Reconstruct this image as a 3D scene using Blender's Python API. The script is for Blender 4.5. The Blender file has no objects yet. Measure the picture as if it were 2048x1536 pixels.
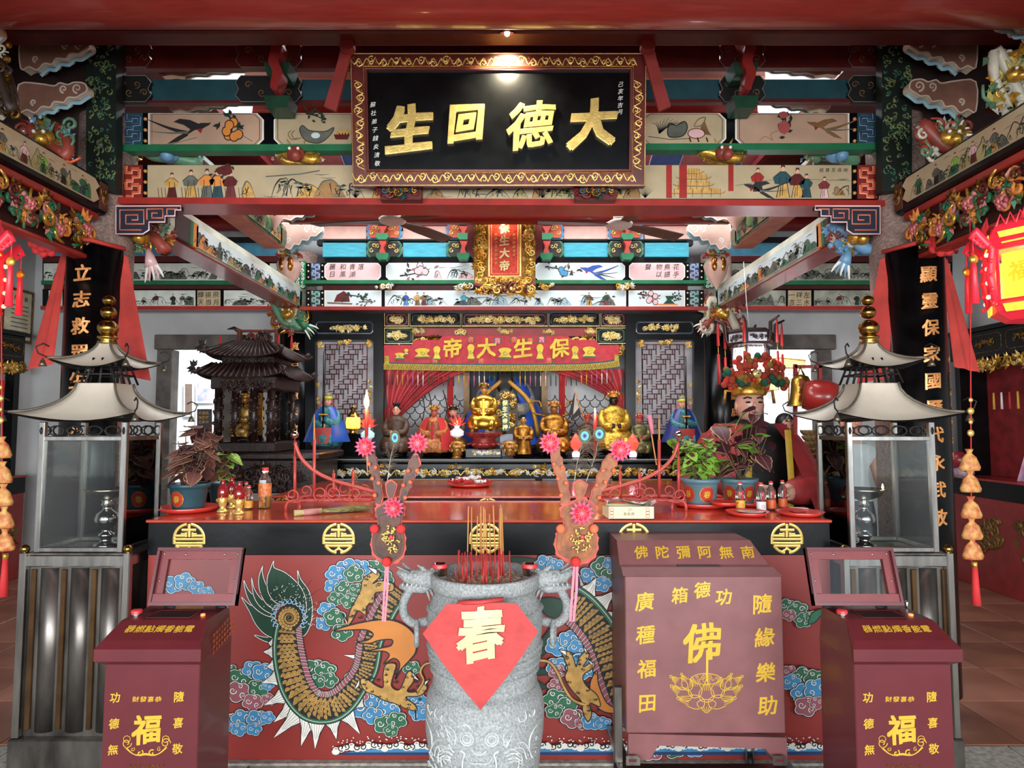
import bpy,math,random
from mathutils import Vector,Matrix
from mathutils.geometry import tessellate_polygon
PI=math.pi
sin,cos=math.sin,math.cos
SC=bpy.context.scene
COL=SC.collection
R=random.Random(11)
# ---------------------------------------------------------------- camera
FPX,TH,EYE=1300.0,math.radians(3.61),1.55
cd=bpy.data.cameras.new('camera');cam=bpy.data.objects.new('camera',cd);COL.objects.link(cam)
cam.location=(0,0,EYE);cam.rotation_euler=(PI/2+TH,0,0)
cd.sensor_width=36.0;cd.sensor_fit='HORIZONTAL';cd.lens=36.0*FPX/2048;cd.clip_start=0.05
SC.camera=cam
# ---------------------------------------------------------------- light
w=bpy.data.worlds.new('sky');SC.world=w;w.use_nodes=True
w.node_tree.nodes['Background'].inputs[0].default_value=(0.80,0.88,1.0,1)
w.node_tree.nodes['Background'].inputs[1].default_value=0.7
SC.view_settings.view_transform='Standard';SC.view_settings.look='None'
SC.view_settings.gamma=1.0;SC.view_settings.exposure=0.9;SC.view_settings.use_curve_mapping=False
SC.cycles.use_denoising=True
SC.cycles.max_bounces=7;SC.cycles.diffuse_bounces=4;SC.cycles.glossy_bounces=3
SC.cycles.transmission_bounces=6;SC.cycles.transparent_max_bounces=10
SC.cycles.caustics_reflective=False;SC.cycles.caustics_refractive=False
SC.cycles.sample_clamp_indirect=6.0
def light(name,kind,loc,energy,color=(1,1,1),size=1.0,size_y=None,aim=None,**kw):
 d=bpy.data.lights.new(name,kind);o=bpy.data.objects.new(name,d);COL.objects.link(o)
 o.location=loc;d.energy=energy;d.color=color
 if kind=='AREA':
  d.shape='RECTANGLE';d.size=size;d.size_y=size_y or size
 elif kind in ('POINT','SPOT'):
  d.shadow_soft_size=size
  if kind=='SPOT':d.spot_size=kw.get('cone',1.0);d.spot_blend=0.8
 if aim is not None:
  o.rotation_euler=(Vector(aim)-Vector(loc)).to_track_quat('-Z','Y').to_euler()
 return o
 # daylight of the open courtyard behind the visitor
light('courtyard_daylight','AREA',(0,-2.6,1.62),310,(0.95,0.98,1.0),8.0,1.6,(0,4,1.3))
# daylight through the openings of the roof over the altar bay
light('roof_opening_daylight','AREA',(0,5.0,4.55),230,(0.95,0.98,1.0),7.0,1.1,(0,5.7,0))
light('side_court_daylight','AREA',(-3.3,8.3,2.9),150,(0.95,0.98,1.0),1.6,1.2,(-3.3,9.4,1.2))
light('right_room_fill','AREA',(3.4,7.7,2.9),60,(0.95,0.98,1.0),1.2,.6,(3.2,8.3,1.3))  # fill lamp added inside the right side room to brighten its wall
# ---------------------------------------------------------------- helpers
def at(u,v,D):
 """point of the vertical plane Y = D that the photograph shows at pixel (u, v)"""
 dx,dy=u-1024.0,768.0-v
 t=D/(FPX*cos(TH)-dy*sin(TH))
 return Vector((dx*t,D,EYE+t*(dy*cos(TH)+FPX*sin(TH))))
def lin(h):
 h=h.lstrip('#');c=[int(h[i:i+2],16)/255 for i in (0,2,4)]
 return tuple(x/12.92 if x<=0.04045 else ((x+0.055)/1.055)**2.4 for x in c)+(1,)
MATS={}
def M(name,hexc,rough=0.5,metal=0.0,var=0.12,scale=9.0,bump=0.0,coat=0.0,emit=0.0,trans=0.0,hex2=None,bscale=None,stretch=None,alpha=1.0,spec=None):
 if name in MATS:return MATS[name]
 m=bpy.data.materials.new(name);m.use_nodes=True;nt=m.node_tree;N=nt.nodes;L=nt.links
 b=N['Principled BSDF'];c=lin(hexc)
 b.inputs['Roughness'].default_value=rough;b.inputs['Metallic'].default_value=metal
 b.inputs['Base Color'].default_value=c
 if spec is not None:b.inputs['Specular IOR Level'].default_value=spec
 if coat:b.inputs['Coat Weight'].default_value=coat;b.inputs['Coat Roughness'].default_value=0.08
 if trans:b.inputs['Transmission Weight'].default_value=trans
 if alpha<1:b.inputs['Alpha'].default_value=alpha
 if emit:
  b.inputs['Emission Color'].default_value=c;b.inputs['Emission Strength'].default_value=emit
 if var or bump:
  tc=N.new('ShaderNodeTexCoord');mp=N.new('ShaderNodeMapping');L.new(tc.outputs['Object'],mp.inputs[0])
  if stretch:mp.inputs['Scale'].default_value=stretch
  n=N.new('ShaderNodeTexNoise');n.inputs['Scale'].default_value=scale;n.inputs['Detail'].default_value=5
  L.new(mp.outputs[0],n.inputs['Vector'])
  if var:
   cr=N.new('ShaderNodeValToRGB');L.new(n.outputs['Fac'],cr.inputs[0])
   d=lin(hex2)if hex2 else tuple(x*(1-2*var)for x in c[:3])+(1,)
   e=c if hex2 else tuple(min(1,x*(1+var))for x in c[:3])+(1,)
   cr.color_ramp.elements[0].position=0.32;cr.color_ramp.elements[1].position=0.68
   cr.color_ramp.elements[0].color=d;cr.color_ramp.elements[1].color=e
   L.new(cr.outputs[0],b.inputs['Base Color'])
   if emit:L.new(cr.outputs[0],b.inputs['Emission Color'])
  if bump:
   n2=N.new('ShaderNodeTexNoise');n2.inputs['Scale'].default_value=bscale or scale*4;n2.inputs['Detail'].default_value=6
   L.new(mp.outputs[0],n2.inputs['Vector'])
   bp=N.new('ShaderNodeBump');bp.inputs['Strength'].default_value=bump;bp.inputs['Distance'].default_value=0.01
   L.new(n2.outputs['Fac'],bp.inputs['Height']);L.new(bp.outputs[0],b.inputs['Normal'])
 MATS[name]=m
 return m
class Fr:
 def __init__(s,O,X,Y,N=None,k=1.0):
  s.O,s.X,s.Y=Vector(O),Vector(X).normalized(),Vector(Y).normalized()
  s.N=Vector(N).normalized()if N is not None else s.X.cross(s.Y);s.k=k
 def p(s,a,b,h=0.0):return s.O+s.X*(a*s.k)+s.Y*(b*s.k)+s.N*h
 def sub(s,a,b,k=1.0):return Fr(s.p(a,b),s.X,s.Y,s.N,s.k*k)
class PF:
 def __init__(s,D):s.D=D;s.k=D/FPX
 def p(s,a,b,h=0.0):return at(a,b,s.D)+Vector((0,-h,0))
 def m(s,u,v,k=1.0):return Fr(at(u,v,s.D),(1,0,0),(0,0,1),(0,-1,0),k)
def face_y(x,y,z,k=1.0):return Fr((x,y,z),(1,0,0),(0,0,1),(0,-1,0),k)
def cr(pts,closed=False,n=5):
 P=[Vector(p)for p in pts];out=[];m=len(P)
 for i in range(m if closed else m-1):
  if closed:a,b,c,d=P[(i-1)%m],P[i],P[(i+1)%m],P[(i+2)%m]
  else:a,b,c,d=P[max(i-1,0)],P[i],P[i+1],P[min(i+2,m-1)]
  for j in range(n):
   t=j/n
   out.append(0.5*((2*b)+(c-a)*t+(2*a-5*b+4*c-d)*t*t+(3*b-a-3*c+d)*t**3))
 if not closed:out.append(P[-1])
 return out
class G:
 def __init__(s):s.v=[];s.f=[];s.mi=[];s.sm=[];s.mats=[]
 def mid(s,m):
  if m not in s.mats:s.mats.append(m)
  return s.mats.index(m)
 def add(s,vs,fs,m,smooth=False):
  o=len(s.v);s.v+=[Vector(v)for v in vs];i=s.mid(m)
  for f in fs:s.f.append([o+k for k in f]);s.mi.append(i);s.sm.append(smooth)
  return s
 def box(s,x0,x1,y0,y1,z0,z1,m,b=0.0):
  if b<=0:
   v=[(x,y,z)for z in (z0,z1)for y in (y0,y1)for x in (x0,x1)]
   return s.add(v,[(0,2,3,1),(4,5,7,6),(0,1,5,4),(2,6,7,3),(0,4,6,2),(1,3,7,5)],m)
  b=min(b,(x1-x0)/2.01,(y1-y0)/2.01,(z1-z0)/2.01)
  return s.cb(Matrix.Translation(((x0+x1)/2,(y0+y1)/2,(z0+z1)/2)),(x1-x0,y1-y0,z1-z0),m,b)
 def cb(s,mt,size,m,b=0.0):
  hx,hy,hz=size[0]/2,size[1]/2,size[2]/2
  if b<=0:
   v=[mt@Vector((x,y,z))for z in (-hz,hz)for y in (-hy,hy)for x in (-hx,hx)]
   return s.add(v,[(0,2,3,1),(4,5,7,6),(0,1,5,4),(2,6,7,3),(0,4,6,2),(1,3,7,5)],m)
  idx={};v=[];k=0
  for sx in (-1,1):
   for sy in (-1,1):
    for sz in (-1,1):
     for ax in range(3):
      q=[sx*(hx-b),sy*(hy-b),sz*(hz-b)]
      q[ax]=(sx*hx,sy*hy,sz*hz)[ax]
      v.append(mt@Vector(q));idx[(sx,sy,sz,ax)]=k;k+=1
  f=[]
  for ax in range(3):
   o=[i for i in range(3)if i!=ax]
   for sg in (-1,1):
    q=[]
    for a,c in ((-1,-1),(1,-1),(1,1),(-1,1)):
     t=[0,0,0];t[ax]=sg;t[o[0]]=a;t[o[1]]=c;q.append(idx[(t[0],t[1],t[2],ax)])
    f.append(q)
   for a in (-1,1):
    for c in (-1,1):
     q=[]
     for e,w_ in ((-1,o[0]),(1,o[0]),(1,o[1]),(-1,o[1])):
      t=[0,0,0];t[ax]=e;t[o[0]]=a;t[o[1]]=c;q.append(idx[(t[0],t[1],t[2],w_)])
     f.append(q)
  for sx in (-1,1):
   for sy in (-1,1):
    for sz in (-1,1):f.append([idx[(sx,sy,sz,a)]for a in range(3)])
  return s.add(v,f,m)
 def tube(s,pts,r,m,n=8,cap=True,smooth=True,flat=1.0,up=None):
  P=[Vector(p)for p in pts];k=len(P)
  rs=r if isinstance(r,(list,tuple))else [r]*k
  if len(rs)!=k:rs=[rs[0]+(rs[-1]-rs[0])*i/(k-1)for i in range(k)]
  vs=[];fs=[];prev=None
  for i in range(k):
   t=(P[min(i+1,k-1)]-P[max(i-1,0)])
   t=t.normalized()if t.length>1e-9 else Vector((0,0,1))
   a=Vector(up)if up is not None else (prev if prev is not None else Vector((0,0,1))if abs(t.z)<0.9 else Vector((1,0,0)))
   a=a-t*a.dot(t)
   a=a.normalized()if a.length>1e-6 else t.orthogonal().normalized()
   prev=a;b=t.cross(a)
   for j in range(n):
    q=2*PI*j/n;vs.append(P[i]+a*(cos(q)*rs[i]*flat)+b*(sin(q)*rs[i]))
  for i in range(k-1):
   for j in range(n):
    fs.append((i*n+j,i*n+(j+1)%n,(i+1)*n+(j+1)%n,(i+1)*n+j))
  if cap:fs.append(tuple(range(n-1,-1,-1)));fs.append(tuple((k-1)*n+j for j in range(n)))
  return s.add(vs,fs,m,smooth)
 def cyl(s,p0,p1,r,m,n=16,r1=None,smooth=True):
  return s.tube([p0,p1],[r,r if r1 is None else r1],m,n,True,smooth)
 def lathe(s,c,prof,m,n=20,smooth=True,axis=None,sx=1.0,sy=1.0,a0=0.0,cap=True):
  c=Vector(c);rot=Vector(axis).to_track_quat('Z','Y').to_matrix()if axis is not None else None
  vs=[];fs=[];k=len(prof)
  for r,z in prof:
   for j in range(n):
    q=2*PI*j/n+a0;v=Vector((cos(q)*r*sx,sin(q)*r*sy,z))
    vs.append(c+(rot@v if rot else v))
  for i in range(k-1):
   for j in range(n):fs.append((i*n+j,i*n+(j+1)%n,(i+1)*n+(j+1)%n,(i+1)*n+j))
  if cap:
   if prof[0][0]>1e-5:fs.append(tuple(range(n-1,-1,-1)))
   if prof[-1][0]>1e-5:fs.append(tuple((k-1)*n+j for j in range(n)))
  return s.add(vs,fs,m,smooth)
 def ball(s,c,r,m,n=12,k=8,sc=(1,1,1),mt=None,smooth=True):
  c=Vector(c);vs=[];fs=[]
  for i in range(k+1):
   a=PI*i/k
   for j in range(n):
    q=2*PI*j/n;v=Vector((sin(a)*cos(q)*r*sc[0],sin(a)*sin(q)*r*sc[1],cos(a)*r*sc[2]))
    vs.append(c+(mt@v if mt else v))
  for i in range(k):
   for j in range(n):fs.append((i*n+j,(i+1)*n+j,(i+1)*n+(j+1)%n,i*n+(j+1)%n))
  return s.add(vs,fs,m,smooth)
 def fill(s,fr,pts,m,h=0.0):
  p2=[Vector((p[0],p[1],0))for p in pts]
  try:tr=tessellate_polygon([p2])
  except Exception:return s
  return s.add([fr.p(p[0],p[1],h)for p in pts],[t for t in tr],m)
 def prism(s,fr,pts,m,h0,h1,side=None,bev=0.0):
  n=len(pts);p2=[Vector((p[0],p[1],0))for p in pts];tr=tessellate_polygon([p2])
  vs=[fr.p(p[0],p[1],h0)for p in pts]+[fr.p(p[0],p[1],h1)for p in pts]
  s.add(vs,[tuple(n+i for i in t)for t in tr]+[tuple(t)for t in tr],m)
  s.add(vs,[(i,(i+1)%n,n+(i+1)%n,n+i)for i in range(n)],side or m)
  return s
 def line(s,fr,pts,w,m,h=0.0,closed=False,hh=None):
  P=[Vector((p[0],p[1]))for p in pts];k=len(P)
  if k<2:return s
  ws=w if isinstance(w,(list,tuple))else [w]*k
  if len(ws)!=k:
   a=list(ws);ws=[]
   for i in range(k):
    t=i/(k-1)*(len(a)-1);j=min(int(t),len(a)-2);ws.append(a[j]+(a[j+1]-a[j])*(t-j))
  vs=[];fs=[]
  for i in range(k):
   if closed:t=P[(i+1)%k]-P[(i-1)%k]
   else:t=P[min(i+1,k-1)]-P[max(i-1,0)]
   t=t.normalized()if t.length>1e-9 else Vector((1,0));n=Vector((-t.y,t.x))*(ws[i]/2)
   vs.append(fr.p(P[i].x-n.x,P[i].y-n.y,h))
   if hh:vs.append(fr.p(P[i].x,P[i].y,h+hh))
   vs.append(fr.p(P[i].x+n.x,P[i].y+n.y,h))
  q=3 if hh else 2
  for i in range(k if closed else k-1):
   a,b=i*q,((i+1)%k)*q
   for j in range(q-1):fs.append((a+j,b+j,b+j+1,a+j+1))
  return s.add(vs,fs,m,bool(hh))
 def rect(s,fr,a0,b0,a1,b1,m,h0=0.0,h1=0.002):
  return s.prism(fr,[(a0,b0),(a1,b0),(a1,b1),(a0,b1)],m,h0,h1)
 def build(s,name,parent=None,label=None,cat=None,group=None,kind=None,loc=None):
  me=bpy.data.meshes.new(name)
  org=WL[parent.name]if parent is not None else Vector(loc)if loc is not None else Vector((0,0,0))
  me.from_pydata([v-org for v in s.v],[],s.f)
  for m in s.mats:me.materials.append(m)
  me.polygons.foreach_set('material_index',s.mi);me.polygons.foreach_set('use_smooth',s.sm)
  me.update()
  o=bpy.data.objects.new(name,me);COL.objects.link(o)
  if parent is not None:o.parent=parent
  else:o.location=org
  WL[o.name]=org
  return tag(o,label,cat,group,kind)
WL={}
def tag(o,label=None,cat=None,group=None,kind=None):
 for k,v in (('label',label),('category',cat),('group',group),('kind',kind)):
  if v:o[k]=v
 return o
def thing(name,label,cat,loc=(0,0,0),group=None,kind=None):
 o=bpy.data.objects.new(name,None);COL.objects.link(o);o.location=loc;o.empty_display_size=0.05
 WL[o.name]=Vector(loc);return tag(o,label,cat,group,kind)
def dup(o,loc=None,label=None,rz=None,group=None,parent=None,sc=None,kids=None):
 c=o.copy();COL.objects.link(c);c.parent=parent
 if loc is not None:c.location=loc
 if rz is not None:c.rotation_euler=(0,0,rz)
 if sc is not None:c.scale=(sc,sc,sc)
 if label:c['label']=label
 if group:c['group']=group
 WL[c.name]=Vector(c.location)
 for ch in list(o.children):dup(ch,parent=c)
 return c
def struct(g,name,parent=None):return g.build(name,parent,kind=None if parent else 'structure')
# ---- lettering
GC={}
def glyph(ch,bold=0.012,bev=0.0):
 key=(ch,bold,bev)
 if key in GC:return GC[key]
 c=bpy.data.curves.new('glyph','FONT');c.body=ch;c.size=1.0;c.offset=bold;c.extrude=0.5 if not bev else 0.3
 c.resolution_u=2;c.fill_mode='BOTH'
 if bev:c.bevel_depth=bev;c.bevel_resolution=1
 o=bpy.data.objects.new('glyph',c);COL.objects.link(o)
 dg=bpy.context.evaluated_depsgraph_get();me=bpy.data.meshes.new_from_object(o.evaluated_get(dg))
 vs=[v.co.copy()for v in me.vertices];fs=[tuple(p.vertices)for p in me.polygons]
 xs=[v.x for v in vs]or [0];ys=[v.y for v in vs]or [0]
 cx,cy=(min(xs)+max(xs))/2,(min(ys)+max(ys))/2
 zs=[v.z for v in vs]or [0];zr=max(max(zs)-min(zs),1e-6);z0=min(zs)
 vs=[(v.x-cx,v.y-cy,(v.z-z0)/zr)for v in vs]
 bpy.data.objects.remove(o);bpy.data.curves.remove(c);bpy.data.meshes.remove(me)
 GC[key]=(vs,fs);return GC[key]
def txt(g,fr,s,a,b,size,m,h0=0.0005,th=0.0012,da=None,db=0.0,bold=0.012,sx=1.0,bev=0.0,shear=0.0,down=False,brush=True):
 """one character after another from (a, b) by steps (da, db); down: the frame's b runs down"""
 if da is None:da=size*1.12
 for i,ch in enumerate(s):
  if ch in ' 　':continue
  vs,fs=glyph(ch,0.0,bev);out=[]
  vs=[(x+ox,y+oy,z)for ox,oy in (((bold,bold),(-bold,bold),(bold,-bold),(-bold,-bold))if bold>.004 else ((0,0),))for x,y,z in vs]
  NB=len(vs)//4 if bold>.004 else 10**9
  if bold>.004:L=NB;fs=[tuple(k*L+i for i in f)for k in range(4)for f in fs]
  for k_,(x,y,z)in enumerate(vs):
   z+=(k_//NB)*.00013/th
   if brush:x,y=x+0.05*y+0.018*sin(9*y+i),y*(1-0.10*x)+0.09*x+0.014*sin(8*x+2*i)
   x+=shear*y
   yy=-y if down else y
   out.append(fr.p(a+i*da+x*size*sx,b+i*db+yy*size,h0+z*th))
  g.add(out,fs,m)
 return g
def spiral(cx,cy,r,turns=1.3,a0=0.0,d=1,n=14,r0=0.12):
 return [(cx+cos(a0+d*2*PI*turns*i/n)*r*(1-(1-r0)*i/n),cy+sin(a0+d*2*PI*turns*i/n)*r*(1-(1-r0)*i/n))for i in range(n+1)]
 # ---------------------------------------------------------------- materials
red=M('red_paint','#9C2A24',0.38,var=0.10,coat=0.2,bump=0.05)
redd=M('dark_red_paint','#5E1C1A',0.42,var=0.15,bump=0.05)
maroon=M('maroon_paint','#742A2C',0.45,var=0.08,bump=0.04)
machine=M('maroon_powder_coat','#5C2026',0.36,var=0.05,bump=0.03,coat=0.15)
donat=M('faded_maroon_steel','#7C4E4E',0.44,var=0.07,bump=0.05)
black=M('black_lacquer','#0A0C0E',0.25,var=0.3,bump=0.03,spec=0.3)
blackm=M('matt_black','#111112',0.6,var=0.3)
teal=M('teal_paint','#3C9DB0',0.4,var=0.12,stretch=(1,1,8))
tealD=M('dark_teal_paint','#1F4A52',0.5,var=0.12)
pink=M('pale_pink_paint','#E0B7A8',0.5,var=0.06)
cream=M('cream_panel','#B8A684',0.4,var=0.10,scale=4,coat=0.3)
creamP=M('cream_rose_panel','#B89880',0.4,var=0.10,scale=4,coat=0.3)
pale=M('pale_blue_white_panel','#CFDDDC',0.3,var=0.06,scale=4,coat=0.5)
rosep=M('rose_panel','#DDB4B4',0.35,var=0.06,scale=4,coat=0.4)
green=M('green_paint','#1F6B45',0.4,var=0.12)
greenD=M('dark_green_paint','#17402C',0.42,var=0.15)
blue=M('blue_paint','#2B4A9A',0.4,var=0.12)
blueM=M('mural_blue','#3F8ABA',0.5,var=0.10)
greenM=M('mural_green','#2A6B4A',0.5,var=0.12)
mauveM=M('mural_mauve','#9A5560',0.5,var=0.10)
redM=M('mural_red','#93332D',0.42,var=0.07,scale=3,coat=0.1)
white=M('white_paint','#EDEBE2',0.5,var=0.04)
orange=M('orange_paint','#D8873A',0.5,var=0.06)
ochre=M('ochre_gold_paint','#C79A4E',0.5,var=0.15,scale=30)
goldp=M('gold_lettering','#D8AE38',0.4,0.2,var=0.06)
goldm=M('medallion_gold','#D8B45E',0.32,0.55,var=0.10)
gold=M('gold_leaf','#DDAA48',0.3,0.7,var=0.25,scale=40,bump=0.25,bscale=60)
goldL=M('bright_gold_leaf','#F2D27A',0.3,0.55,var=0.12,scale=30,bump=0.15)
goldD=M('aged_gilding','#8C6328',0.35,0.8,var=0.4,scale=50,bump=0.3)
brass=M('old_brass','#A88A48',0.22,1.0,var=0.25,scale=12)
steel=M('brushed_steel','#A7A5A0',0.28,1.0,var=0.14,scale=5,stretch=(6,6,1),bump=0.03)
steelD=M('stained_steel','#75706A',0.36,0.85,var=0.30,scale=6,stretch=(2,2,0.6),bump=0.05)
brown=M('brown_metal_slat','#5A4024',0.35,0.6,var=0.2)
roofm=M('beige_sheet_metal','#C9C3B2',0.42,0.25,var=0.10,scale=3,bump=0.03)
stone=M('grey_stone','#ACAFAC',0.75,var=0.3,scale=130,bump=0.5,bscale=220,hex2='#7C8384')
stoneP=M('pillar_granite','#B79A8E',0.8,var=0.15,scale=60,bump=0.7,bscale=90,hex2='#8C7268')
ashm=M('incense_ash','#C9BFA8',0.9,var=0.35,scale=70,bump=0.8,bscale=120)
plaster=M('white_plaster','#BDBEBD',0.8,var=0.10,scale=1.6,bump=0.08)
concrete=M('grey_lintel_stone','#5C5650',0.8,var=0.25,scale=7,bump=0.3)
tileM=M('terracotta_floor_tile','#A4705A',0.35,var=0.2,scale=2.2,hex2='#7C4E3E',bump=0.05,coat=0.2)
tile2=M('brown_floor_tile','#97654F',0.35,var=0.2,scale=2.6,hex2='#6F4638',bump=0.05,coat=0.2)
slabM=M('grey_granite_slab','#ABA79C',0.7,var=0.2,scale=40,bump=0.25)
grout=M('grout','#6B5A4E',0.9,var=0.1)
woodD=M('dark_carved_wood','#2A1814',0.38,var=0.35,scale=20,bump=0.3,coat=0.15)
woodDs=M('dark_roof_wood','#3E2F2B',0.42,var=0.25,scale=20,bump=0.2)
woodR=M('red_brown_wood','#6B2E22',0.4,var=0.2,stretch=(1,1,5))
wood=M('tan_wood','#B58A55',0.5,var=0.2)
cloth=M('red_cloth','#C22A2C',0.8,var=0.12,scale=4,bump=0.15)
clothS=M('red_silk','#D04A50',0.45,var=0.2,scale=5,bump=0.1)
clothP=M('pink_cloth','#DB8093',0.7,var=0.12)
ink=M('ink_black','#1B1A18',0.6,var=0.1)
inkg=M('ink_grey','#5F6257',0.6,var=0.2)
inkb=M('ink_brown','#7C5A34',0.6,var=0.2)
glass=bpy.data.materials.new('clear_glass');glass.use_nodes=True;_n=glass.node_tree.nodes;_l=glass.node_tree.links;_n.remove(_n['Principled BSDF'])
_t=_n.new('ShaderNodeBsdfTransparent');_g=_n.new('ShaderNodeBsdfGlossy');_g.inputs['Roughness'].default_value=.03;_f=_n.new('ShaderNodeFresnel');_x=_n.new('ShaderNodeMixShader');_t.inputs[0].default_value=(.93,.96,.95,1)
_l.new(_f.outputs[0],_x.inputs[0]);_l.new(_t.outputs[0],_x.inputs[1]);_l.new(_g.outputs[0],_x.inputs[2]);_l.new(_x.outputs[0],_n['Material Output'].inputs[0])
skin=M('painted_face','#E3A489',0.45,var=0.04)
skinB=M('dark_gilt_face','#A8703A',0.3,0.5,var=0.2)
robeT=M('teal_brocade','#3F8F86',0.5,var=0.4,scale=45,hex2='#1E4F70')
robeB=M('blue_satin','#2456B8',0.35,var=0.25,scale=6,bump=0.15)
robeR=M('red_brocade','#A22A26',0.5,var=0.4,scale=50,hex2='#C08A3A')
robeK=M('dark_robe','#241A18',0.5,var=0.4,scale=40,hex2='#5C3A1E')
hair=M('black_hair','#0A0909',0.5,var=0.1)
leafP=M('coleus_bronze','#8E5C50',0.5,var=0.25,scale=30,hex2='#5C3836')
leafV=M('coleus_purple','#5B3038',0.5,var=0.25,scale=30,hex2='#3A1A24')
leafG=M('coleus_green','#93C545',0.5,var=0.25,scale=30,hex2='#5C922E')
leafY=M('coleus_lime','#A4C24A',0.5,var=0.2,scale=30,hex2='#6F9A30')
potM=M('dark_teal_pot','#2E4F58',0.35,var=0.08)
potL=M('slate_blue_pot','#5E7F8A',0.35,var=0.08)
plate=M('red_plastic_plate','#C8382E',0.3,var=0.05,coat=0.3)
stickR=M('joss_red','#B8342C',0.7,var=0.1)
stickY=M('joss_tan','#C98A4E',0.8,var=0.1)
chrome=M('polished_chrome','#D6D4D0',0.10,1.0,var=0.04)
pinkF=M('pink_foil_flower','#E2587A',0.4,var=0.12,scale=20)
redF=M('red_foil_flower','#D8343C',0.35,var=0.08)
pom=M('coral_pompom','#F0704A',0.9,var=0.1,bump=0.5)
pomR=M('red_pompom','#D8302E',0.9,var=0.1,bump=0.5)
plaqueR=M('plaque_brown_red','#5C1F1C',0.35,var=0.15,coat=0.3)
lampR=M('red_lantern_plastic','#D8283A',0.4,var=0.1,emit=0.22)
lampY=M('lit_yellow_pane','#FFC22E',0.4,var=0.1,scale=6,emit=1.1)
lampW=M('lit_white_pane','#FFFFFF',0.4,var=0,emit=3.5)
lampC=M('bulb_glow','#FFF0C0',0.4,var=0,emit=16.0)
flameM=M('flame','#FFD890',0.4,var=0,emit=10.0)
# ================================================================ painting helpers (flat paint on a frame; u = unit length)
def mountains(g,fr,x0,x1,yb,yt,u,seed,cols=None,dense=1.0):
 r=random.Random(seed);s=1 if yt>yb else -1;n=max(2,int(abs(x1-x0)/(10*u)*dense));H=abs(yt-yb)
 for i in range(n):
  cx=x0+(x1-x0)*(i+r.random())/n;w_=r.uniform(4,10)*u;h=H*r.uniform(0.35,0.9)
  pts=[];k=7
  for j in range(k+1):
   t=j/k;pts.append((min(max(cx-w_+2*w_*t,min(x0,x1)),max(x0,x1)),yb+s*h*(sin(PI*t)**0.8)*r.uniform(0.75,1.05)))
  if cols and r.random()<0.7:g.fill(fr,[(pts[0][0],yb)]+pts+[(pts[-1][0],yb)],r.choice(cols),0.0006+0.00002*i)
  g.line(fr,cr(pts,n=3),[0.2*u,1.0*u,0.5*u,0.2*u],ink if r.random()<0.6 else inkg,0.0012)
  for q in range(3):
   a=r.uniform(-.6,.6)*w_;b=h*(1-abs(a)/w_)*.8
   g.line(fr,[(cx+a,yb+s*b),(cx+a+r.uniform(-2,2)*u,yb+s*b*.6),(cx+a+r.uniform(-3,3)*u,yb+s*b*.3)],[.7*u,.2*u],ink,0.0013)
  if r.random()<.7:
   tx=cx+r.uniform(-1,1)*w_*.7;by=yb+s*h*.4
   g.line(fr,[(tx,yb+s*.05*H),(tx+u,by+s*2*u)],[.8*u,.4*u],ink,0.0014)
   for q in range(5):
    a,b=tx+r.uniform(-3,3)*u,by+s*r.uniform(0,4)*u
    g.fill(fr,[(a-1.8*u,b),(a,b-s*.6*u),(a+1.8*u,b),(a,b+s*.9*u)],r.choice([ink,inkg,greenD]),0.0016)
 for i in range(n):
  a=x0+(x1-x0)*r.random()*.9;b=yb+s*H*r.uniform(.05,.9)
  g.line(fr,[(a,b),(a+4*u,b+.5*u),(a+min(9*u,abs(x1-a)),b)],[.15*u,.5*u,.15*u],inkg,0.0011)
def branch(g,fr,x,y,dx,dy,u,seed,leafm,fruitm=None,nfr=5):
 r=random.Random(seed)
 g.line(fr,cr([(x,y),(x+dx*.4+u,y+dy*.3),(x+dx,y+dy)],n=4),[1.2*u,.4*u],ink,0.0012)
 for i in range(16):
  t=r.random();a,b=x+dx*t+r.uniform(-4,4)*u,y+dy*t+r.uniform(-3,3)*u;q=r.uniform(0,2*PI);L=r.uniform(2.5,4.5)*u;W_=.9*u
  g.fill(fr,[(a,b),(a+cos(q)*L/2-sin(q)*W_,b+sin(q)*L/2+cos(q)*W_),(a+cos(q)*L,b+sin(q)*L),(a+cos(q)*L/2+sin(q)*W_,b+sin(q)*L/2-cos(q)*W_)],r.choice([leafm,ink]),0.0014+i*1e-5)
 if fruitm:
  for i in range(nfr):
   a,b=x+dx*.7+r.uniform(-4,4)*u,y+dy*.7+r.uniform(-4,4)*u
   c=[(a+2.4*u*cos(2*PI*k/10),b+2.6*u*sin(2*PI*k/10))for k in range(10)]
   g.fill(fr,[(p[0]+.0*u,p[1])for p in c],ink,0.0018+i*4e-5);g.fill(fr,[(a+(p[0]-a)*.8,b+(p[1]-b)*.8)for p in c],fruitm,0.0019+i*4e-5)
def bird(g,fr,x,y,u,d=1,body=None,dn=-1):
 body=body or ink;P=lambda L:[(x+d*a*u,y+dn*b*u)for a,b in L]
 g.fill(fr,P([(-4,-1),(0,1.5),(4,2.4),(7,4),(8,5.2),(6.5,5),(3,5),(-1,3.4)]),body,0.0014)
 g.fill(fr,P([(-2,2),(-5,4),(-10,5.5),(-7,7),(-2,6.4),(2,4.6)]),body,0.0015)
 g.fill(fr,P([(-3,-1),(-8,-4),(-13,-5),(-8,-1.5),(-3,1)]),body,0.0015)
 g.line(fr,cr(P([(-3,0),(-12,2.5),(-22,6.5)]),n=4),[2.2*u,.3*u],body,0.0016)
 g.line(fr,cr(P([(-3,.5),(-12,.2),(-21,1)]),n=4),[1.2*u,.2*u],inkg,0.00165)
 g.fill(fr,P([(1,2),(3,0),(4,2.4)]),red,0.0017)
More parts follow.
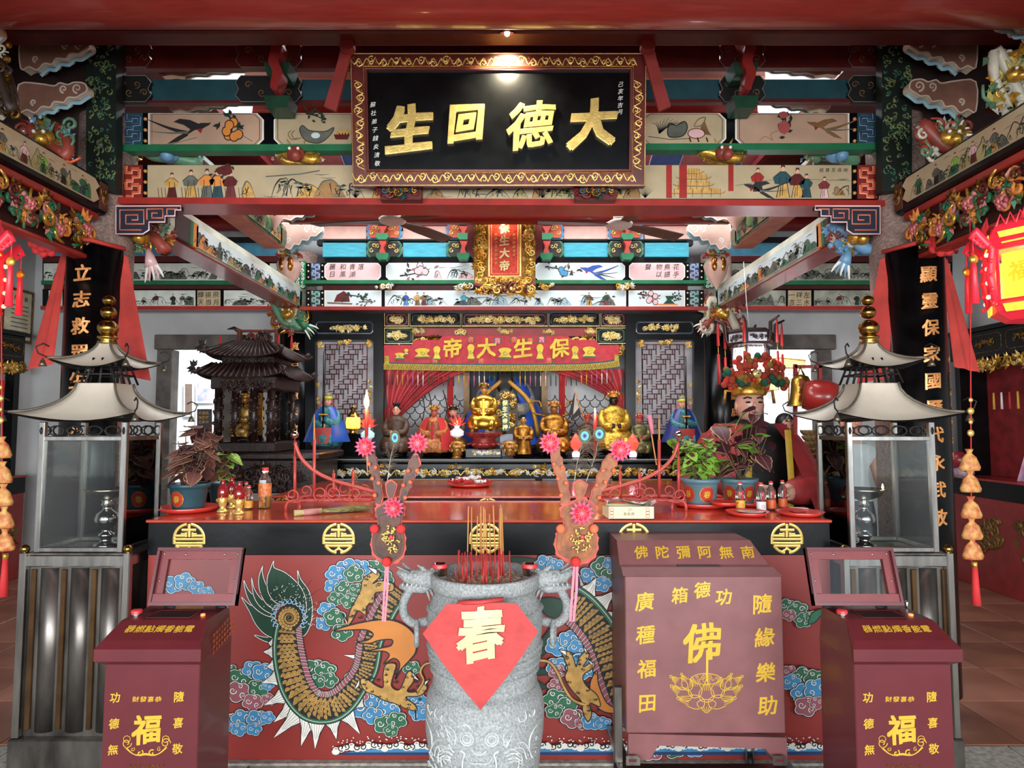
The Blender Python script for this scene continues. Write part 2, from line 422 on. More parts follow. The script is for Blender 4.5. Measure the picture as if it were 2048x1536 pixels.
def lady(g,fr,x,y,h,c1,c2,dn=-1,seed=0):
 """a small painted robed figure: feet at (x, y), height h towards -dn"""
 r=random.Random(seed);s=-dn;P=lambda L:[(x+a*h,y+s*b*h)for a,b in L]
 g.fill(fr,P([(-.20,0),(.2,0),(.12,.45),(.10,.62),(-.10,.62),(-.13,.45)]),c1,0.0014)
 g.fill(fr,P([(-.11,.4),(-.25,.42),(-.3,.6),(-.08,.78),(.08,.78),(.26,.6),(.2,.45),(.1,.42)]),c2,0.0015)
 g.fill(fr,P([(.06*cos(k*PI/4),.87+.07*sin(k*PI/4))for k in range(8)]),skin,0.0016)
 g.fill(fr,P([(-.07,.88),(-.05,.99),(.05,1.0),(.07,.9),(0,.95)]),ink,0.0017)
 for L in ([(-.2,0),(-.1,.45),(-.1,.62)],[(.2,0),(.12,.45),(.1,.62)],[(-.3,.6),(-.08,.78),(.08,.78),(.26,.6)],[(-.02,.05),(0,.4)],[(-.1,.02),(-.06,.35)]):
  g.line(fr,P(L),.022*h,ink,0.0018)
def fret(g,fr,x0,y0,x1,y1,m,w_,h=0.004,rows=2):
 """stepped key fret filling an upright strip"""
 W_,Hh=x1-x0,(y1-y0)/rows
 for i in range(rows):
  a=y0+i*Hh;q=lambda s_,t:(x0+s_*W_,a+t*Hh)
  g.line(fr,[q(.1,.0),q(.1,.42),q(.45,.42),q(.45,.2),q(.9,.2)],w_,m,h,hh=.003)
  g.line(fr,[q(.9,.2),q(.9,.7),q(.5,.7),q(.5,.95),q(.1,.95)],w_,m,h,hh=.003)
def lattice(g,fr,x0,y0,x1,y1,m,w_,d,cell):
 """T-and-L fretwork of bars of width w_ and depth d; the openings go right through"""
 nx,ny=int(round((x1-x0)/cell)),int(round((y1-y0)/cell));cx,cy=(x1-x0)/nx,(y1-y0)/ny
 def bar(a,b,c,e):
  lo=(min(a,c)-w_/2,min(b,e)-w_/2);hi=(max(a,c)+w_/2,max(b,e)+w_/2)
  g.rect(fr,lo[0],lo[1],hi[0],hi[1],m,0,d)
 X=lambda i:x0+i*cx;Y=lambda j:y0+j*cy
 bar(x0,y0,x1,y0);bar(x0,y1,x1,y1);bar(x0,y0,x0,y1);bar(x1,y0,x1,y1)
 for i in range(nx):
  for j in range(ny):
   k=(i*2+j*3)%5
   if k in (0,3):bar(X(i),Y(j),X(i+1),Y(j))
   if k in (1,4,0):bar(X(i),Y(j),X(i),Y(j+1))
   if k==2:bar(X(i),Y(j),X(i+1),Y(j));bar(X(i)+cx/2,Y(j),X(i)+cx/2,Y(j+1))
   if k==3:bar(X(i),Y(j)+cy/2,X(i+1),Y(j)+cy/2)
   # ---- relief carving
def rosette(g,fr,x,y,r,m,m2,d,seed=0):
 q=random.Random(seed)
 for ring,(n,rr,hh)in enumerate(((8,1.0,.35),(6,.66,.6),(4,.36,.85))):
  for i in range(n):
   a=2*PI*(i+ring*.4)/n;c=fr.p(x+cos(a)*r*rr*.55,y+sin(a)*r*rr*.55,d*hh)
   g.ball(c,r*fr.k*.42*(1.05-ring*.22),m if (i+ring)%2 else m2,6,4,(1,.45,1))
def curl(g,fr,x,y,r,m,d,a0,dr,rad,tail=0):
 pts=spiral(x,y,r,1.25,a0,dr,11)
 if tail:pts=[(pts[0][0]+tail*cos(a0-dr*1.2),pts[0][1]+tail*sin(a0-dr*1.2))]+pts
 n=len(pts);g.tube([fr.p(a,b,d)for a,b in pts],[rad*(.5+.6*sin(PI*min(1,(i+1)/n)))for i in range(n)],m,5)
def leafr(g,fr,x,y,L,W_,a,m,d):
 c,s=cos(a),sin(a);P=lambda u,v:(x+u*c-v*s,y+u*s+v*c)
 vs=[fr.p(*P(0,0),d*.3),fr.p(*P(L*.4,W_),d*.5),fr.p(*P(L,0),d*.7),fr.p(*P(L*.4,-W_),d*.5),fr.p(*P(L*.45,0),d)]
 g.add(vs,[(0,3,4),(3,2,4),(2,1,4),(1,0,4)],m,False)
def carve(g,fr,x0,y0,x1,y1,mats,d=0.03,n=20,seed=1,rose=None,size=None):
 """busy openwork relief of curls, leaves and (optional) rosettes"""
 r=random.Random(seed);W_,Hh=abs(x1-x0),abs(y1-y0);lo=min(W_,Hh);size=size or lo*.28
 X=lambda:min(x0,x1)+size*.6+r.random()*max(0.0,W_-1.2*size);Y=lambda:min(y0,y1)+size*.6+r.random()*max(0.0,Hh-1.2*size)
 for i in range(n):
  k=r.random();m=r.choice(mats);q=size*r.uniform(.6,1.15)
  if k<.45:curl(g,fr,X(),Y(),q*.6,m,d*r.uniform(.3,.9),r.uniform(0,6.3),r.choice((-1,1)),q*fr.k*.14,q*.4)
  elif k<.85:
   a,b,t=X(),Y(),r.uniform(0,6.3)
   for e in (-.5,0,.5):leafr(g,fr,a,b,q*1.1,q*.28,t+e,m,d*r.uniform(.7,1.1))
  else:g.ball(fr.p(X(),Y(),d*.6),q*fr.k*.3,m,7,5)
 if rose:
  for i in range(rose[0]):rosette(g,fr,X(),Y(),size*.75,rose[1],rose[2],d*1.2,i)
def ogee(x0,y0,x1,y1,k,n=4):
 """a bracket-ended board outline"""
 return [(x0+k,y0),(x1-k,y0),(x1-k*.1,y0+(y1-y0)*.25),(x1-k*.6,(y0+y1)/2),(x1-k*.1,y0+(y1-y0)*.75),(x1-k,y1),(x0+k,y1),(x0+k*.1,y0+(y1-y0)*.75),(x0+k*.6,(y0+y1)/2),(x0+k*.1,y0+(y1-y0)*.25)]
def octa(x0,y0,x1,y1,k,left=True,right=True):
 a=k if left else 0;b=k if right else 0
 p=[(x0+a,y0),(x1-b,y0),(x1,y0+b),(x1,y1-b),(x1-b,y1),(x0+a,y1),(x0,y1-a),(x0,y0+a)]
 return [q for i,q in enumerate(p)if i==0 or (q[0]-p[i-1][0],q[1]-p[i-1][1])!=(0,0)]
def cloudbracket(name,D,x0,y0,x1,y1,label,cat,face,edge,d=0.05,side=1,group=None):
 """cloud-shaped board; pixels of plane D; side=1: scrolls at the right"""
 fr=PF(D);W_,Hh=x1-x0,y1-y0
 P=lambda L:[((x0+a*W_)if side>0 else (x1-a*W_),y0+b*Hh)for a,b in L]
 t=thing(name,label,cat,at((x0+x1)/2,y1,D),group)
 base=P(cr([(0,.08),(.3,.05),(.52,.12),(.6,.02),(.72,.08),(.82,0),(.97,.05),(1,.28),(.9,.42),(.84,.50),(.72,.5),(.66,.66),(.52,.64),(.46,.82),(.34,.8),(.24,1),(.12,.9),(0,.95)],True,3))
 g=G();g.prism(fr,base,face,0,d,edge);g.build('board',t)
 g=G();g.line(fr,base,W_*.022,edge,d+.0006,True);g.build('border',t)
 g=G()
 for a,b,r_ in ((.86,.20,.11),(.66,.22,.09),(.22,.66,.07)):
  c=P([(a,b)])[0];g.line(fr,spiral(c[0],c[1],Hh*r_*1.5,1.3,PI/2,side,14),[W_*.03,W_*.015],edge,d+.0008)
 g.build('scroll',t)
 g=G();g.line(fr,[(p[0],p[1]+Hh*.05)for p in P(cr([(1,.3),(.9,.46),(.84,.54),(.72,.54),(.66,.70),(.52,.68),(.46,.86),(.34,.84),(.24,1.04)],False,3))],Hh*.12,M('cloud_edge_blue','#8FB7C4',.5),d*.5,hh=.012)
 g.build('cloud_edge',t)
 return t
 # ================================================================ the room
g=G();g.box(-5.6,5.6,3.26,9.6,-0.10,-0.012,grout);floor=struct(g,'floor')
g=G();g.box(-5.6,5.6,-3.2,3.26,-0.10,-0.012,grout);floor2=struct(g,'floor')
def tilemesh(sx,sy,m,h=0.012):
 g=G();g.box(-sx/2,sx/2,-sy/2,sy/2,-h,0,m,.002);o=g.build('tile');me=o.data;bpy.data.objects.remove(o);return me
tm=[tilemesh(.492,.492,tileM),tilemesh(.492,.492,tile2)];sm=tilemesh(1.19,.44,slabM)
for i in range(22):
 for j in range(12):
  x,y=-5.25+i*.5,3.51+j*.5
  if y>9.3 or (abs(x)<1.5 and y<5.6):continue
  if y>7 and not (-4<x<4.6):continue
  o=bpy.data.objects.new('tile',tm[(i*7+j*3+(i*j)%5)%2]);COL.objects.link(o);o.parent=floor;o.location=(x,y,0)
for i in range(8):
 for j in range(5):
  o=bpy.data.objects.new('tile',sm);COL.objects.link(o);o.parent=floor2;o.location=(-4.2+i*1.2+(.6 if j%2 else 0),3.03-j*.45,0)
g=G();g.box(-5.35,5.1,7.0,7.14,2.53,4.6,plaster)
for a,b in ((-5.35,-3.72),(-3.02,2.62),(3.36,5.1)):g.box(a,b,7.0,7.14,0,2.53,plaster)
struct(g,'wall_back')
for nm,x0,x1,d0,d1 in (('door_1',-3.72,-3.02,335,482),('door_2',2.62,3.36,1505,1688)):
 g=G();g.box(x0-.12,x1+.12,6.93,7.0,2.36,2.52,concrete,.008);l=struct(g,nm)
 for s in (0,1):
  g=G();xx=x0 if s==0 else x1;g.box(xx-.09,xx+.07,6.94,7.1,0,2.36,concrete,.006);g.build('jamb',l)
 g=G();g.box(x0+.06,x1-.06,7.0,7.12,0,.05,concrete,.006);g.build('sill',l)
 # side rooms seen through the two doors
g=G();g.box(-4.9,-1.6,9.55,9.6,0,3.4,plaster);g.box(1.6,5.2,8.3,8.36,0,3.4,plaster)
g.box(-1.65,-1.6,7.14,9.6,0,3.4,plaster);g.box(1.6,1.65,7.14,8.36,0,3.4,plaster)
struct(g,'wall_side_room')
g=G();g.box(-5.35,-5.2,-3,7.1,0,4.6,plaster);struct(g,'wall_left')
g=G();g.box(4.95,5.1,-3,7.1,0,4.6,plaster);struct(g,'wall_right')
# roof: boards between round purlins, open over the altar bay
g=G();g.box(-5.4,5.2,-3.0,4.3,4.3,4.36,red);struct(g,'ceiling')
for y_,z_,m_,h_ in ((4.7,at(600,84,4.7).z,M('orange_board','#D8603A',.5),.10),(4.6,at(600,226,4.6).z,red,.09),(4.65,at(600,176,4.65).z,M('roof_board_blue','#3F7FD0',.5),.05),(4.45,at(600,156,4.45).z,pink,.07)):g=G();g.box(-1.9,1.8,y_,y_+.06,z_,z_+h_,m_,.01);struct(g,'beam')
g=G()
roofc=thing('roof_slope',None,None,(0,5.6,4.6),kind='structure')
del g
pc=M('roof_board_pink','#B98A8E',.6);bc=M('roof_board_blue','#3F7FD0',.5)
for j in range(5):
 for i in range(34):
  if 1<=j<=2 and abs(i-16.5)<13:continue
  y=4.35+j*.56;z=4.62-.16*j;x=-5.1+i*.3
  g=G();g.cb(Matrix.Translation((x,y+.26,z-.04))@Matrix.Rotation(-.28,4,'X'),(.29,.56,.03),bc if (i+j)%2 else pc,.004)
  if i%2==0 or j>2:g.build('roof_board',roofc)
for j,(y,z)in enumerate(((4.55,4.32),(5.1,4.22),(6.0,3.85),(6.6,3.62))):
 g=G();g.cyl((-5.2,y,z),(4.95,y,z),.07,red,16);g.build('beam',kind='structure')
 # ---------------- front cross beam under the plaque (plane Y = 3.6)
P36=PF(3.6)
beam=thing('beam_front',None,None,at(1000,410,3.6),kind='structure')
g=G();g.prism(P36,[(230,330),(1768,330),(1768,399),(230,399)],black,-.08,0);g.prism(P36,[(230,226),(1768,226),(1768,293),(230,293)],black,-.05,0);g.build('core',beam)
g=G();g.prism(P36,[(226,398),(1770,404),(1770,416),(226,411)],red,-.16,.03);g.build('red_moulding',beam)
g=G();g.prism(P36,[(230,292),(1768,289),(1768,302),(230,305)],green,-.05,.02);g.build('green_moulding',beam)
def ppan(x0,y0,x1,y1,base,paint,kl=True,kr=True,k=13,rim=white):
 g=G();o=octa(x0,y0,x1,y1,k,kl,kr);g.prism(P36,o,rim,0,.004)
 o2=octa(x0+3,y0+1,x1-3,y1-1,k-1,kl,kr);g.prism(P36,o2,base,.004,.0055)
 g.line(P36,octa(x0+8,y0+2,x1-8,y1-2,k-2,kl,kr),1.2,ink,.0062,True)
 f2=PF(3.6);f2.p=(lambda a,b,h=0.0:at(a,b,3.6)+Vector((0,-h-.006,0)))
 paint(g,f2);g.build('painted_panel',beam)
def p1(g,f):
 bird(g,f,390,268,4.2,1);branch(g,f,455,228,10,45,4.2,3,greenD,orange,7)
 for a,b in (((340,290),(395,276)),((470,262),(506,284))):g.line(f,[a,b],.8,ink,.001)
def p2(g,f):
 branch(g,f,612,228,40,14,3.0,8,greenD)
 c=cr([(600,262),(612,282),(640,287),(662,270),(668,256),(650,264),(620,262),(606,252)],True,4);g.fill(f,c,inkg,.001);g.line(f,c,1.6,ink,.0012,True)
 for x in (590,583):g.line(f,cr([(x,262),(x-6,270),(x+2,280),(x+14,276)],n=4),1.6,inkb,.0012)
 g.fill(f,[(632+9*cos(k*.5),272+6*sin(k*.5))for k in range(12)],pale,.0014)
 g.fill(f,[(668,270),(700,270),(696,280),(672,280)],redd,.0011)
 for k in range(5):g.fill(f,[(672+6*k,270),(676+6*k,260-k%2*4),(681+6*k,270)],ochre,.0012)
def p3(g,f):
 for k in range(9):g.line(f,cr([(1318,268),(1312+4*k,250),(1302+9*k,236+abs(k-4)*3)],n=3),[2,.4],ink,.0012)
 c=cr([(1335,270),(1338,248),(1352,252),(1368,244),(1374,256),(1366,272),(1345,276)],True,4);g.line(f,c,2.2,ink,.0012,True);g.fill(f,c,inkg,.001)
 g.fill(f,[(1392+16*cos(k*.4),268+9*sin(k*.4))for k in range(16)],rosep,.0012);g.line(f,[(1392+17*cos(k*.4),268+10*sin(k*.4))for k in range(16)],1.5,redd,.0014,True)
 g.line(f,cr([(1388,252),(1396,240),(1410,236),(1404,250),(1394,254)],True,4),1.8,inkb,.0013,True);g.fill(f,[(1400,256),(1408,242),(1416,262),(1422,272),(1410,270)],inkb,.0012)
 for x in (1378,1394,1412):g.line(f,[(x,276),(x+3,285)],3,redd,.0012)
 g.line(f,[(1296,274),(1340,280),(1378,278)],1.2,ink,.001)
def p4(g,f):
 branch(g,f,1565,228,2,40,4.0,21,ink,None);g.fill(f,[(1567+12*cos(k*.5),256+13*sin(k*.5))for k in range(13)],M('pomegranate','#A04A44',.5),.0022);g.fill(f,[(1566+9*cos(k*.5),231+7*sin(k*.5))for k in range(13)],M('pomegranate','#A04A44',.5),.0022)
 bird(g,f,1640,262,3.4,-1,inkb);g.line(f,cr([(1555,262),(1540,270),(1545,282),(1530,274),(1518,282)],n=4),1,inkb,.001)
ppan(297,227,528,292,creamP,p1,False);ppan(548,227,720,292,cream,p2)
ppan(1280,227,1452,291,cream,p3);ppan(1470,227,1698,291,creamP,p4,True,False)
def lower(g,f):
 cols=[ochre,M('panel_olive','#A89A66',.5),M('panel_umber','#9C7444',.5)]
 for x,c1,c2,hh in ((345,redd,ochre,50),(383,ochre,inkg,56),(415,inkg,orange,58),(436,tealD,orange,56),(462,maroon,redd,54)):lady(g,f,x,396,hh,c1,c2,1,x)
 for x in (325,372,405,452,486):
  for k in range(3):g.line(f,[(x-8+7*k,376),(x-6+7*k,396)],1.6,inkb,.001)
 branch(g,f,430,344,30,-6,3,5,redd,redd,4)
 mountains(g,f,485,700,396,340,3.4,4,cols,.8);g.line(f,[(532,354),(600,349),(640,342)],2.4,inkg,.0013)
 mountains(g,f,700,1280,397,355,3.0,14,cols,.8)
 for x in (712,1085,1290):
  for k in range(9):g.line(f,[(x,396),(x-16+4*k,372+abs(k-4)*2)],[1.6,.3],ink,.0014)
 for x,w_ in ((1332,11),(1358,15),(1456,10)):g.prism(f,[(x,331),(x+w_,331),(x+w_,397 if x<1400 else 383),(x,397 if x<1400 else 383)],red,.001,.003)
 for k,(a,b,y)in enumerate(((1372,1398,341),(1362,1412,352),(1356,1418,366),(1348,1440,381))):
  g.fill(f,[(a-8,y+6),(a+4,y-4),(b-4,y-4),(b+8,y+6)],ochre,.0011+.0001*k);g.line(f,cr([(a-10,y+3),(a,y+7),((a+b)/2,y+7),(b,y+7),(b+10,y+2)],n=3),1.4,inkb,.0015)
  for q in range(6):g.line(f,[(a+(b-a)*q/5,y-3),(a+(b-a)*q/5,y+14)],.9,inkb,.0014)
 lady(g,f,1515,384,48,ink,red,1);bird(g,f,1510,384,3.0,-1,ink)
 for x,c1,c2,hh in ((1565,ochre,tealD,66),(1594,ochre,redd,60),(1612,tealD,tealD,48),(1648,rosep,maroon,42)):lady(g,f,x,396,hh,c1,c2,1,x)
 mountains(g,f,1668,1696,392,350,2.4,9,cols);txt(g,f,'地母至尊經',1690,341,9,ink,.001,.0004,da=-12,down=True,bold=0)
 g.line(f,[(1470,372),(1560,358),(1700,362)],1,inkg,.001)
g=G();g.prism(P36,[(296,331),(1702,331),(1702,398),(296,398)],cream,0,.005)
f2=PF(3.6);f2.p=(lambda a,b,h=0.0:at(a,b,3.6)+Vector((0,-h-.005,0)));lower(g,f2);g.build('long_painted_panel',beam)
stud=M('orange_stud','#D9924E',.4)
for side in (0,1):
 X=(lambda x:x)if side==0 else (lambda x:2000-x)
 for y0,y1,m,m2 in ((227,292,tealD,M('fret_navy','#27365E',.4)),(331,398,M('fret_base_red','#7C241C',.45),M('fret_red','#D0553A',.4))):
  g=G();g.prism(P36,[(X(246),y0),(X(286),y0),(X(286),y1),(X(246),y1)][::1 if side==0 else -1],m,0,.006)
  fret(g,P36,X(250),y0+2,X(283),y1-2,M('fret_edge_'+m2.name,'#8FA0B8' if y0<300 else '#F0B080',.4),6.5,.0065,2)
  fret(g,P36,X(250),y0+2,X(283),y1-2,m2,4.6,.0078,2);g.build('key_fret',beam)
  for xs in (238,292):
   for k in range(3):
    g=G();g.ball(P36.p(X(xs),y0+12+k*22,.006),.010,stud,10,6);g.build('stud',beam)
    # dark beams above it
for nm,y0,y1,m,D in (('beam',157,203,tealD,3.62),('beam',89,134,redd,3.62)):
 b2=thing(nm,None,None,at(1000,y1,D),kind='structure');f=PF(D)
 for a,b in ((302,476),(602,700),(700,1290),(1290,1440),(1528,1700)):
  g=G();g.prism(f,[(a,y0),(b,y0),(b,y1),(a,y1)],m,-.035,-.01);g.build('plank',b2)
 g=G();g.prism(f,[(236,y1-2),(1768,y1-6),(1768,y1+1),(236,y1+3)],redd,-.04,0);g.build('edge_moulding',b2)
 for a,b in ((232,306),(472,606),(1436,1530),(1692,1768)):
  g=G();o=ogee(a,y0-3,b,y1+3,12);g.prism(f,o,blackm if m is tealD else redd,-.02,.015)
  g.line(f,o,1.4,M('dull_grey_line','#7F7A70',.5),.0155,True)
  c=(y0+y1)/2
  for q in range(4):curl(g,f,a+(b-a)*(.2+.2*q),c+(8 if q%2 else -8),8,M('dull_ochre','#7A5A30',.5),.016,q,1 if q%2 else -1,.003)
  g.build('scrolled_board',b2)
for x,lab in ((560,'tall dark red wavy bracket post left of the hanging plaque'),(1485,'tall dark red wavy bracket post right of the hanging plaque')):
 t=thing('bracket_post',lab,'bracket',at(x,226,3.55),'bracket posts between the dark upper beams');f=PF(3.5)
 g=G();g.prism(f,cr([(x-12,62),(x+14,62),(x+10,90),(x+16,110),(x+8,140),(x+16,160),(x+8,185),(x+4,196),(x-8,190),(x-4,160),(x-12,140),(x-6,110),(x-16,90)],True,3),M('bracket_red','#8A2420',.45),0,.09);g.build('post',t)
 for y in (134,200):
  g=G();g.prism(f,[(x-26,y),(x+26,y),(x+20,y+24),(x-20,y+24)],greenD,-.08,.05);g.build('block',t)
 g=G();carve(g,f,x-45,60,x+45,84,[redd,blackm],.05,12,int(x));g.build('leaf_carving',t)
 # the big round beam nearest the visitor
g=G();e_=(at(1024,60,1).z-EYE);z0=EYE+2.62*e_+.2*math.sqrt(1+e_*e_);g.cyl((-4.5,2.62,z0),(4.5,2.62,z0),.20,M('red_beam','#A0352C',.33,coat=.3,var=.08,stretch=(1,8,8)),40);struct(g,'beam')
g=G();g.box(-5.2,4.95,.85,1.0,2.68,4.3,M('upper_side_brown','#2A1614',.6));struct(g,'beam')  # unseen lintel added to keep courtyard light off the upper beams
g=G();z1=at(1024,70,3.2).z;g.box(-4.4,4.4,3.18,3.3,z1,z1+.1,redd,.01);struct(g,'beam')
# ---------------- side beams running towards the visitor, with painted sides
def sidebeam(xs,sgn):
 """sgn +1: left beam whose inner face looks right"""
 fr=Fr((xs,3.50,0),(0,-1,0),(0,0,1),(sgn,0,0))
 b=thing('beam_side',None,None,(xs,3,2.6),kind='structure');zt,zb=2.86,2.73
 xo=xs-sgn*.16;x0,x1=min(xs,xo),max(xs,xo)
 g=G();g.box(x0,x1,1.6,3.5,zb-.035,zt+.02,black,.012);g.build('core',b)
 g=G();g.prism(fr,[(.12,zb),(1.8,zb),(1.8,zt),(.12,zt),(.08,zt-.03),(.11,zt-.06),(.08,zt-.1)],cream,0,.004)
 f3=Fr(fr.O+fr.N*.004,fr.X,fr.Y,fr.N);u=.0075
 mountains(g,f3,.15,1.7,zb+.005,zt-.01,u*.8,5 if sgn>0 else 6,[inkg,green,M('panel_olive','#A89A66',.5)],1.0)
 for i,x in enumerate((.22,.36,.5,.62,.75)):lady(g,f3,x,zb+.008,.10,[tealD,ink,green,redd,ochre][i],[green,inkg,leafG,rosep,inkg][i],-1,i)
 g.build('painted_panel',b)
 g=G();g.prism(fr,[(.005,zb-.02),(.075,zb-.02),(.075,zt),(.005,zt)],M('end_brown','#5A3526',.4),0,.004);carve(g,fr,.005,zb-.02,.075,zt,[goldD,inkb],.004,10,3,size=.04);g.build('end_panel',b)
 g=G();g.box(x0+.02,x1-.02,1.6,3.46,zb-.075,zb-.035,red,.006);g.build('red_moulding',b)
 g=G();g.box(x0+.05,x1-.03,1.6,3.42,zb-.30,zb-.275,red,.006);g.build('lower_red_moulding',b)
 t=thing('peony_frieze','painted openwork frieze of peonies and gilt scrolls under the %s side beam'%('left' if sgn>0 else 'right'),'carving',(xs,3,zb-.2),'peony friezes under the side beams')
 fc=Fr((xs-sgn*.03,3.44,0),(0,-1,0),(0,0,1),(sgn,0,0))
 g=G();g.box(min(xs-sgn*.06,xs-sgn*.05),max(xs-sgn*.06,xs-sgn*.05),1.6,3.44,zb-.275,zb-.075,M('frieze_ground','#3A1A12',.6));g.build('backing',t)
 for k in range(9):
  g=G();carve(g,fc,.02+k*.2,zb-.275,.24+k*.2,zb-.08,[goldD,gold,green,greenM,M('rose_pink','#C97C78',.5),orange,redd],.035,30,40+k,size=.065);g.build('scroll_carving',t)
  g=G();rosette(g,fc,.10+k*.2,zb-.19+.03*(-1)**k,.045,M('rose_pink','#C97C78',.5),M('rose_deep','#A84A4C',.5),.05);g.build('peony',t)
sidebeam(-2.22,1);sidebeam(2.10,-1)
# ---------------- columns
def column(x,y,r,zt,lab):
 c=thing('pillar',None,None,(x,y,0),kind='structure')
 g=G();g.lathe((x,y,0),[(r,.24),(r,zt)],stoneP,28);g.build('shaft',c)
 g=G();g.lathe((x,y,0),[(r+.03,0),(r+.03,.06),(r+.01,.09),(r+.04,.16),(r+.03,.22),(r+.005,.26)],slabM,24);g.build('base',c)
column(-2.33,3.66,.150,3.3,'');column(2.21,3.66,.150,3.3,'');column(-2.16,6.6,.15,3.3,'');column(2.10,6.6,.15,3.3,'')
def couplet(x,y,r,z0,z1,chars,small,lab,px=None,sz=.13,cols=None,ang=1.25,zc=None,step=.235,ct=0.0):
 t=thing('couplet_board',lab,'board',(x,y,z0));g=G();vs=[];fs=[];n=18
 for z in (z0,z1):
  for rr in (r,r+.022):
   for i in range(n+1):
    a=-PI/2+(-ang+2*ang*i/n);vs.append((x+rr*cos(a),y+rr*sin(a),z))
 k=n+1
 for i in range(n):
  fs+=[(i,i+1,2*k+i+1,2*k+i),(k+i+1,k+i,3*k+i,3*k+i+1),(i,k+i,k+i+1,i+1),(2*k+i,2*k+i+1,3*k+i+1,3*k+i)]
 fs+=[(0,2*k,3*k,k),(n,k+n,3*k+n,2*k+n)]
 g.add(vs,fs,black,True);g.build('board',t)
 class Cyl:
  k=1.0
  def p(s,a,b,h=0.0):
   q=-PI/2+a/(r+.022);return Vector((x+(r+.022+h)*cos(q),y+(r+.022+h)*sin(q),b))
 f=Cyl();zc=zc if zc is not None else z1-.17
 for i,ch in enumerate(chars):
  g=G();txt(g,f,ch,ct,zc-i*step,sz,M('couplet_gold','#E09A5A',.35,.45,var=.15),.001,.006,bold=.02);g.build('character',t)
 if small:
  g=G()
  for i,ch in enumerate(small):txt(g,f,ch,ct+(.17 if ct<.05 else.17),z1-.6-i*.085,.042,goldD,.001,.003,bold=0)
  g.build('small_inscription',t)
 return t
couplet(-2.275,3.55,.140,.15,at(150,486,3.4).z,'立志救眾生仁心神醫妙術','','tall curved black couplet board on the left front column, its foot behind the glass case',ct=.008,step=.142,zc=at(155,546,3.4).z,sz=.092)
couplet(2.195,3.55,.145,.15,at(1840,492,3.4).z,'顯靈保家國歷代永武敬','甲子年桂月吉日','tall curved black couplet board on the right front column, upper six gold characters uncovered',ct=.0,step=.141,zc=at(1845,550,3.4).z,sz=.09)
for sx,xx,lab in ((-1,-2.16,'真君威鎮天地人間'),(1,2.10,'真君威鎮庇佑萬民')):
 couplet(xx,6.52,.16,.9,at(580,665,6.3).z,lab,'','narrow black couplet board on the inner column %s'%('beside the dark wooden pagoda shrine' if sx<0 else 'beside the lit palace lantern'),sz=.088,ct=.03 if sx<0 else.08,step=.16,zc=at(580,693,6.35).z)
def rosettecloth(x,y,z,lab,side):
 t=thing('red_swag',lab,'cloth',(x,y,z));rc=M('sash_red','#B8382F',.75,var=.12,bump=.1)
 for s in (-1,1):
  g=G();xa=x+s*.125;vs=[];fs=[];n,mN=6,8;L=.68 if s*side>0 else.62
  for j in range(mN+1):
   for i in range(n+1):
    u,v=i/n,j/mN;vs.append((xa+s*(v*.05+u*(.06+.10*v)),y+.02+.012*sin(i*2.1)*v+u*.03,z-v*L-.03*u))
  for j in range(mN):
   for i in range(n):a=j*(n+1)+i;fs.append((a,a+1,a+n+2,a+n+1))
  g.add(vs,fs,rc,True);g.build('tail',t)
 g=G();g.tube([(x-.2,y,z),(x-.1,y-.14,z+.01),(x,y-.165,z+.012),(x+.1,y-.14,z+.01),(x+.2,y,z)],.012,rc,6);g.build('band',t)
 c=Vector((x-.12*side*1.0,y-.15,z+.01))if side>0 else Vector((x,y-.19,z+.02))
 g=G();q=random.Random(3)
 for ring,(n,r_)in enumerate(((11,.075),(9,.052),(6,.028),(3,.01))):
  for i in range(n):
   a=2*PI*i/n+ring;g.ball(c+Vector((cos(a)*r_,-.012*ring,sin(a)*r_)),.024,cloth,7,5,(1,.6,1),Matrix.Rotation(q.uniform(0,3),3,'Y'))
 g.build('rosette',t)
rosettecloth(-2.29,3.46,at(150,492,3.4).z,'red cloth sash with rosette tied round the left couplet board',1)
rosettecloth(2.20,3.46,at(1840,498,3.4).z,'red cloth sash with rosette tied round the right couplet board',-1)
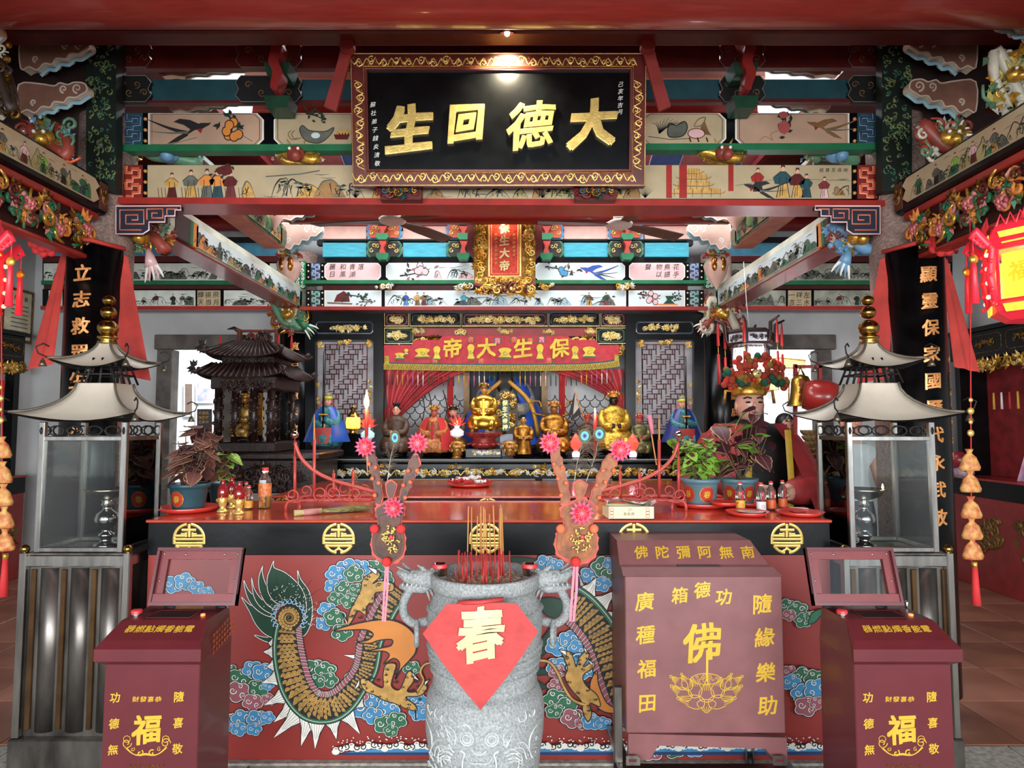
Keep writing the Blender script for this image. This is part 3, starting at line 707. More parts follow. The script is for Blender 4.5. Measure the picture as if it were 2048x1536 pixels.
# ---------------- inner beams from the front columns to the inner columns
def innerbeam(xs,sgn,z,y0,y1,h,wd,mt,seed,redu=True,tipm=None):
 b=thing('beam_inner',None,None,(xs,(y0+y1)/2,z),kind='structure');xc=xs-sgn*wd/2
 prof=[(-.5,.15),(-.42,.38),(-.2,.5),(.2,.5),(.42,.38),(.5,.15),(.5,-.25),(.42,-.5),(-.42,-.5),(-.5,-.25)]
 g=G();n=len(prof);vs=[(xc+a*wd,y,z+h/2+c*h)for y in (y0,y1)for a,c in prof]
 g.add(vs,[(i,(i+1)%n,n+(i+1)%n,n+i)for i in range(n)]+[tuple(range(n)),tuple(range(2*n-1,n-1,-1))],mt);g.build('log',b)
 g=G();g.box(xc-wd*.40,xc+wd*.40,y0,y1,z-.012,z+.002,red if redu else M('beam_underside','#C2705C',.5));g.build('underside',b)
 fr=Fr((xs+sgn*.001,y0,z),(0,1,0),(0,0,1),(sgn,0,0));ft=Fr((xs-sgn*wd*.04,y0,z+h*.70),(0,1,0),(-sgn*.08*wd,0,h*.23),(sgn*.9,0,.3))
 g=G();L=y1-y0
 g.prism(fr,[(L*.12,.01),(L*.92,.01),(L*.92,h*.62),(L*.12,h*.62)],pale if seed<3 else M('beam_green','#5E7A4A',.4),0,.003)
 f3=Fr(fr.O+fr.N*.003,fr.X,fr.Y,fr.N)
 mountains(g,f3,L*.13,L*.9,.012,h*.6,.011,seed,[inkg,M('panel_olive','#A89A66',.5),orange,greenM],1.6);g.build('painted_side',b)
 for a,c,m in ((.02,.09,M('scale_brown','#3A2A28',.5)),(.09,.105,green),(.105,.13,orange),(.9,.93,green)):
  g=G();g.box(xc-wd*.5-.004,xc+wd*.5+.004,y0+L*a,y0+L*c,z,z+h*.68,m,.004);g.build('collar',b)
 return b
for xs,sg in ((-2.06,1),(2.0,-1)):
 innerbeam(xs,sg,2.70,3.85,6.5,.24,.22,M('beam_cream','#C9CDB8',.35,coat=.4,var=.15,scale=5),1 if sg>0 else 2)
 innerbeam(xs,sg,3.17,4.2,5.85,.22,.22,M('beam_grey_green','#A9B79A',.35,coat=.4,var=.25,scale=5,hex2='#4F6E3C'),4 if sg>0 else 5,False)
 # ---------------- rear cross beams over the altar (plane Y = 6.3) and over the side bays
P63=PF(6.3)
rb=thing('beam_rear',None,None,at(1010,615,6.3),kind='structure')
def slab63(x0,y0,x1,y1,m,nm,h0=-.1,h1=0.0,par=None):
 g=G();g.prism(P63,[(x0,y0),(x1,y0),(x1,y1),(x0,y1)],m,h0,h1);return g.build(nm,par or rb)
slab63(612,526,1408,561,black,'core');slab63(612,580,1408,614,black,'core')
slab63(608,561,1412,568,green,'green_moulding',-.1,.02);slab63(600,614,1414,621,red,'red_moulding',-.1,.03)
slab63(640,568,1380,580,redd,'recess',-.14,-.08)
slab63(630,512,1390,526,blackm,'shadow_gap',-.14,-.06);slab63(630,475,1390,486,blackm,'shadow_gap',-.14,-.06)
for a,b in ((645,732),(806,895),(960,1060),(1128,1216),(1290,1378)):slab63(a,485,b,513,teal,'teal_plank',-.08,-.01);slab63(a,452,b,477,pink,'pink_plank',-.08,-.01)
fp=PF(6.3);fp.p=(lambda a,b,h=0.0:at(a,b,6.3)+Vector((0,-h-.006,0)))
def pp63(x0,y0,x1,y1,m,paint,k=6,rim=white):
 g=G();g.prism(P63,octa(x0,y0,x1,y1,k),rim,0,.004);g.prism(P63,octa(x0+2,y0+1,x1-2,y1-1,k),m,.004,.0055);paint(g);g.build('painted_panel',rb)
def wr(s,xs,y0,dy,sz):
 def f(g):
  for i,q in enumerate(s):
   for j,ch in enumerate(q):txt(g,fp,ch,xs[i],y0+j*dy,sz,ink,.0005,.0005,down=True,bold=0,shear=.1)
 return f
pp63(649,526,762,560,rosep,lambda g:wr(['落','青湖','和風','麗日'],[722,705,686,665],534,15,13)(g))
pp63(772,526,955,560,pale,lambda g:(branch(g,fp,800,552,60,-14,3,1,mauveM,rosep,6),mountains(g,fp,870,950,558,530,2,4,[rosep,inkg])))
pp63(1070,526,1250,560,pale,lambda g:(branch(g,fp,1090,534,60,12,2.6,2,inkg,blueM,3),bird(g,fp,1180,548,2.6,-1,blue),g.line(fp,[(1185,546),(1230,556)],[4,.5],greenD,.001)))
pp63(1258,526,1370,560,rosep,lambda g:wr(['花手','鳥語','物以','聲'],[1352,1334,1318,1296],534,15,13)(g))
def bons(g):g.fill(fp,[(668,604),(700,604),(698,590),(688,582),(674,590)],redd,.001);branch(g,fp,690,590,45,6,2.4,3,greenD);g.line(fp,[(655,606),(705,608)],3,inkb,.001);branch(g,fp,718,604,30,0,1.8,5,inkg)
pp63(649,581,763,613,pale,bons,0)
def mid(g):
 mountains(g,fp,775,1245,611,586,2.4,33,[pale,inkg,M('wash_blue','#9FC0C8',.4)],.8)
 for x,c1,c2 in ((812,blueM,blue),(835,inkb,ochre),(848,redd,inkb),(928,tealD,teal),(1178,ochre,inkb),(1212,maroon,greenD)):lady(g,fp,x,611,26,c1,c2,1,x)
pp63(770,581,1252,613,pale,mid,0)
def vas(g):branch(g,fp,1275,588,45,10,2.4,7,mauveM,rosep,5);g.fill(fp,[(1330,592),(1346,592),(1342,600),(1350,608),(1326,608),(1334,600)],greenD,.001);g.line(fp,[(1310,609),(1355,609)],2.5,orange,.001);branch(g,fp,1345,595,10,-6,2,9,greenD)
pp63(1257,581,1370,613,pale,vas,0)
for side in (0,1):
 X=(lambda x:x)if side==0 else (lambda x:2020-x)
 for y0,y1,m in ((526,561,M('fret_blue','#3D62B0',.4)),(581,613,M('fret_jade','#2F9A78',.4))):
  g=G();g.prism(P63,[(X(622),y0),(X(641),y0),(X(641),y1),(X(622),y1)][::1 if side==0 else -1],M('fret_ground','#16324A',.5),0,.006);fret(g,P63,X(623),y0+1,X(640),y1-1,white,3.6,.0065,2);fret(g,P63,X(623),y0+1,X(640),y1-1,m,2.4,.0075,2);g.build('key_fret',rb)
  for xs in (617,645):
   for k in range(3):g=G();g.ball(P63.p(X(xs),y0+5+k*12,.006),.009,M('pearl_stud','#E8D8A0',.3),8,5);g.build('stud',rb)
 g=G();g.prism(P63,[(X(590),522),(X(611),522),(X(611),575),(X(590),575)][::1 if side==0 else -1],M('wave_green','#1F7A4C',.45),-.05,.0);
 for k in range(7):
  for q in range(2):curl(g,P63,X(596+q*9),527+k*7.5,4,white,.003,k,1 if q else -1,.0045)
 g.build('wave_board',rb)
for x in (769,928,1092,1251):
 t=thing('bracket_set','red and green bracket with scrolled boards, %s'%{769:'just under the left fan',928:'immediately left of the gilt plaque',1092:'immediately right of the gilt plaque',1251:'just under the right fan'}[x],'bracket',at(x,526,6.25),'bracket sets over the altar')
 for y0,y1,m,e in ((451,476,M('board_orange','#C4502C',.45),blueM),(485,513,blackm,greenM)):
  g=G();g.prism(P63,ogee(x-37,y0-2,x+37,y1+2,7),e,.0,.02);g.prism(P63,ogee(x-32,y0-1,x+32,y1+1,6),m,.02,.028)
  for q in (-1,1):
   for w_,z_ in ((12,-5),(24,4),(20,-6)):curl(g,P63,x+q*w_,(y0+y1)/2+z_,5,goldL,.030,w_,q,.0048)
  g.build('scrolled_board',t)
 g=G();g.prism(P63,cr([(x-7,446),(x+5,446),(x+8,460),(x+3,472),(x+8,488),(x+3,502),(x+6,512),(x-6,512),(x-3,498),(x-8,484),(x-3,470),(x-9,458)],True,3),M('bracket_bright_red','#A8352C',.4),.03,.11);g.build('wavy_post',t)
 for y in (444,473,512):g=G();g.prism(P63,[(x-12,y),(x+12,y),(x+12,y+8),(x+8,y+13),(x-8,y+13),(x-12,y+8)],green,.03,.12);g.build('block',t)
for x,lab in ((770,'small gilt flower carving under the green moulding, near the left fan'),(928,'small gilt flower carving left of the gilt plaque foot'),(1092,'small gilt flower carving right of the gilt plaque foot'),(1246,'small gilt flower carving near the right end of the long white panel')):
 g=G();carve(g,P63,x-20,568,x+20,581,[goldL,white,gold],.05,16,x,size=9);g.build('flower_carving',label=lab,cat='carving',group='flower carvings over the altar')
g=G();c=at(820,430,5.75);g.cyl((-2.0,5.75,c.z),(1.95,5.75,c.z),.085,red,24);struct(g,'beam')
g=G();c=at(820,388,5.2);g.cyl((-2.0,5.2,c.z),(1.95,5.2,c.z),.09,red,24);struct(g,'beam')
for D,x0,y0,x1,y1,s,lab in ((6.0,564,449,648,502,1,'pink cloud bracket with green edge over the left altar column'),(6.0,1373,449,1456,502,-1,'pink cloud bracket with green edge over the right altar column'),(5.7,562,412,662,444,1,'upper pink cloud bracket beside the red round beam, left'),(5.7,1350,412,1456,444,-1,'upper pink cloud bracket beside the red round beam, right'),(3.45,58,88,192,152,1,'brown cloud bracket high on the left front column'),(3.45,54,176,188,236,1,'brown cloud bracket just above the phoenix carving, left'),(3.45,1806,84,1936,150,-1,'brown cloud bracket high on the right front column'),(3.45,1806,170,1936,236,-1,'brown cloud bracket just above the phoenix carving, right'),(4.3,330,134,520,160,1,'pale cloud bracket seen through the upper gap, left'),(4.3,1480,130,1670,158,-1,'pale cloud bracket seen through the upper gap, right'),(4.45,350,196,500,230,1,'pale cloud bracket above the swallow painting'),(4.45,1495,192,1650,228,-1,'pale cloud bracket above the flying bird painting at right'),(2.9,1972,30,2110,100,-1,'large cloud bracket at the upper right corner of the hall'),(2.9,-70,60,14,120,1,'large cloud bracket cut off at the upper left corner')):
 far=D>4
 cloudbracket('cloud_bracket',D,x0,y0,x1,y1,lab,'bracket',pink if far else M('cloud_brown','#8A6050',.5),white if far else M('cloud_rim','#D8C4B0',.5),.06,s)
 # side bay friezes
for sx,segs in ((0,[(88,125),(132,226),(242,300),(306,533),(540,575)]),(1,[(1432,1552),(1558,1770),(1776,1900)])):
 x0,x1=(85,590)if sx==0 else (1425,1905);f=PF(6.7)
 t=thing('beam_side_bay',None,None,at((x0+x1)/2,615,6.7),kind='structure')
 def sl(a,y0,b,y1,m,nm,h0=-.1,h1=0):g=G();g.prism(f,[(a,y0),(b,y0),(b,y1),(a,y1)],m,h0,h1);g.build(nm,t)
 sl(x0,524,x1,563,black,'core');sl(x0,578,x1,614,black,'core');sl(x0,562,x1,570,green,'green_moulding',-.1,.02);sl(x0,569,x1,579,redd,'red_recess',-.1,-.02);sl(x0,613,x1,620,red,'red_moulding',-.1,.03)
 sl(x0,486,x1,512,M('far_teal','#4E8EA8',.4),'teal_plank');sl(x0,440,x1,474,M('far_pale','#B9C6C8',.5),'pale_plank');sl(x0,474,x1,486,blackm,'shadow_gap');sl(x0,512,x1,524,redd,'red_plank');sl(x0,405,x1,440,redd,'red_plank')
 fq=PF(6.7);fq.p=(lambda a,b,h=0.0:at(a,b,6.7)+Vector((0,-h-.006,0)))
 pm=M('ink_panel','#D5DBCF',.35,coat=.3,var=.08)if sx==0 else M('ink_panel_dark','#9FA292',.4,coat=.2,var=.2)  # right bay panels take a darker, more mottled base colour
 for i,(a,b)in enumerate(segs):g=G();g.prism(f,[(a,527),(b,527),(b,561),(a,561)],pm,0,.005);mountains(g,fq,a+3,b-3,559,530,2.1,60+i,[pm,inkg],1.5);g.build('painted_panel',t)
 for i,(a,b,tx)in enumerate([(98,125,''),(132,226,''),(240,257,'春光'),(262,391,''),(395,441,'飛月揚眉輝天'),(448,560,'')]if sx==0 else [(1432,1485,''),(1490,1571,''),(1576,1622,'左水祥三一吉'),(1628,1762,''),(1768,1900,'')]):
  g=G();g.prism(f,[(a,581),(b,581),(b,613),(a,613)],cream if tx else pm,0,.005)
  if tx:
   for k,ch in enumerate(tx):txt(g,fq,ch,b-9-(k//2)*15,590+(k%2)*15,13,ink,.0005,.0005,down=True,bold=0)
  else:
   mountains(g,fq,a+3,b-3,611,585,2.1,80+i,[pm,inkg],1.3)
   if i==3:[lady(g,fq,x,610,22,c,c2,1,x)for x,c,c2 in ((a+50,pm,redd),(a+85,greenD,ink),(a+104,pm,inkg))]
  g.build('painted_panel',t)
  # ================================================================ front counter with the dragon mural
P31=PF(3.1);ZC=at(978,1045,3.1).z;ZB=at(978,1110,3.1).z;xl,xr=at(299,1045,3.1).x,at(1657,1045,3.1).x
ct=thing('altar_counter','long red and black offering counter with dragon mural and gold medallions','counter',(-.1,3.5,0))
g=G();g.box(xl,xr,3.1,3.86,0.0,ZB,redM);g.build('body',ct)
g=G();g.box(xl-.004,xr+.004,3.095,3.862,ZB,ZC,black,.003);g.build('black_band',ct)
g=G();g.box(xl-.012,xr+.012,3.085,3.87,ZC,ZC+.014,M('counter_red_lacquer','#B8432F',.22,var=.12,scale=5,coat=.5,stretch=(1,5,1)),.004);g.build('top',ct)
ZT=ZC+.014
def medallion(par,fr,x,y,rx,ry,cut=None):
 """longevity roundel: pixels of the frame's plane, built of raised bars inside a ring"""
 g=G();P=lambda a,b:(x+a*rx,y-b*ry)
 ok=lambda b:cut is None or b>cut
 g1=G();h=.0035
 def arc(a0,a1,r=.93):return [P(r*cos(math.radians(a0+(a1-a0)*i/10)),r*sin(math.radians(a0+(a1-a0)*i/10)))for i in range(11)]
 W_=rx*.17
 L=[(arc(8,82),W_),(arc(98,172),W_)]
 L+=[([P(0,.95),P(0,.1)],W_),([P(-.45,.55),P(.45,.55)],W_),([P(-.9,.17),P(-.2,.17),],W_),([P(.2,.17),P(.9,.17)],W_),([P(-.2,.4),P(-.2,.1)],W_*.8),([P(.2,.4),P(.2,.1)],W_*.8),([P(-.5,.3),P(-.2,.3)],W_*.7),([P(.2,.3),P(.5,.3)],W_*.7)]
 L+=[([P(-.93,-.05),P(.93,-.05)],W_*.9),([P(-.93,.12),P(-.93,-.35)],W_),([P(.93,.12),P(.93,-.35)],W_),([P(-.93,-.3),P(-.5,-.3)],W_),([P(.5,-.3),P(.93,-.3)],W_),([P(-.5,-.3),P(.5,-.3)],W_*.9),(arc(208,262),W_),(arc(278,332),W_),([P(-.82,-.48),P(.82,-.48)],W_*.9),([P(0,-.5),P(0,-.7)],W_),([P(-.3,-.85),P(-.05,-.68),P(.05,-.68),P(.3,-.85)],W_*.8)]
 for pts,w_ in L:
  if cut is not None and min(-(p[1]-y)/ry for p in pts)<cut-.3:continue
  g1.line(fr,pts,w_,goldm,.0006,hh=.0018)
 return g1.build('medallion',par)
for x in (378,677,971,1268,1574):medallion(ct,PF(3.095),x,1077,32,31)
class CF:
 def __init__(s,fr,ox,oy,k):s.fr,s.ox,s.oy,s.k=fr,ox,oy,k
 def p(s,a,b,h=0.0):return s.fr.p(s.ox+a/s.k,s.oy+b/s.k,h)
A=CF(P31,420,1080,3.368);B=CF(P31,960,1040,2.926)
LY=[0.0008]
def lay():LY[0]+=0.000012;return LY[0]
def shape(g,f,pts,m,w_=7,om=ink,sm=True,n=4):
 p=cr(pts,True,n)if sm else pts
 g.fill(f,p,m,lay())
 if w_:g.line(f,p,w_,om,lay(),True)
def cloud(g,f,x,y,r,m,d=1,seed=0):
 r*=1.1;n=5;k=40;o=[]
 for i in range(k):
  a=2*PI*i/k;rr=r*(.80+.24*abs(sin(a*n/2+x*.1)))
  o.append((x+cos(a)*rr*1.08,y+sin(a)*rr*.9))
 g.fill(f,[(x+(a-x)*1.09,y+(b-y)*1.09)for a,b in o],ink,lay());g.fill(f,o,white,lay());g.fill(f,[(x+(a-x)*.945,y+(b-y)*.945)for a,b in o],m,lay())
 for cx,cy,rr,a0 in ((x-r*.42*d,y-r*.1,r*.33,0),(x+r*.42*d,y+r*.28,r*.27,2),(x+r*.2*d,y-r*.48,r*.24,4)):
  s_=spiral(cx,cy,rr,1.15,a0,d,14,.2);g.line(f,s_,[r*.14,r*.07],ink,lay());g.line(f,s_,[r*.085,r*.04],white,lay())
def offs(c,w0,w1):
 """offset polyline pair of a centre line: w0/w1 functions of t giving signed distance"""
 P=[Vector((a,b))for a,b in c];n=len(P);o0,o1=[],[]
 for i in range(n):
  t=(P[min(i+1,n-1)]-P[max(i-1,0)]).normalized();N_=Vector((-t.y,t.x));q=i/(n-1)
  o0.append(tuple(P[i]+N_*w0(q)));o1.append(tuple(P[i]+N_*w1(q)))
 return o0,o1
def dragonbody(g,f,cpts,W_,belly,back,fins,m=ochre,big=1.0,rows=5,L=26):
 c=[tuple(p[:2])for p in cr([(a,b,0)for a,b in cpts],False,10)]
 lo,hi=offs(c,lambda t:-W_(t),lambda t:W_(t))
 bo,bi=offs(c,lambda t:belly*(W_(t)+0),lambda t:belly*(W_(t)+42*big));go,gi=offs(c,lambda t:-belly*W_(t),lambda t:-belly*(W_(t)+back))
 fo,_=offs(c,lambda t:-belly*(W_(t)+back),lambda t:0)
 # fins
 n=len(c)
 for a,b,tip in fins:
  im=min(range(n),key=lambda i:(fo[i][0]-tip[0])**2+(fo[i][1]-tip[1])**2);hb_=0;ia=ib=im
  while ia>0 and (Vector(fo[ia])-Vector(fo[im])).length<48*big:ia-=1
  while ib<n-1 and (Vector(fo[ib])-Vector(fo[im])).length<48*big:ib+=1
  A_,B_=fo[ia],fo[ib];mx,my=(A_[0]+B_[0])/2,(A_[1]+B_[1])/2
  pts=fo[ia:ib+1]+[((B_[0]+tip[0])/2+(mx-tip[0])*.12,(B_[1]+tip[1])/2+(my-tip[1])*.12),tip,((A_[0]+tip[0])/2+(mx-tip[0])*.15,(A_[1]+tip[1])/2+(my-tip[1])*.15)]
  g.fill(f,pts,white,lay());g.line(f,pts,6*big,ink,lay(),True)
  for k in range(1,6):
   t=k/6;s0=fo[int(ia+(ib-ia)*t)];g.line(f,[s0,(s0[0]+(tip[0]-s0[0])*(.62-.25*abs(t-.5)),s0[1]+(tip[1]-s0[1])*(.62-.25*abs(t-.5)))],2.2*big,ink,lay())
 g.fill(f,lo+hi[::-1],ink,lay())
 g.fill(f,go+gi[::-1],greenM,lay());g.line(f,gi,7*big,ink,lay());g.line(f,[((a[0]+b[0])/2,(a[1]+b[1])/2)for a,b in zip(go,gi)],3*big,white,lay())
 # scales
 tot=0;acc=[0]
 for i in range(1,n):tot+=(Vector(c[i])-Vector(c[i-1])).length;acc.append(tot)
 nr=int(tot/L);base=lay();LY[0]=base+.0009
 for r_ in range(nr):
  s_=tot*(r_+.5)/nr;i=min(max(next(k for k in range(n)if acc[k]>=s_),1),n-1)
  t=(Vector(c[i])-Vector(c[i-1])).normalized();N_=Vector((-t.y,t.x));w_=W_(i/(n-1))-5;cnt=rows-r_%2;R_=w_/rows*1.22
  for k in range(cnt):
   off=(k-(cnt-1)/2)*2*w_/rows;o=Vector(c[i])+N_*off;h=base+.0008*(r_/nr)+1e-5*(k%3)
   q=lambda a,rr:(o.x-t.x*cos(a)*rr*1.15+N_.x*sin(a)*rr,o.y-t.y*cos(a)*rr*1.15+N_.y*sin(a)*rr)
   g.fill(f,[q(-1.75+3.5*j/8,R_)for j in range(9)],ink,h);g.fill(f,[q(-1.6+3.2*j/8,R_*.86)for j in range(9)],m,h+1.2e-5)
   for e in (.62,.38):g.line(f,[q(-1.5+3*j/6,R_*e)for j in range(7)],R_*.09,ink,h+2.4e-5)
   # belly plates
 g.fill(f,bo+bi[::-1],mauveM,lay());g.line(f,bo,5*big,ink,lay());g.line(f,bi,7*big,ink,lay())
 step=max(2,int(n/(tot/(34*big))))
 for i in range(1,n-1,step):g.line(f,[bo[i],((bo[i][0]+bi[i][0])/2+4,(bo[i][1]+bi[i][1])/2+4),bi[min(i+1,n-1)]],6*big,ink,lay());g.line(f,[bo[i],((bo[i][0]+bi[i][0])/2+4,(bo[i][1]+bi[i][1])/2+4),bi[min(i+1,n-1)]],2.6*big,white,lay())
def claw(g,f,pts,tips,m=ochre,s=1.0):
 shape(g,f,pts,m,7*s)
 for (x,y,dx,dy,w_)in tips:
  shape(g,f,[(x,y-w_),(x+dx*.6,y+dy*.6-w_*.4),(x+dx,y+dy),(x+dx*.5,y+dy*.5+w_*.8),(x,y+w_)],white,5*s,n=3)
 q=random.Random(int(pts[0][0]));xs=[p[0]for p in pts];ys=[p[1]for p in pts]
 for i in range(len(pts)):
  a=pts[i];b=pts[(i+3)%len(pts)];cx,cy=(a[0]*.75+b[0]*.25,a[1]*.75+b[1]*.25)
  g.line(f,spiral(cx,cy,13*s,.7,q.uniform(0,6),1,7,.4),4*s,ink,lay())
  for k in range(3):g.fill(f,[(cx+q.uniform(-20,20)*s+2.6*s*cos(j*1.3),cy+q.uniform(-4,4)+2.6*s*sin(j*1.3))for j in range(5)],ink,lay())
mural=G();f=A
for L in ([(300,640),(340,668),(400,690),(500,690),(500,600),(420,640),(380,655)],[(212,385),(262,430),(330,470),(430,520),(480,600),(470,665),(380,640),(310,570),(265,480)],[(228,270),(262,340),(330,400),(420,470),(440,520),(360,500),(285,440),(244,360)],[(280,250),(300,330),(350,400),(430,450),(430,500),(350,460),(296,380)],[(360,165),(352,210),(378,300),(440,400),(450,470),(380,430),(335,340),(330,250)],[(590,205),(612,265),(665,340),(690,440),(680,560),(640,640),(590,640),(600,500),(600,340)],[(430,140),(432,185),(500,215),(570,270),(625,340),(650,440),(620,540),(520,450),(440,420),(392,350),(386,260),(405,200)]):
 p=cr(L,True,4);mural.fill(f,p,greenD,lay());mural.line(f,p,11,ink,lay(),True);mural.line(f,p,4,white,lay(),True)
q=random.Random(4)
for i in range(130):
 a=q.uniform(-2.9,.5);r_=q.uniform(100,210);x,y=540+cos(a)*r_*.95,500+sin(a)*r_
 mural.fill(f,[(x+3*cos(j*1.3),y+3*sin(j*1.3))for j in range(5)],white,.0016)
for k in range(9):a=-2.6+k*.32;mural.line(f,cr([(540+cos(a)*110,500+sin(a)*105),(535+cos(a)*190,490+sin(a)*190),(525+cos(a+.08)*270,480+sin(a+.08)*270)],n=3),[5,1.5],ink,.00165)
LY[0]=.0017
for x,y,r_,m,d in ((-250,300,60,blueM,1),(-170,280,62,blueM,-1),(-90,320,50,blueM,1),(-20,350,40,blueM,1),(1110,190,62,greenM,1),(1170,260,60,greenM,1),(1060,260,60,greenM,-1),(1010,190,62,blueM,1),(930,190,68,blueM,-1),(850,230,62,blueM,1),(830,310,52,blueM,-1),(910,330,60,greenM,1),(970,230,60,greenM,1),(850,395,50,greenM,1),(940,410,52,greenM,-1),(985,330,42,greenM,1),(790,470,56,blueM,1),(770,560,50,blueM,-1),(840,520,64,greenM,1),(890,620,62,greenM,-1),(700,870,72,greenM,1),(780,880,64,greenM,-1),(800,940,56,greenM,1),(720,950,52,greenM,-1),(130,880,50,greenM,1),(200,930,70,greenM,1),(290,870,62,blueM,-1),(360,890,66,blueM,1),(320,1000,64,greenM,-1),(390,975,38,blueM,1),(190,1020,72,mauveM,1),(290,1090,60,mauveM,1),(400,1070,42,mauveM,-1),(130,1220,66,blueM,1),(220,1200,64,blueM,-1),(320,1200,62,blueM,1),(390,1190,44,blueM,1),(200,1270,50,blueM,-1),(300,1270,46,blueM,1),(1050,1130,84,blueM,1),(1110,1080,60,blueM,-1),(1200,1130,70,blueM,-1),(1010,1040,54,mauveM,1),(1100,1180,60,blueM,1),(1180,1240,66,greenM,1),(1260,1210,60,greenM,-1),(1220,1280,44,greenM,1),(1020,900,46,greenM,1),(960,930,46,greenM,-1),(1360,860,52,greenM,1),(1400,1080,60,blueM,1),(1410,1160,58,blueM,-1)):cloud(mural,f,x,y,r_,m,d)
dragonbody(mural,f,[(530,560),(522,640),(525,740),(545,860),(590,1000),(680,1110),(800,1130),(900,1080),(985,980),(1050,880),(1075,780),(1090,680),(1140,560),(1200,440),(1280,330)],lambda t:48+34*sin(PI*min(1,t*1.7))**.8 if t<.6 else 52,-1,26,[(.02+.067*i,.085+.067*i,tp)for i,tp in enumerate([(395,690),(360,750),(385,850),(350,960),(365,1110),(430,1225),(430,1330),(615,1385),(710,1405),(855,1340),(1015,1305),(1040,1120),(900,770),(975,680)])],rows=4,L=23)
s_=spiral(540,520,88,2.0,1.5,1,40,.06);mural.fill(f,[(540+84*cos(k*.3),520+88*sin(k*.3))for k in range(21)],ink,lay())
for k in range(60):
 a=1.5+k*.36;r_=72*(1-k/66);x,y=540+cos(a)*r_,520+sin(a)*r_;rr=4+r_*.16
 mural.fill(f,[(x+rr*cos(j*.8),y+rr*sin(j*.8))for j in range(8)],ochre,lay());mural.line(f,[(x+rr*cos(j*.8),y+rr*sin(j*.8))for j in range(8)],3,ink,lay(),True)
mural.line(f,s_,4,ink,lay())
for k in range(15):a=2.6+k*.30;mural.line(f,spiral(540+cos(a)*104,515+sin(a)*104,19,1,a,1,9,.2),[9,5],blueM,lay());mural.line(f,spiral(540+cos(a)*104,515+sin(a)*104,21,1,a,1,9,.3),2.5,white,lay())
claw(mural,f,[(930,570),(945,480),(985,400),(1020,330),(1030,270),(1065,230),(1130,205),(1148,240),(1100,290),(1150,270),(1235,290),(1230,340),(1120,350),(1110,410),(1060,440),(1050,500),(1000,470),(960,540)],[(1125,212,-62,-38,16),(1215,300,-30,-50,12),(930,560,-35,-70,12)])
shape(mural,f,[(835,605),(1000,555),(1180,530),(1300,560),(1385,640),(1390,740),(1350,800),(1285,870),(1252,930),(1282,830),(1240,790),(1172,830),(1212,770),(1170,742),(1062,745),(1150,722),(1222,705),(1228,665),(1140,670),(1080,690),(990,682),(1066,668),(1104,630),(1060,600),(950,600)],orange,9,n=4)
claw(mural,f,[(1025,925),(1070,935),(1120,970),(1170,985),(1170,900),(1190,830),(1255,830),(1240,900),(1225,975),(1280,1000),(1330,890),(1360,880),(1375,940),(1330,1010),(1400,1010),(1430,960),(1465,985),(1420,1040),(1320,1050),(1380,1100),(1395,1140),(1330,1130),(1240,1090),(1180,1075),(1120,1040),(1050,1010),(1020,960)],[(1010,950,-35,50,18),(1368,900,45,40,14),(1385,1140,5,66,14),(1450,960,30,-30,12)])
mural.line(f,cr([(1400,1010),(1440,940),(1420,880),(1450,830),(1520,815)],n=5),20,ink,lay());mural.line(f,cr([(1400,1010),(1440,940),(1420,880),(1450,830),(1520,815)],n=5),12,ochre,lay())
# right half
f=B;s0=1.0
for L in ([(180,215),(300,220),(360,250),(250,270),(200,250)],[(340,470),(420,450),(500,480),(520,560),(400,560)],[(320,760),(400,640),(430,600),(440,700),(350,800)],[(315,900),(350,860),(430,890),(360,900)],[(315,960),(330,930),(390,970),(350,985)]):shape(mural,f,L,greenD,8)
for x,y,r_,m,d in ((380,250,50,blueM,1),(440,262,44,blueM,-1),(640,320,52,blueM,1),(720,270,62,greenM,1),(770,330,60,greenM,-1),(710,370,48,blueM,1),(760,250,40,blueM,-1),(450,730,60,blueM,1),(520,690,52,blueM,-1),(570,740,50,blueM,1),(450,850,56,blueM,-1),(450,880,44,mauveM,1),(440,960,40,mauveM,1),(440,1040,62,greenM,-1),(500,1090,62,greenM,1),(430,1110,44,greenM,1),(540,1150,60,mauveM,1),(600,1180,40,mauveM,-1),(650,1170,52,blueM,1),(720,1180,40,blueM,-1),(600,850,80,blueM,1),(1790,500,46,greenM,1),(1850,520,52,greenM,-1),(1880,580,46,greenM,1),(1930,560,36,greenM,-1),(1800,550,36,mauveM,1),(1800,880,40,mauveM,1),(1880,910,60,greenM,1),(1950,920,56,greenM,-1),(1810,940,50,blueM,1),(1880,1010,62,blueM,1),(1960,980,66,blueM,-1),(1900,1080,62,mauveM,1),(1960,1060,40,mauveM,-1),(1000,1340,60,mauveM,1),(1130,1330,56,greenM,-1),(1250,1330,50,blueM,1)):cloud(mural,f,x,y,r_,m,d)
shape(mural,f,[(1930,540),(1980,515),(2020,522),(1985,550),(1950,590),(1910,600)],greenM,6)
dragonbody(mural,f,[(520,470),(600,530),(690,640),(745,760),(790,900),(850,1050),(960,1150)],lambda t:78-6*t,1,30,[(.0,.12,(560,270)),(.12,.25,(680,330)),(.25,.4,(800,400)),(.4,.55,(860,520)),(.55,.7,(900,640))],rows=5,L=23)
shape(mural,f,[(640,950),(680,870),(690,950),(740,1060),(820,1100),(820,1120),(720,1110),(660,1050)],orange,7)
claw(mural,f,[(490,800),(480,770),(520,760),(545,800),(560,850),(575,800),(620,755),(635,790),(600,850),(655,820),(665,850),(600,900),(620,960),(680,1010),(700,1080),(640,1060),(650,1120),(630,1165),(600,1120),(590,1050),(530,980),(495,910),(510,860)],[(500,770,-40,-20,12),(620,762,-20,-30,12),(655,835,-40,-40,8),(585,1140,-20,-40,14)],s=.9)
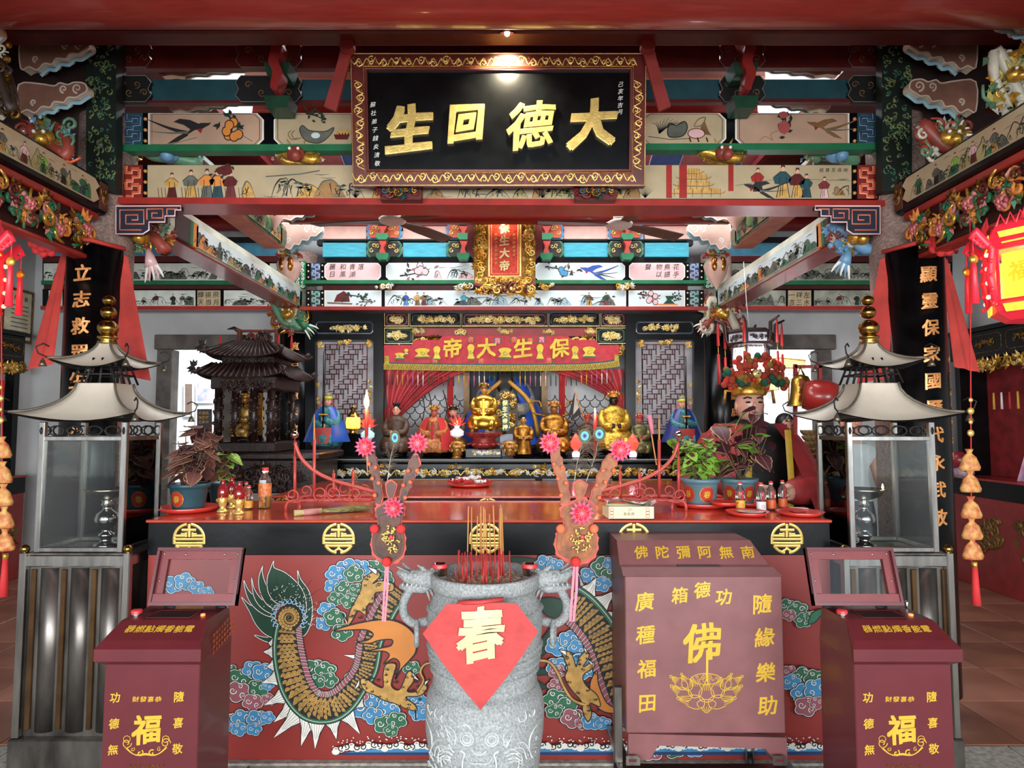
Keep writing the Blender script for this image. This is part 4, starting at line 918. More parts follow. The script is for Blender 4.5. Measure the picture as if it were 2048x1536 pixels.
mural.line(f,cr([(320,812),(400,820),(450,880),(490,970),(540,1040),(610,1070)],n=5),20,ink,lay());mural.line(f,cr([(320,812),(400,820),(450,880),(490,970),(540,1040),(610,1070)],n=5),13,ochre,lay())
# waves along the foot
g=mural;f=P31;q=random.Random(2)
g.fill(f,[(670,1505),(720,1497),(1640,1497),(1640,1505)],M('mural_navy','#1E3A66',.5),lay());g.fill(f,[(690,1500),(760,1492),(1640,1492),(1640,1498)],blueM,lay());lw=lay()
for k in range(90):
 x=674+k*10.8;y=1493-6*abs(sin(k*.7))-(0 if k>6 else (6-k)*-1)
 g.fill(f,[(x+8*cos(j*.8),y+6*sin(j*.8))for j in range(8)],white,lw+1e-5*(k%5));g.line(f,spiral(x,y-3,7,1.1,k,1 if k%2 else -1,8,.2),2.4,ink if k%3 else white,lw+1e-4)
 for e in range(2):a,b=x+q.uniform(-6,6),y-q.uniform(10,20);g.fill(f,[(a+1.5*cos(j*1.3),b+1.5*sin(j*1.3))for j in range(5)],white,lw)
mural.build('dragon_mural',ct,label='painted dragon coiling among blue and green clouds')
g=G();g.box(xl-.02,xr+.02,3.06,3.1,0,.012,slabM,.003);struct(g,'trim_1')
# ---- second table behind
tb=thing('offering_table','red lacquered offering table behind the counter, its edge black with medallions','table',(0,4.4,0))
x0,x1=at(545,1000,3.95).x,at(1445,1000,3.95).x;Z2=at(1000,996,3.95).z
g=G();g.box(x0,x1,3.93,4.98,Z2,Z2+.014,M('counter_red_lacquer','#B8432F'),.004);g.build('top',tb)
g=G();g.box(x0+.01,x1-.01,3.95,4.96,Z2-.17,Z2,black,.003);g.build('black_band',tb)
for x in (565,975,1395):medallion(tb,PF(3.948),x,1020,25,24)
for sx in (x0+.06,x1-.06):
 for sy in (4.0,4.9):g=G();g.box(sx-.04,sx+.04,sy-.04,sy+.04,0,Z2-.17,black,.005);g.build('leg',tb)
 # ================================================================ stone incense burner
BX,BY=at(970,1300,2.42).x,2.42
def bz(y):return at(970,y,BY).z
br=thing('stone_incense_burner','grey carved stone incense burner with dragon handles, standing before the counter','incense burner',(BX,BY,0))
prof=[(.17,0),(.19,.03),(.185,.12),(.195,bz(1536)+.0),(.2,bz(1500)),(.212,bz(1450)),(.215,bz(1405)),(.208,bz(1385)),(.19,bz(1362))]
g=G();g.lathe((BX,BY,0),prof,stone,40,cap=True);g.build('lower_body',br)
g=G();g.lathe((BX,BY,0),[(.182,bz(1368)),(.189,bz(1354)),(.186,bz(1342)),(.19,bz(1334)),(.186,bz(1318)),(.193,bz(1310)),(.202,bz(1280)),(.209,bz(1250)),(.209,bz(1228)),(.203,bz(1208)),(.188,bz(1190)),(.18,bz(1172))],stone,40)
for k,y in enumerate((1328,1312,1297,1282)):
 rr=.192+.0045*k;g.lathe((BX,BY,0),[(rr-.004,bz(y+6)),(rr+.006,bz(y+3)),(rr+.006,bz(y)),(rr-.004,bz(y-3))],stone,40,cap=False)
for y in (1232,1212):g.lathe((BX,BY,0),[(.204,bz(y+4)),(.214,bz(y)),(.204,bz(y-4))],stone,40,cap=False)
g.build('waist',br)
zr=bz(1147)
g=G();g.lathe((BX,BY,0),[(.178,bz(1176)),(.19,bz(1174)),(.194,bz(1170)),(.199,bz(1166)),(.199,zr),(.195,zr+.006),(.178,zr+.005),(.17,zr-.005),(.167,zr-.05),(.0,zr-.05)],stone,44,cap=False);g.build('rim',br)
g=G();q=random.Random(5);n=30;vs=[(BX,BY,zr-.012)];fs=[]
for k in range(1,7):
 for j in range(n):a=2*PI*j/n;rr=.168*k/6;vs.append((BX+rr*cos(a),BY+rr*sin(a),zr-.012-.018*k/6+q.uniform(-.004,.004)))
for j in range(n):fs.append((0,1+j,1+(j+1)%n))
for k in range(5):
 for j in range(n):a,b=1+k*n+j,1+k*n+(j+1)%n;fs.append((a,a+n,b+n,b))
g.add(vs,fs,ashm,True)
o=g.build('ash',br,kind='stuff')
g=G()
for k in range(260):
 a,rr=q.uniform(0,6.28),.16*math.sqrt(q.random());p=Vector((BX+rr*cos(a),BY+rr*sin(a),zr-.012-.018*rr/.16+.004));d=Vector((q.uniform(-1,1),q.uniform(-1,1),q.uniform(-.1,.5))).normalized()*q.uniform(.006,.02)
 g.tube([p,p+d],.0012,q.choice([ashm,white,ashm,stickY]),4)
g.build('ash_curl',br,kind='stuff')
class Pot:
 """wraps pixel coordinates on the burner's lower body"""
 k=1.0
 def p(s,a,b,h=0.0):
  z=bz(b);X=(a-970)*(BY-.2)/FPX;r_=.2105 if b<1500 else.207;X=max(-.98*r_,min(.98*r_,X))
  if b<1385:r_=.2
  rr=r_+h+.0015;q_=math.asin(max(-1,min(1,X/r_)));return Vector((BX+rr*sin(q_),BY-rr*cos(q_),z))
f=Pot();g=G();rel=M('stone_relief','#C4C8C5',.75,var=.15,scale=40,bump=.4,bscale=150)
C8=lambda L:[(780+a/3.524,1100+b/3.524)for a,b in L]
def rl(L,w_=2.2,n=4):g.line(f,cr(C8(L),n=n),w_,rel,.0,hh=.004)
for sx in (1,-1):
 X=lambda L:L if sx>0 else [(1300-a,b)for a,b in L]
 rl(X([(540+46*cos(k*.7)+25,1140+42*sin(k*.7))for k in range(10)]));rl(X([(540+28*cos(k*.7)+25,1140+26*sin(k*.7))for k in range(10)]),2.8)
 rl(X([(410,1080),(440,1150),(470,1200),(490,1130),(460,1090),(420,1078)]));rl(X([(470,1190),(455,1170),(480,1160),(485,1185)]));rl(X([(500,1070),(560,1050),(600,1080),(640,1110)]))
 rl(X([(520,1220),(550,1240),(535,1300),(540,1536)]),3.4);rl(X([(600,1210),(630,1235),(650,1232)]),3);rl(X([(560,1250),(590,1290),(650,1290)]))
 for k in range(4):rl(X([(400+20*k,1190+30*k),(340+15*k,1210+30*k),(300+30*k,1300+20*k)]));rl(X([(480-10*k,1240+20*k),(430-10*k,1220+28*k),(380-8*k,1260+30*k)]))
 rl(X([(290+20*cos(k*.8),1030+26*sin(k*.8))for k in range(6)]));rl(X([(340,1000),(330,1050),(370,1060),(390,1020)]));rl(X([(255,1130),(300,1180),(310,1260),(290,1330)]))
 rl(X([(560,1380),(590,1340),(600,1370),(570,1390),(545,1350)]));rl(X([(650,1330),(630,1420),(560,1410)]));rl(X([(560,1480),(600,1450),(620,1480),(590,1500)]));rl(X([(650,1450),(630,1520),(560,1530)]))
q=random.Random(8)
for i in range(170):
 a,b=q.uniform(255,1035),q.uniform(1010,1530)
 if 440<a<860 and b<1320:continue
 d=q.uniform(-.6,.6);rl([(a,b),(a+14+6*d,b+10),(a+22,b+24+8*d)],.9,2)
g.build('lion_relief',br,label='carved lion face in low relief')
def dragonhandle(sx):
 c=lambda a,b,dy=0.0:Vector((BX+sx*((a-970)*BY/FPX),BY+dy,bz(b)))
 g=G()
 g.tube([c(1050,1166),c(1075,1158),c(1100,1156),c(1125,1152),c(1142,1142)],[.028,.036,.032,.024,.012],stone,10)
 g.tube([c(1075,1172),c(1095,1176),c(1118,1176),c(1138,1172)],[.02,.02,.016,.009],stone,8)
 g.tube([c(1066,1150),c(1074,1138),c(1064,1132)],[.014,.01,.003],stone,6);g.tube([c(1084,1148),c(1094,1136),c(1104,1130)],[.014,.008,.002],stone,6)
 for s in (-1,1):
  g.ball(c(1106,1148,s*.024),.011,stone,8,6);g.tube([c(1118,1144,s*.015),c(1134,1132,s*.035),c(1140,1128,s*.045)],[.008,.004,.002],stone,5)
  for k in range(6):g.tube([c(1085+9*k,1164,s*.02),c(1087+9*k,1172,s*.022)],[.0045,.001],rel,5)
  for k in range(5):g.tube([c(1058+6*k,1166+3*k,s*.03),c(1044+8*k,1180+4*k,s*.038)],[.006,.0015],stone,5)
 g.build('dragon_head',dh,)
 g=G();g.tube(cr([c(1116,1176),c(1130,1205),c(1127,1232),c(1110,1246),c(1090,1244),c(1066,1238)],n=5),[.016]*3+[.016]*23,stone,10);g.build('loop_arm',dh)
 g=G();pts=[c(1103,1244)+Vector((sx*.006*sin(k*.628),.034*sin(k*.628)-.01,-.038+.042*cos(k*.628)))for k in range(11)];g.tube(pts,.009,stone,8,cap=False);g.build('ring',dh)
for s in (-1,1):dh=G().add([],[],stone).build('dragon_handle',br);dragonhandle(s)
# red cup candles on the dragon heads
for s,lab in ((-1,'small red tealight cup on the left dragon head of the stone burner'),(1,'small red tealight cup on the right dragon head of the stone burner')):
 p=Vector((BX+s*.163,BY-.02,bz(1132)));t=thing('tealight',lab,'candle',p-Vector((0,0,0)),'tealights on the burner')
 g=G();g.lathe(p,[(.0,-.028),(.026,-.028),(.028,0),(.028,.014),(.024,.014),(.023,.006),(0,.006)],chrome,16,cap=False);g.build('cup',t)
 g=G();g.lathe(p,[(.0285,.0),(.0285,.013),(.0275,.014)],redF,16,cap=False);g.build('red_band',t)
 # incense sticks: tall ones and burnt stubs
q=random.Random(21)
tall=[(-38,1010),(-30,1015),(-20,1030),(-12,1028),(-6,1012),(-1,1010),(5,1018),(12,1030),(24,1008),(27,1020),(31,1012),(36,1018),(41,1016),(38,1030)]
def stick(i,x,dy,ztop,z0,lean,mats,name,lab,grp):
 t=thing(name,lab,'incense',(x,BY+dy,z0),grp);p0=Vector((x,BY+dy,z0-.02));p1=Vector((x+lean,BY+dy+lean*.4,ztop))
 g=G();m=p0.lerp(p1,.42 if len(mats)>1 else 1.0);g.tube([p0,m],.0021,mats[0],5);
 g.build('stem',t)
 if len(mats)>1:g=G();g.tube([m,p1],.0026,mats[1],5);g.build('incense_coat',t)
for i,(dx,y)in enumerate(tall):stick(i,BX+dx*.0017+.0,q.uniform(-.05,.05),bz(y),zr-.012,q.uniform(-.012,.012),[stickR,stickY],'joss_stick','tall unburnt joss stick, tan above a red stem, in the stone burner','tall joss sticks in the stone burner')
for i in range(44):
 a,rr=q.uniform(0,6.28),.11*math.sqrt(q.random());stick(i,BX+rr*1.05*cos(a)-.005,rr*sin(a)*1.2-.02,zr-.012+q.uniform(.035,.09),zr-.012,q.uniform(-.006,.006),[stickR if i%5 else redF],'joss_stub','short burnt down red joss stub standing in the burner ash','burnt down joss stubs in the stone burner')
 # red paper with the character
t=thing('spring_paper','red diamond paper with a gold character pasted on the stone burner','paper',(BX,BY-.23,bz(1412)));pp=PF(BY-.235);rp=M('red_paper','#B63B38',.65,var=.10,scale=14,bump=.15)
C9=lambda a,b:(780+a/3.524,1100+b/3.524)
g=G();out=[C9(*p)for p in ((400,378),(790,365),(890,372),(1045,578),(960,700),(870,830),(640,1118),(500,950),(370,790),(230,590))]
n=len(out);cx,cy=C9(640,600);vs=[pp.p(cx,cy,.012)]+[pp.p(a,b,.012-.00085*((a-cx)/30)**2-.0004*max(0,1180-b)*0)for a,b in out]
vs+=[v+Vector((0,.0015,0))for v in vs]
g.add(vs,[(0,1+i,1+(i+1)%n)for i in range(n)]+[(n+1,n+2+(i+1)%n,n+2+i)for i in range(n)],rp,False);g.build('sheet',t)
g=G();a,b=C9(480,372),C9(800,345);c=C9(640,356);g.tube([pp.p(a[0],a[1],0),pp.p(c[0],c[1],.02),pp.p(b[0],b[1],0)],.0075,rp,7);g.build('rolled_edge',t)
g=G();cc=C9(642,590);txt(g,PF(BY-.252),'春',cc[0],cc[1],112,M('mirror_gold_foil','#F6E2A0',.35,.5,var=.1),.0,.0015,bold=.032,down=True,sx=.85);g.build('character',t)
# ================================================================ donation box
DX0,DX1=at(1252,1400,2.72).x,at(1570,1400,2.72).x;D0=2.72
db=thing('donation_box','maroon steel merit box with gold writing and lotus, on a steel trolley','donation box',((DX0+DX1)/2,D0+.2,.08))
zt=at(1400,1075,2.95).z;zs=at(1400,1135,2.78).z;zf=at(1400,1152,2.72).z;zb=at(1400,1467,2.72).z;z0=at(1400,1530,2.72).z
g=G();g.box(DX0,DX1,D0,D0+.42,zb,zf,donat,.004);g.build('body',db)
g=G();side=[(D0,zf),(D0+.05,zs+.004),(D0+.09,zs+.006),(D0+.16,zt),(D0+.42,zt),(D0+.42,zf)]
vs=[(DX0-.006,y,z)for y,z in side]+[(DX1+.002,y,z)for y,z in side];n=len(side)
vs[3]=(DX0-.006,side[3][0],side[3][1]);vs[n+3]=(DX1-.07,side[3][0],side[3][1]);vs[n+4]=(DX1-.07,side[4][0],side[4][1]);vs[n+2]=(DX1-.02,side[2][0],side[2][1]);vs[n+1]=(DX1-.015,side[1][0],side[1][1])
g.add(vs,[(i,(i+1)%n,n+(i+1)%n,n+i)for i in range(n)]+[tuple(range(n-1,-1,-1)),tuple(range(n,2*n))],donat);g.build('sloped_head',db)
g=G();g.box(-.09+(DX0+DX1)/2,.09+(DX0+DX1)/2,D0+.055,D0+.075,zs-.002,zs+.008,blackm);g.build('coin_slot',db)
pf=PF(D0)
g=G();g.prism(pf,[(1256,1466),(1572,1474),(1574,1525),(1550,1523),(1530,1496),(1316,1490),(1298,1519),(1275,1519),(1256,1512)],donat,-.02,.006);g.build('footed_apron',db)
g=G();g.prism(PF(D0+.42),[(1268,1440),(1550,1446),(1550,1500),(1530,1476),(1310,1474),(1290,1500),(1268,1500)],donat,-.01,.0);g.build('rear_apron',db)
D=CF(pf,960,1040,2.926)
def wt(s,pos,sz,m=goldp,fr=D,nm='character',par=db,bold=.018,h=.0005,th=.001,sx=1.0):
 for ch,(a,b)in zip(s,pos):g=G();txt(g,fr,ch,a,b,sz,m,h,th,down=True,bold=bold,sx=sx);g.build(nm,par)
wt('廣種福田',[(962,475),(968,670),(975,868),(978,1072)],112);wt('隨緣樂助',[(1652,490),(1665,685),(1672,890),(1682,1085)],118);wt('箱德功',[(1168,440),(1300,408),(1425,450)],98)
wt('佛',[(1298,715)],235,bold=.02,h=.0008)
g=G();g.line(D,[(1330,760),(1328,945)],[14,16,12],goldp,.0008,hh=.0005)
for k,(cx,cy,w_,hh_,ang)in enumerate([(1325,1010,90,110,0),(1255,985,80,110,-.25),(1395,985,80,110,.25),(1205,950,60,100,-.5),(1445,950,60,100,.5),(1180,1010,70,130,-1.0),(1470,1010,70,130,1.0),(1165,950,60,110,-.95),(1485,950,60,110,.95),(1240,1060,80,150,-1.35),(1410,1060,80,150,1.35),(1325,1085,110,70,3.14)]):
 c,s=cos(ang),sin(ang);o=[(-.5,.2),(-.42,-.1),(-.2,-.4),(0,-.62),(.2,-.4),(.42,-.1),(.5,.2),(.3,.45),(0,.5),(-.3,.45)]
 P=[(cx+a*w_*c-b*hh_*s,cy+a*w_*s+b*hh_*c)for a,b in o];P=[tuple(v[:2])for v in cr([(a,b,0)for a,b in P],True,3)];g.line(D,P,4,goldp,.0006+k*1e-5,True)
 for j in range(7):a=(j-3)*.1;q0=(cx+a*w_*1.5*c-(-.1)*hh_*s,cy+a*w_*1.5*s+(-.1)*hh_*c);q1=(cx+a*w_*.5*c+.5*hh_*s,cy+a*w_*.5*s-.5*hh_*c);g.line(D,[q0,q1],3,goldp,.0006+k*1e-5)
g.line(D,[(1322+88*cos(k*.35),930+32*sin(k*.35))for k in range(18)],4,goldp,.0008,True)
for k in range(16):a,rr=k*2.4,8+k*4.4;g.line(D,[(1322+rr*cos(a)+9*cos(j*1.05),930+rr*.38*sin(a)+6*sin(j*1.05))for j in range(6)],3,goldp,.0009,True)
g.build('lotus_emblem',db)
sl=Vector((0,side[3][0]-side[2][0],side[3][1]-side[2][1]));fs_=Fr((0,side[2][0],side[2][1]),(1,0,0),sl,(0,-sl.z,sl.y));mid_=sl.length*.5
for i,ch in enumerate('佛陀彌阿無南'):g=G();txt(g,fs_,ch,at(1281+i*42.5,1095,2.85).x,mid_,.062,goldp,.0008,.001,bold=.015);g.build('character',db)
# trolley under it
tr=thing('steel_trolley','low flat steel trolley frame under the merit box','trolley',((DX0+DX1)/2,D0+.2,0))
zt_=z0-.002
for y in (D0-.03,D0+.36):g=G();g.box(DX0-.03,DX1+.03,y,y+.05,zt_-.035,zt_,steel,.004);g.build('rail',tr)
for x in (DX0-.03,DX1-.02):g=G();g.box(x,x+.05,D0+.02,D0+.36,zt_-.035,zt_-.002,steel,.004);g.build('rail',tr)
for x in (DX0+.01,DX1-.035):
 for y in (D0+.0,D0+.33):
  g=G();g.cyl((x-.012,y,.03),(x+.012,y,.03),.03,blackm,14);g.box(x-.016,x-.013,y-.012,y+.012,.02,zt_-.033,steel);g.box(x+.013,x+.016,y-.012,y+.012,.02,zt_-.033,steel);g.build('caster',tr)
for a in (1252,1545):
 g=G();g.prism(PF(D0-.034),[(a,1511),(a+22,1511),(a+28,1516),(a+28,1530),(a,1530)],steel,0,.004);g.prism(PF(D0-.034),[(a+5,1517),(a+21,1517),(a+21,1523),(a+5,1523)],redd,.004,.0045);g.build('slotted_bracket',tr)
g=G();g.box(DX0-.045,DX0-.012,D0+.02,D0+.05,zt_,zt_+.30,steelD,.002);g.build('upright',tr)
# ================================================================ electric incense lighters
def lighter(sx,label):
 """sx=-1 left machine (its right side shows); built around its own base then mirrored for the other"""
 Xa,Xb=(at(207,1400,2.28).x,at(398,1400,2.28).x)if sx<0 else (at(1710,1400,2.28).x,at(1905,1400,2.28).x)
 Y0=2.28;xc=(Xa+Xb)/2;hw=(Xb-Xa)/2;t=thing('incense_lighter',label,'appliance',(xc,Y0+.2,0),'electric incense lighters')
 zl=at(300,1338,Y0-.04).z;zl2=at(300,1300,Y0-.04).z;z2=at(300,1290,Y0-.02).z;z3=at(300,1240,Y0+.07).z;z4=at(300,1212,Y0+.25).z
 g=G();g.box(xc-hw,xc+hw,Y0,Y0+.25,0,zl+.01,machine,.003);g.build('body',t)
 g=G();side=[(Y0+.25,zl),(Y0+.0,zl),(Y0-.035,zl+.022),(Y0-.035,zl2),(Y0-.01,z2+.012),(Y0+.07,z3),(Y0+.25,z4)]
 n=len(side);e=[hw,hw,hw+.018,hw+.018,hw+.0,hw-.012,hw-.012];vs=[(xc-e[i],y,z)for i,(y,z)in enumerate(side)]+[(xc+e[i],y,z)for i,(y,z)in enumerate(side)]
 g.add(vs,[(i,(i+1)%n,n+(i+1)%n,n+i)for i in range(n)]+[tuple(range(n-1,-1,-1)),tuple(range(n,2*n))],machine);g.build('sloped_head',t)
 sl=Vector((0,side[5][0]-side[4][0],side[5][1]-side[4][1]));fs=Fr((xc,side[4][0],side[4][1]),(1,0,0),sl,(0,-sl.z,sl.y));L=sl.length
 tp=Vector((0,side[6][0]-side[5][0],side[6][1]-side[5][1]));ft=Fr((xc,side[5][0],side[5][1]),(1,0,0),tp,(0,-tp.z,tp.y));LT=tp.length
 g=G();g.prism(ft,[(-.075,LT*.14),(.075,LT*.14),(.075,LT*.62),(-.075,LT*.62)],blackm,.0005,.001);g.line(ft,[(-.078,LT*.12),(.078,LT*.12),(.078,LT*.64),(-.078,LT*.64)],.006,maroon,.001,True,hh=.003);g.build('burner_opening',t)
 b=G();c=ft.p(-.135,LT*.35);b.lathe(c,[(.017,-.002),(.017,.006),(.014,.008)],chrome,16,axis=ft.N);b.lathe(c+ft.N*.007,[(.019,0),(.019,.008),(.016,.012),(0,.013)],redF,16,axis=ft.N,cap=False);b.build('red_button',t)
 g=G();c=ft.p(.11,LT*.3);g.lathe(c,[(.008,0),(.008,.006),(0,.008)],M('amber_lamp','#F0703A',.3,var=0,emit=1.5),10,axis=ft.N,cap=False);g.build('pilot_lamp',t)
 g=G();c=ft.p(.155,LT*.85);g.lathe(c,[(.007,0),(.005,.01),(.006,.022),(.004,.026)],chrome,10,axis=ft.N);g.build('pin',t)
 # open lid
 yh=side[6][0]-.02;zh=z4+.006;lt=Vector((0,.06,.2));fl=Fr((xc,yh,zh),(1,0,0),lt,(0,-lt.z,lt.y));W_=hw*1.0;Hh=.212
 fl=Fr((xc+(.03 if sx<0 else -.035),yh,zh),(1,0,0),lt,(0,-lt.z,lt.y));lid=t
 def bar(a0,b0,a1,b1,h0=0,h1=.03):g=G();g.prism(fl,[(a0,b0),(a1,b0),(a1,b1),(a0,b1)],maroon,h0,h1);return g
 g=bar(-W_,0,W_,.042);
 for q_ in ((-W_,Hh-.042,W_,Hh),(-W_,.04,-W_+.04,Hh-.04),(W_-.04,.04,W_,Hh-.04)):g.prism(fl,[(q_[0],q_[1]),(q_[2],q_[1]),(q_[2],q_[3]),(q_[0],q_[3])],maroon,0,.018)
 for q_ in ((-W_,0,W_,.012),(-W_,Hh-.012,W_,Hh),(-W_,.01,-W_+.01,Hh-.01),(W_-.01,.01,W_,Hh-.01)):g.prism(fl,[(q_[0],q_[1]),(q_[2],q_[1]),(q_[2],q_[3]),(q_[0],q_[3])],machine,0,.035)
 lo=g.build('lid_frame',t)
 g=G();g.prism(fl,[(-W_+.035,.035),(W_-.035,.035),(W_-.035,Hh-.035),(-W_+.035,Hh-.035)],glass,.003,.006);g.build('glass',lo)
 for a,b2 in ((-W_+.02,.09),(-W_+.02,.19),(W_-.02,.09),(W_-.02,.19),(-.06,.024),(.09,.024),(-.06,Hh-.024),(.09,Hh-.024)):g=G();g.lathe(fl.p(a,b2,.018),[(.0045,0),(.003,.003)],chrome,8,axis=fl.N);g.build('screw',lo)
 for a in (-W_*.6,W_*.6):g=G();g.cyl(fl.p(a-.02,-.004,-.004),fl.p(a+.02,-.004,-.004),.005,blackm,8);g.build('hinge',t)
 for i,ch in enumerate('器燃點燭香能電'):g=G();txt(g,fs,ch,(-.098+i*.034),L*.55,.033,goldp,.0006,.0008,bold=.012);g.build('character',t)
 f=Fr((xc,Y0,0),(1,0,0),(0,0,1),(0,-1,0));Z=lambda y:at(300,y,Y0).z
 for s_,a,ys in (('功德無',-.123,(1395,1447,1499)),('隨喜敬',.095,(1393,1445,1497))):
  for ch,y in zip(s_,ys):g=G();txt(g,f,ch,a,Z(y),.036,goldp,.0006,.0008,bold=.014);g.build('character',t)
 for i,ch in enumerate('財發喜恭'):g=G();txt(g,f,ch,-.052+i*.0255,Z(1398),.019,goldD if 0 else goldp,.0006,.0006,bold=.01,sx=1.25);g.build('character',t)
 g=G();txt(g,f,'福',-.012,Z(1458),.1,goldp,.0007,.0008,bold=.025);g.build('character',t)
 g=G()
 for s in (-1,1):
  g.line(f,spiral(-.012+s*.066,Z(1486),.017,1.2,0,s,16,.3),.0028,goldp,.0006);g.line(f,[(-.012+s*.066+.012*cos(k*.7),Z(1478)+.011*sin(k*.7))for k in range(9)],.002,goldp,.0007,True)
  g.line(f,cr([(-.012+s*.07,Z(1494)),(-.012+s*.05,Z(1505)),(-.012+s*.03,Z(1510)),(-.012,Z(1508))],n=5),[.006,.003,.008],goldp,.0006);curl(g,f,-.012+s*.045,Z(1498),.008,goldp,.0008,1,s,.0012)
  g.line(f,spiral(-.012+s*.02,Z(1506),.012,1,1,s,10,.2),.004,goldp,.0007)
 g.build('ruyi_ornament',t)
 g=G();txt(g,f,'恭喜發財電能香燭',-.062,Z(1531),.011,goldD,.0005,.0004,bold=0,da=.0155);g.build('small_inscription',t)
 if sx<0:
  f2=Fr((xc+hw,Y0,0),(0,1,0),(0,0,1),(1,0,0));g=G()
  for r_ in range(4):txt(g,f2,'使用方法請按開關',.10,Z(1300)-.012+.02*-r_+.03,.014,M('orange_print','#B8542A',.5),.0006,.0004,bold=.02,da=.022,db=.004)
  g.build('small_inscription',t)
 return t
lighter(-1,'maroon incense lighter with open glass lid, between left shrine and dragon mural');lighter(1,'maroon incense lighter with open glass lid, beside the merit box, before the right shrine')
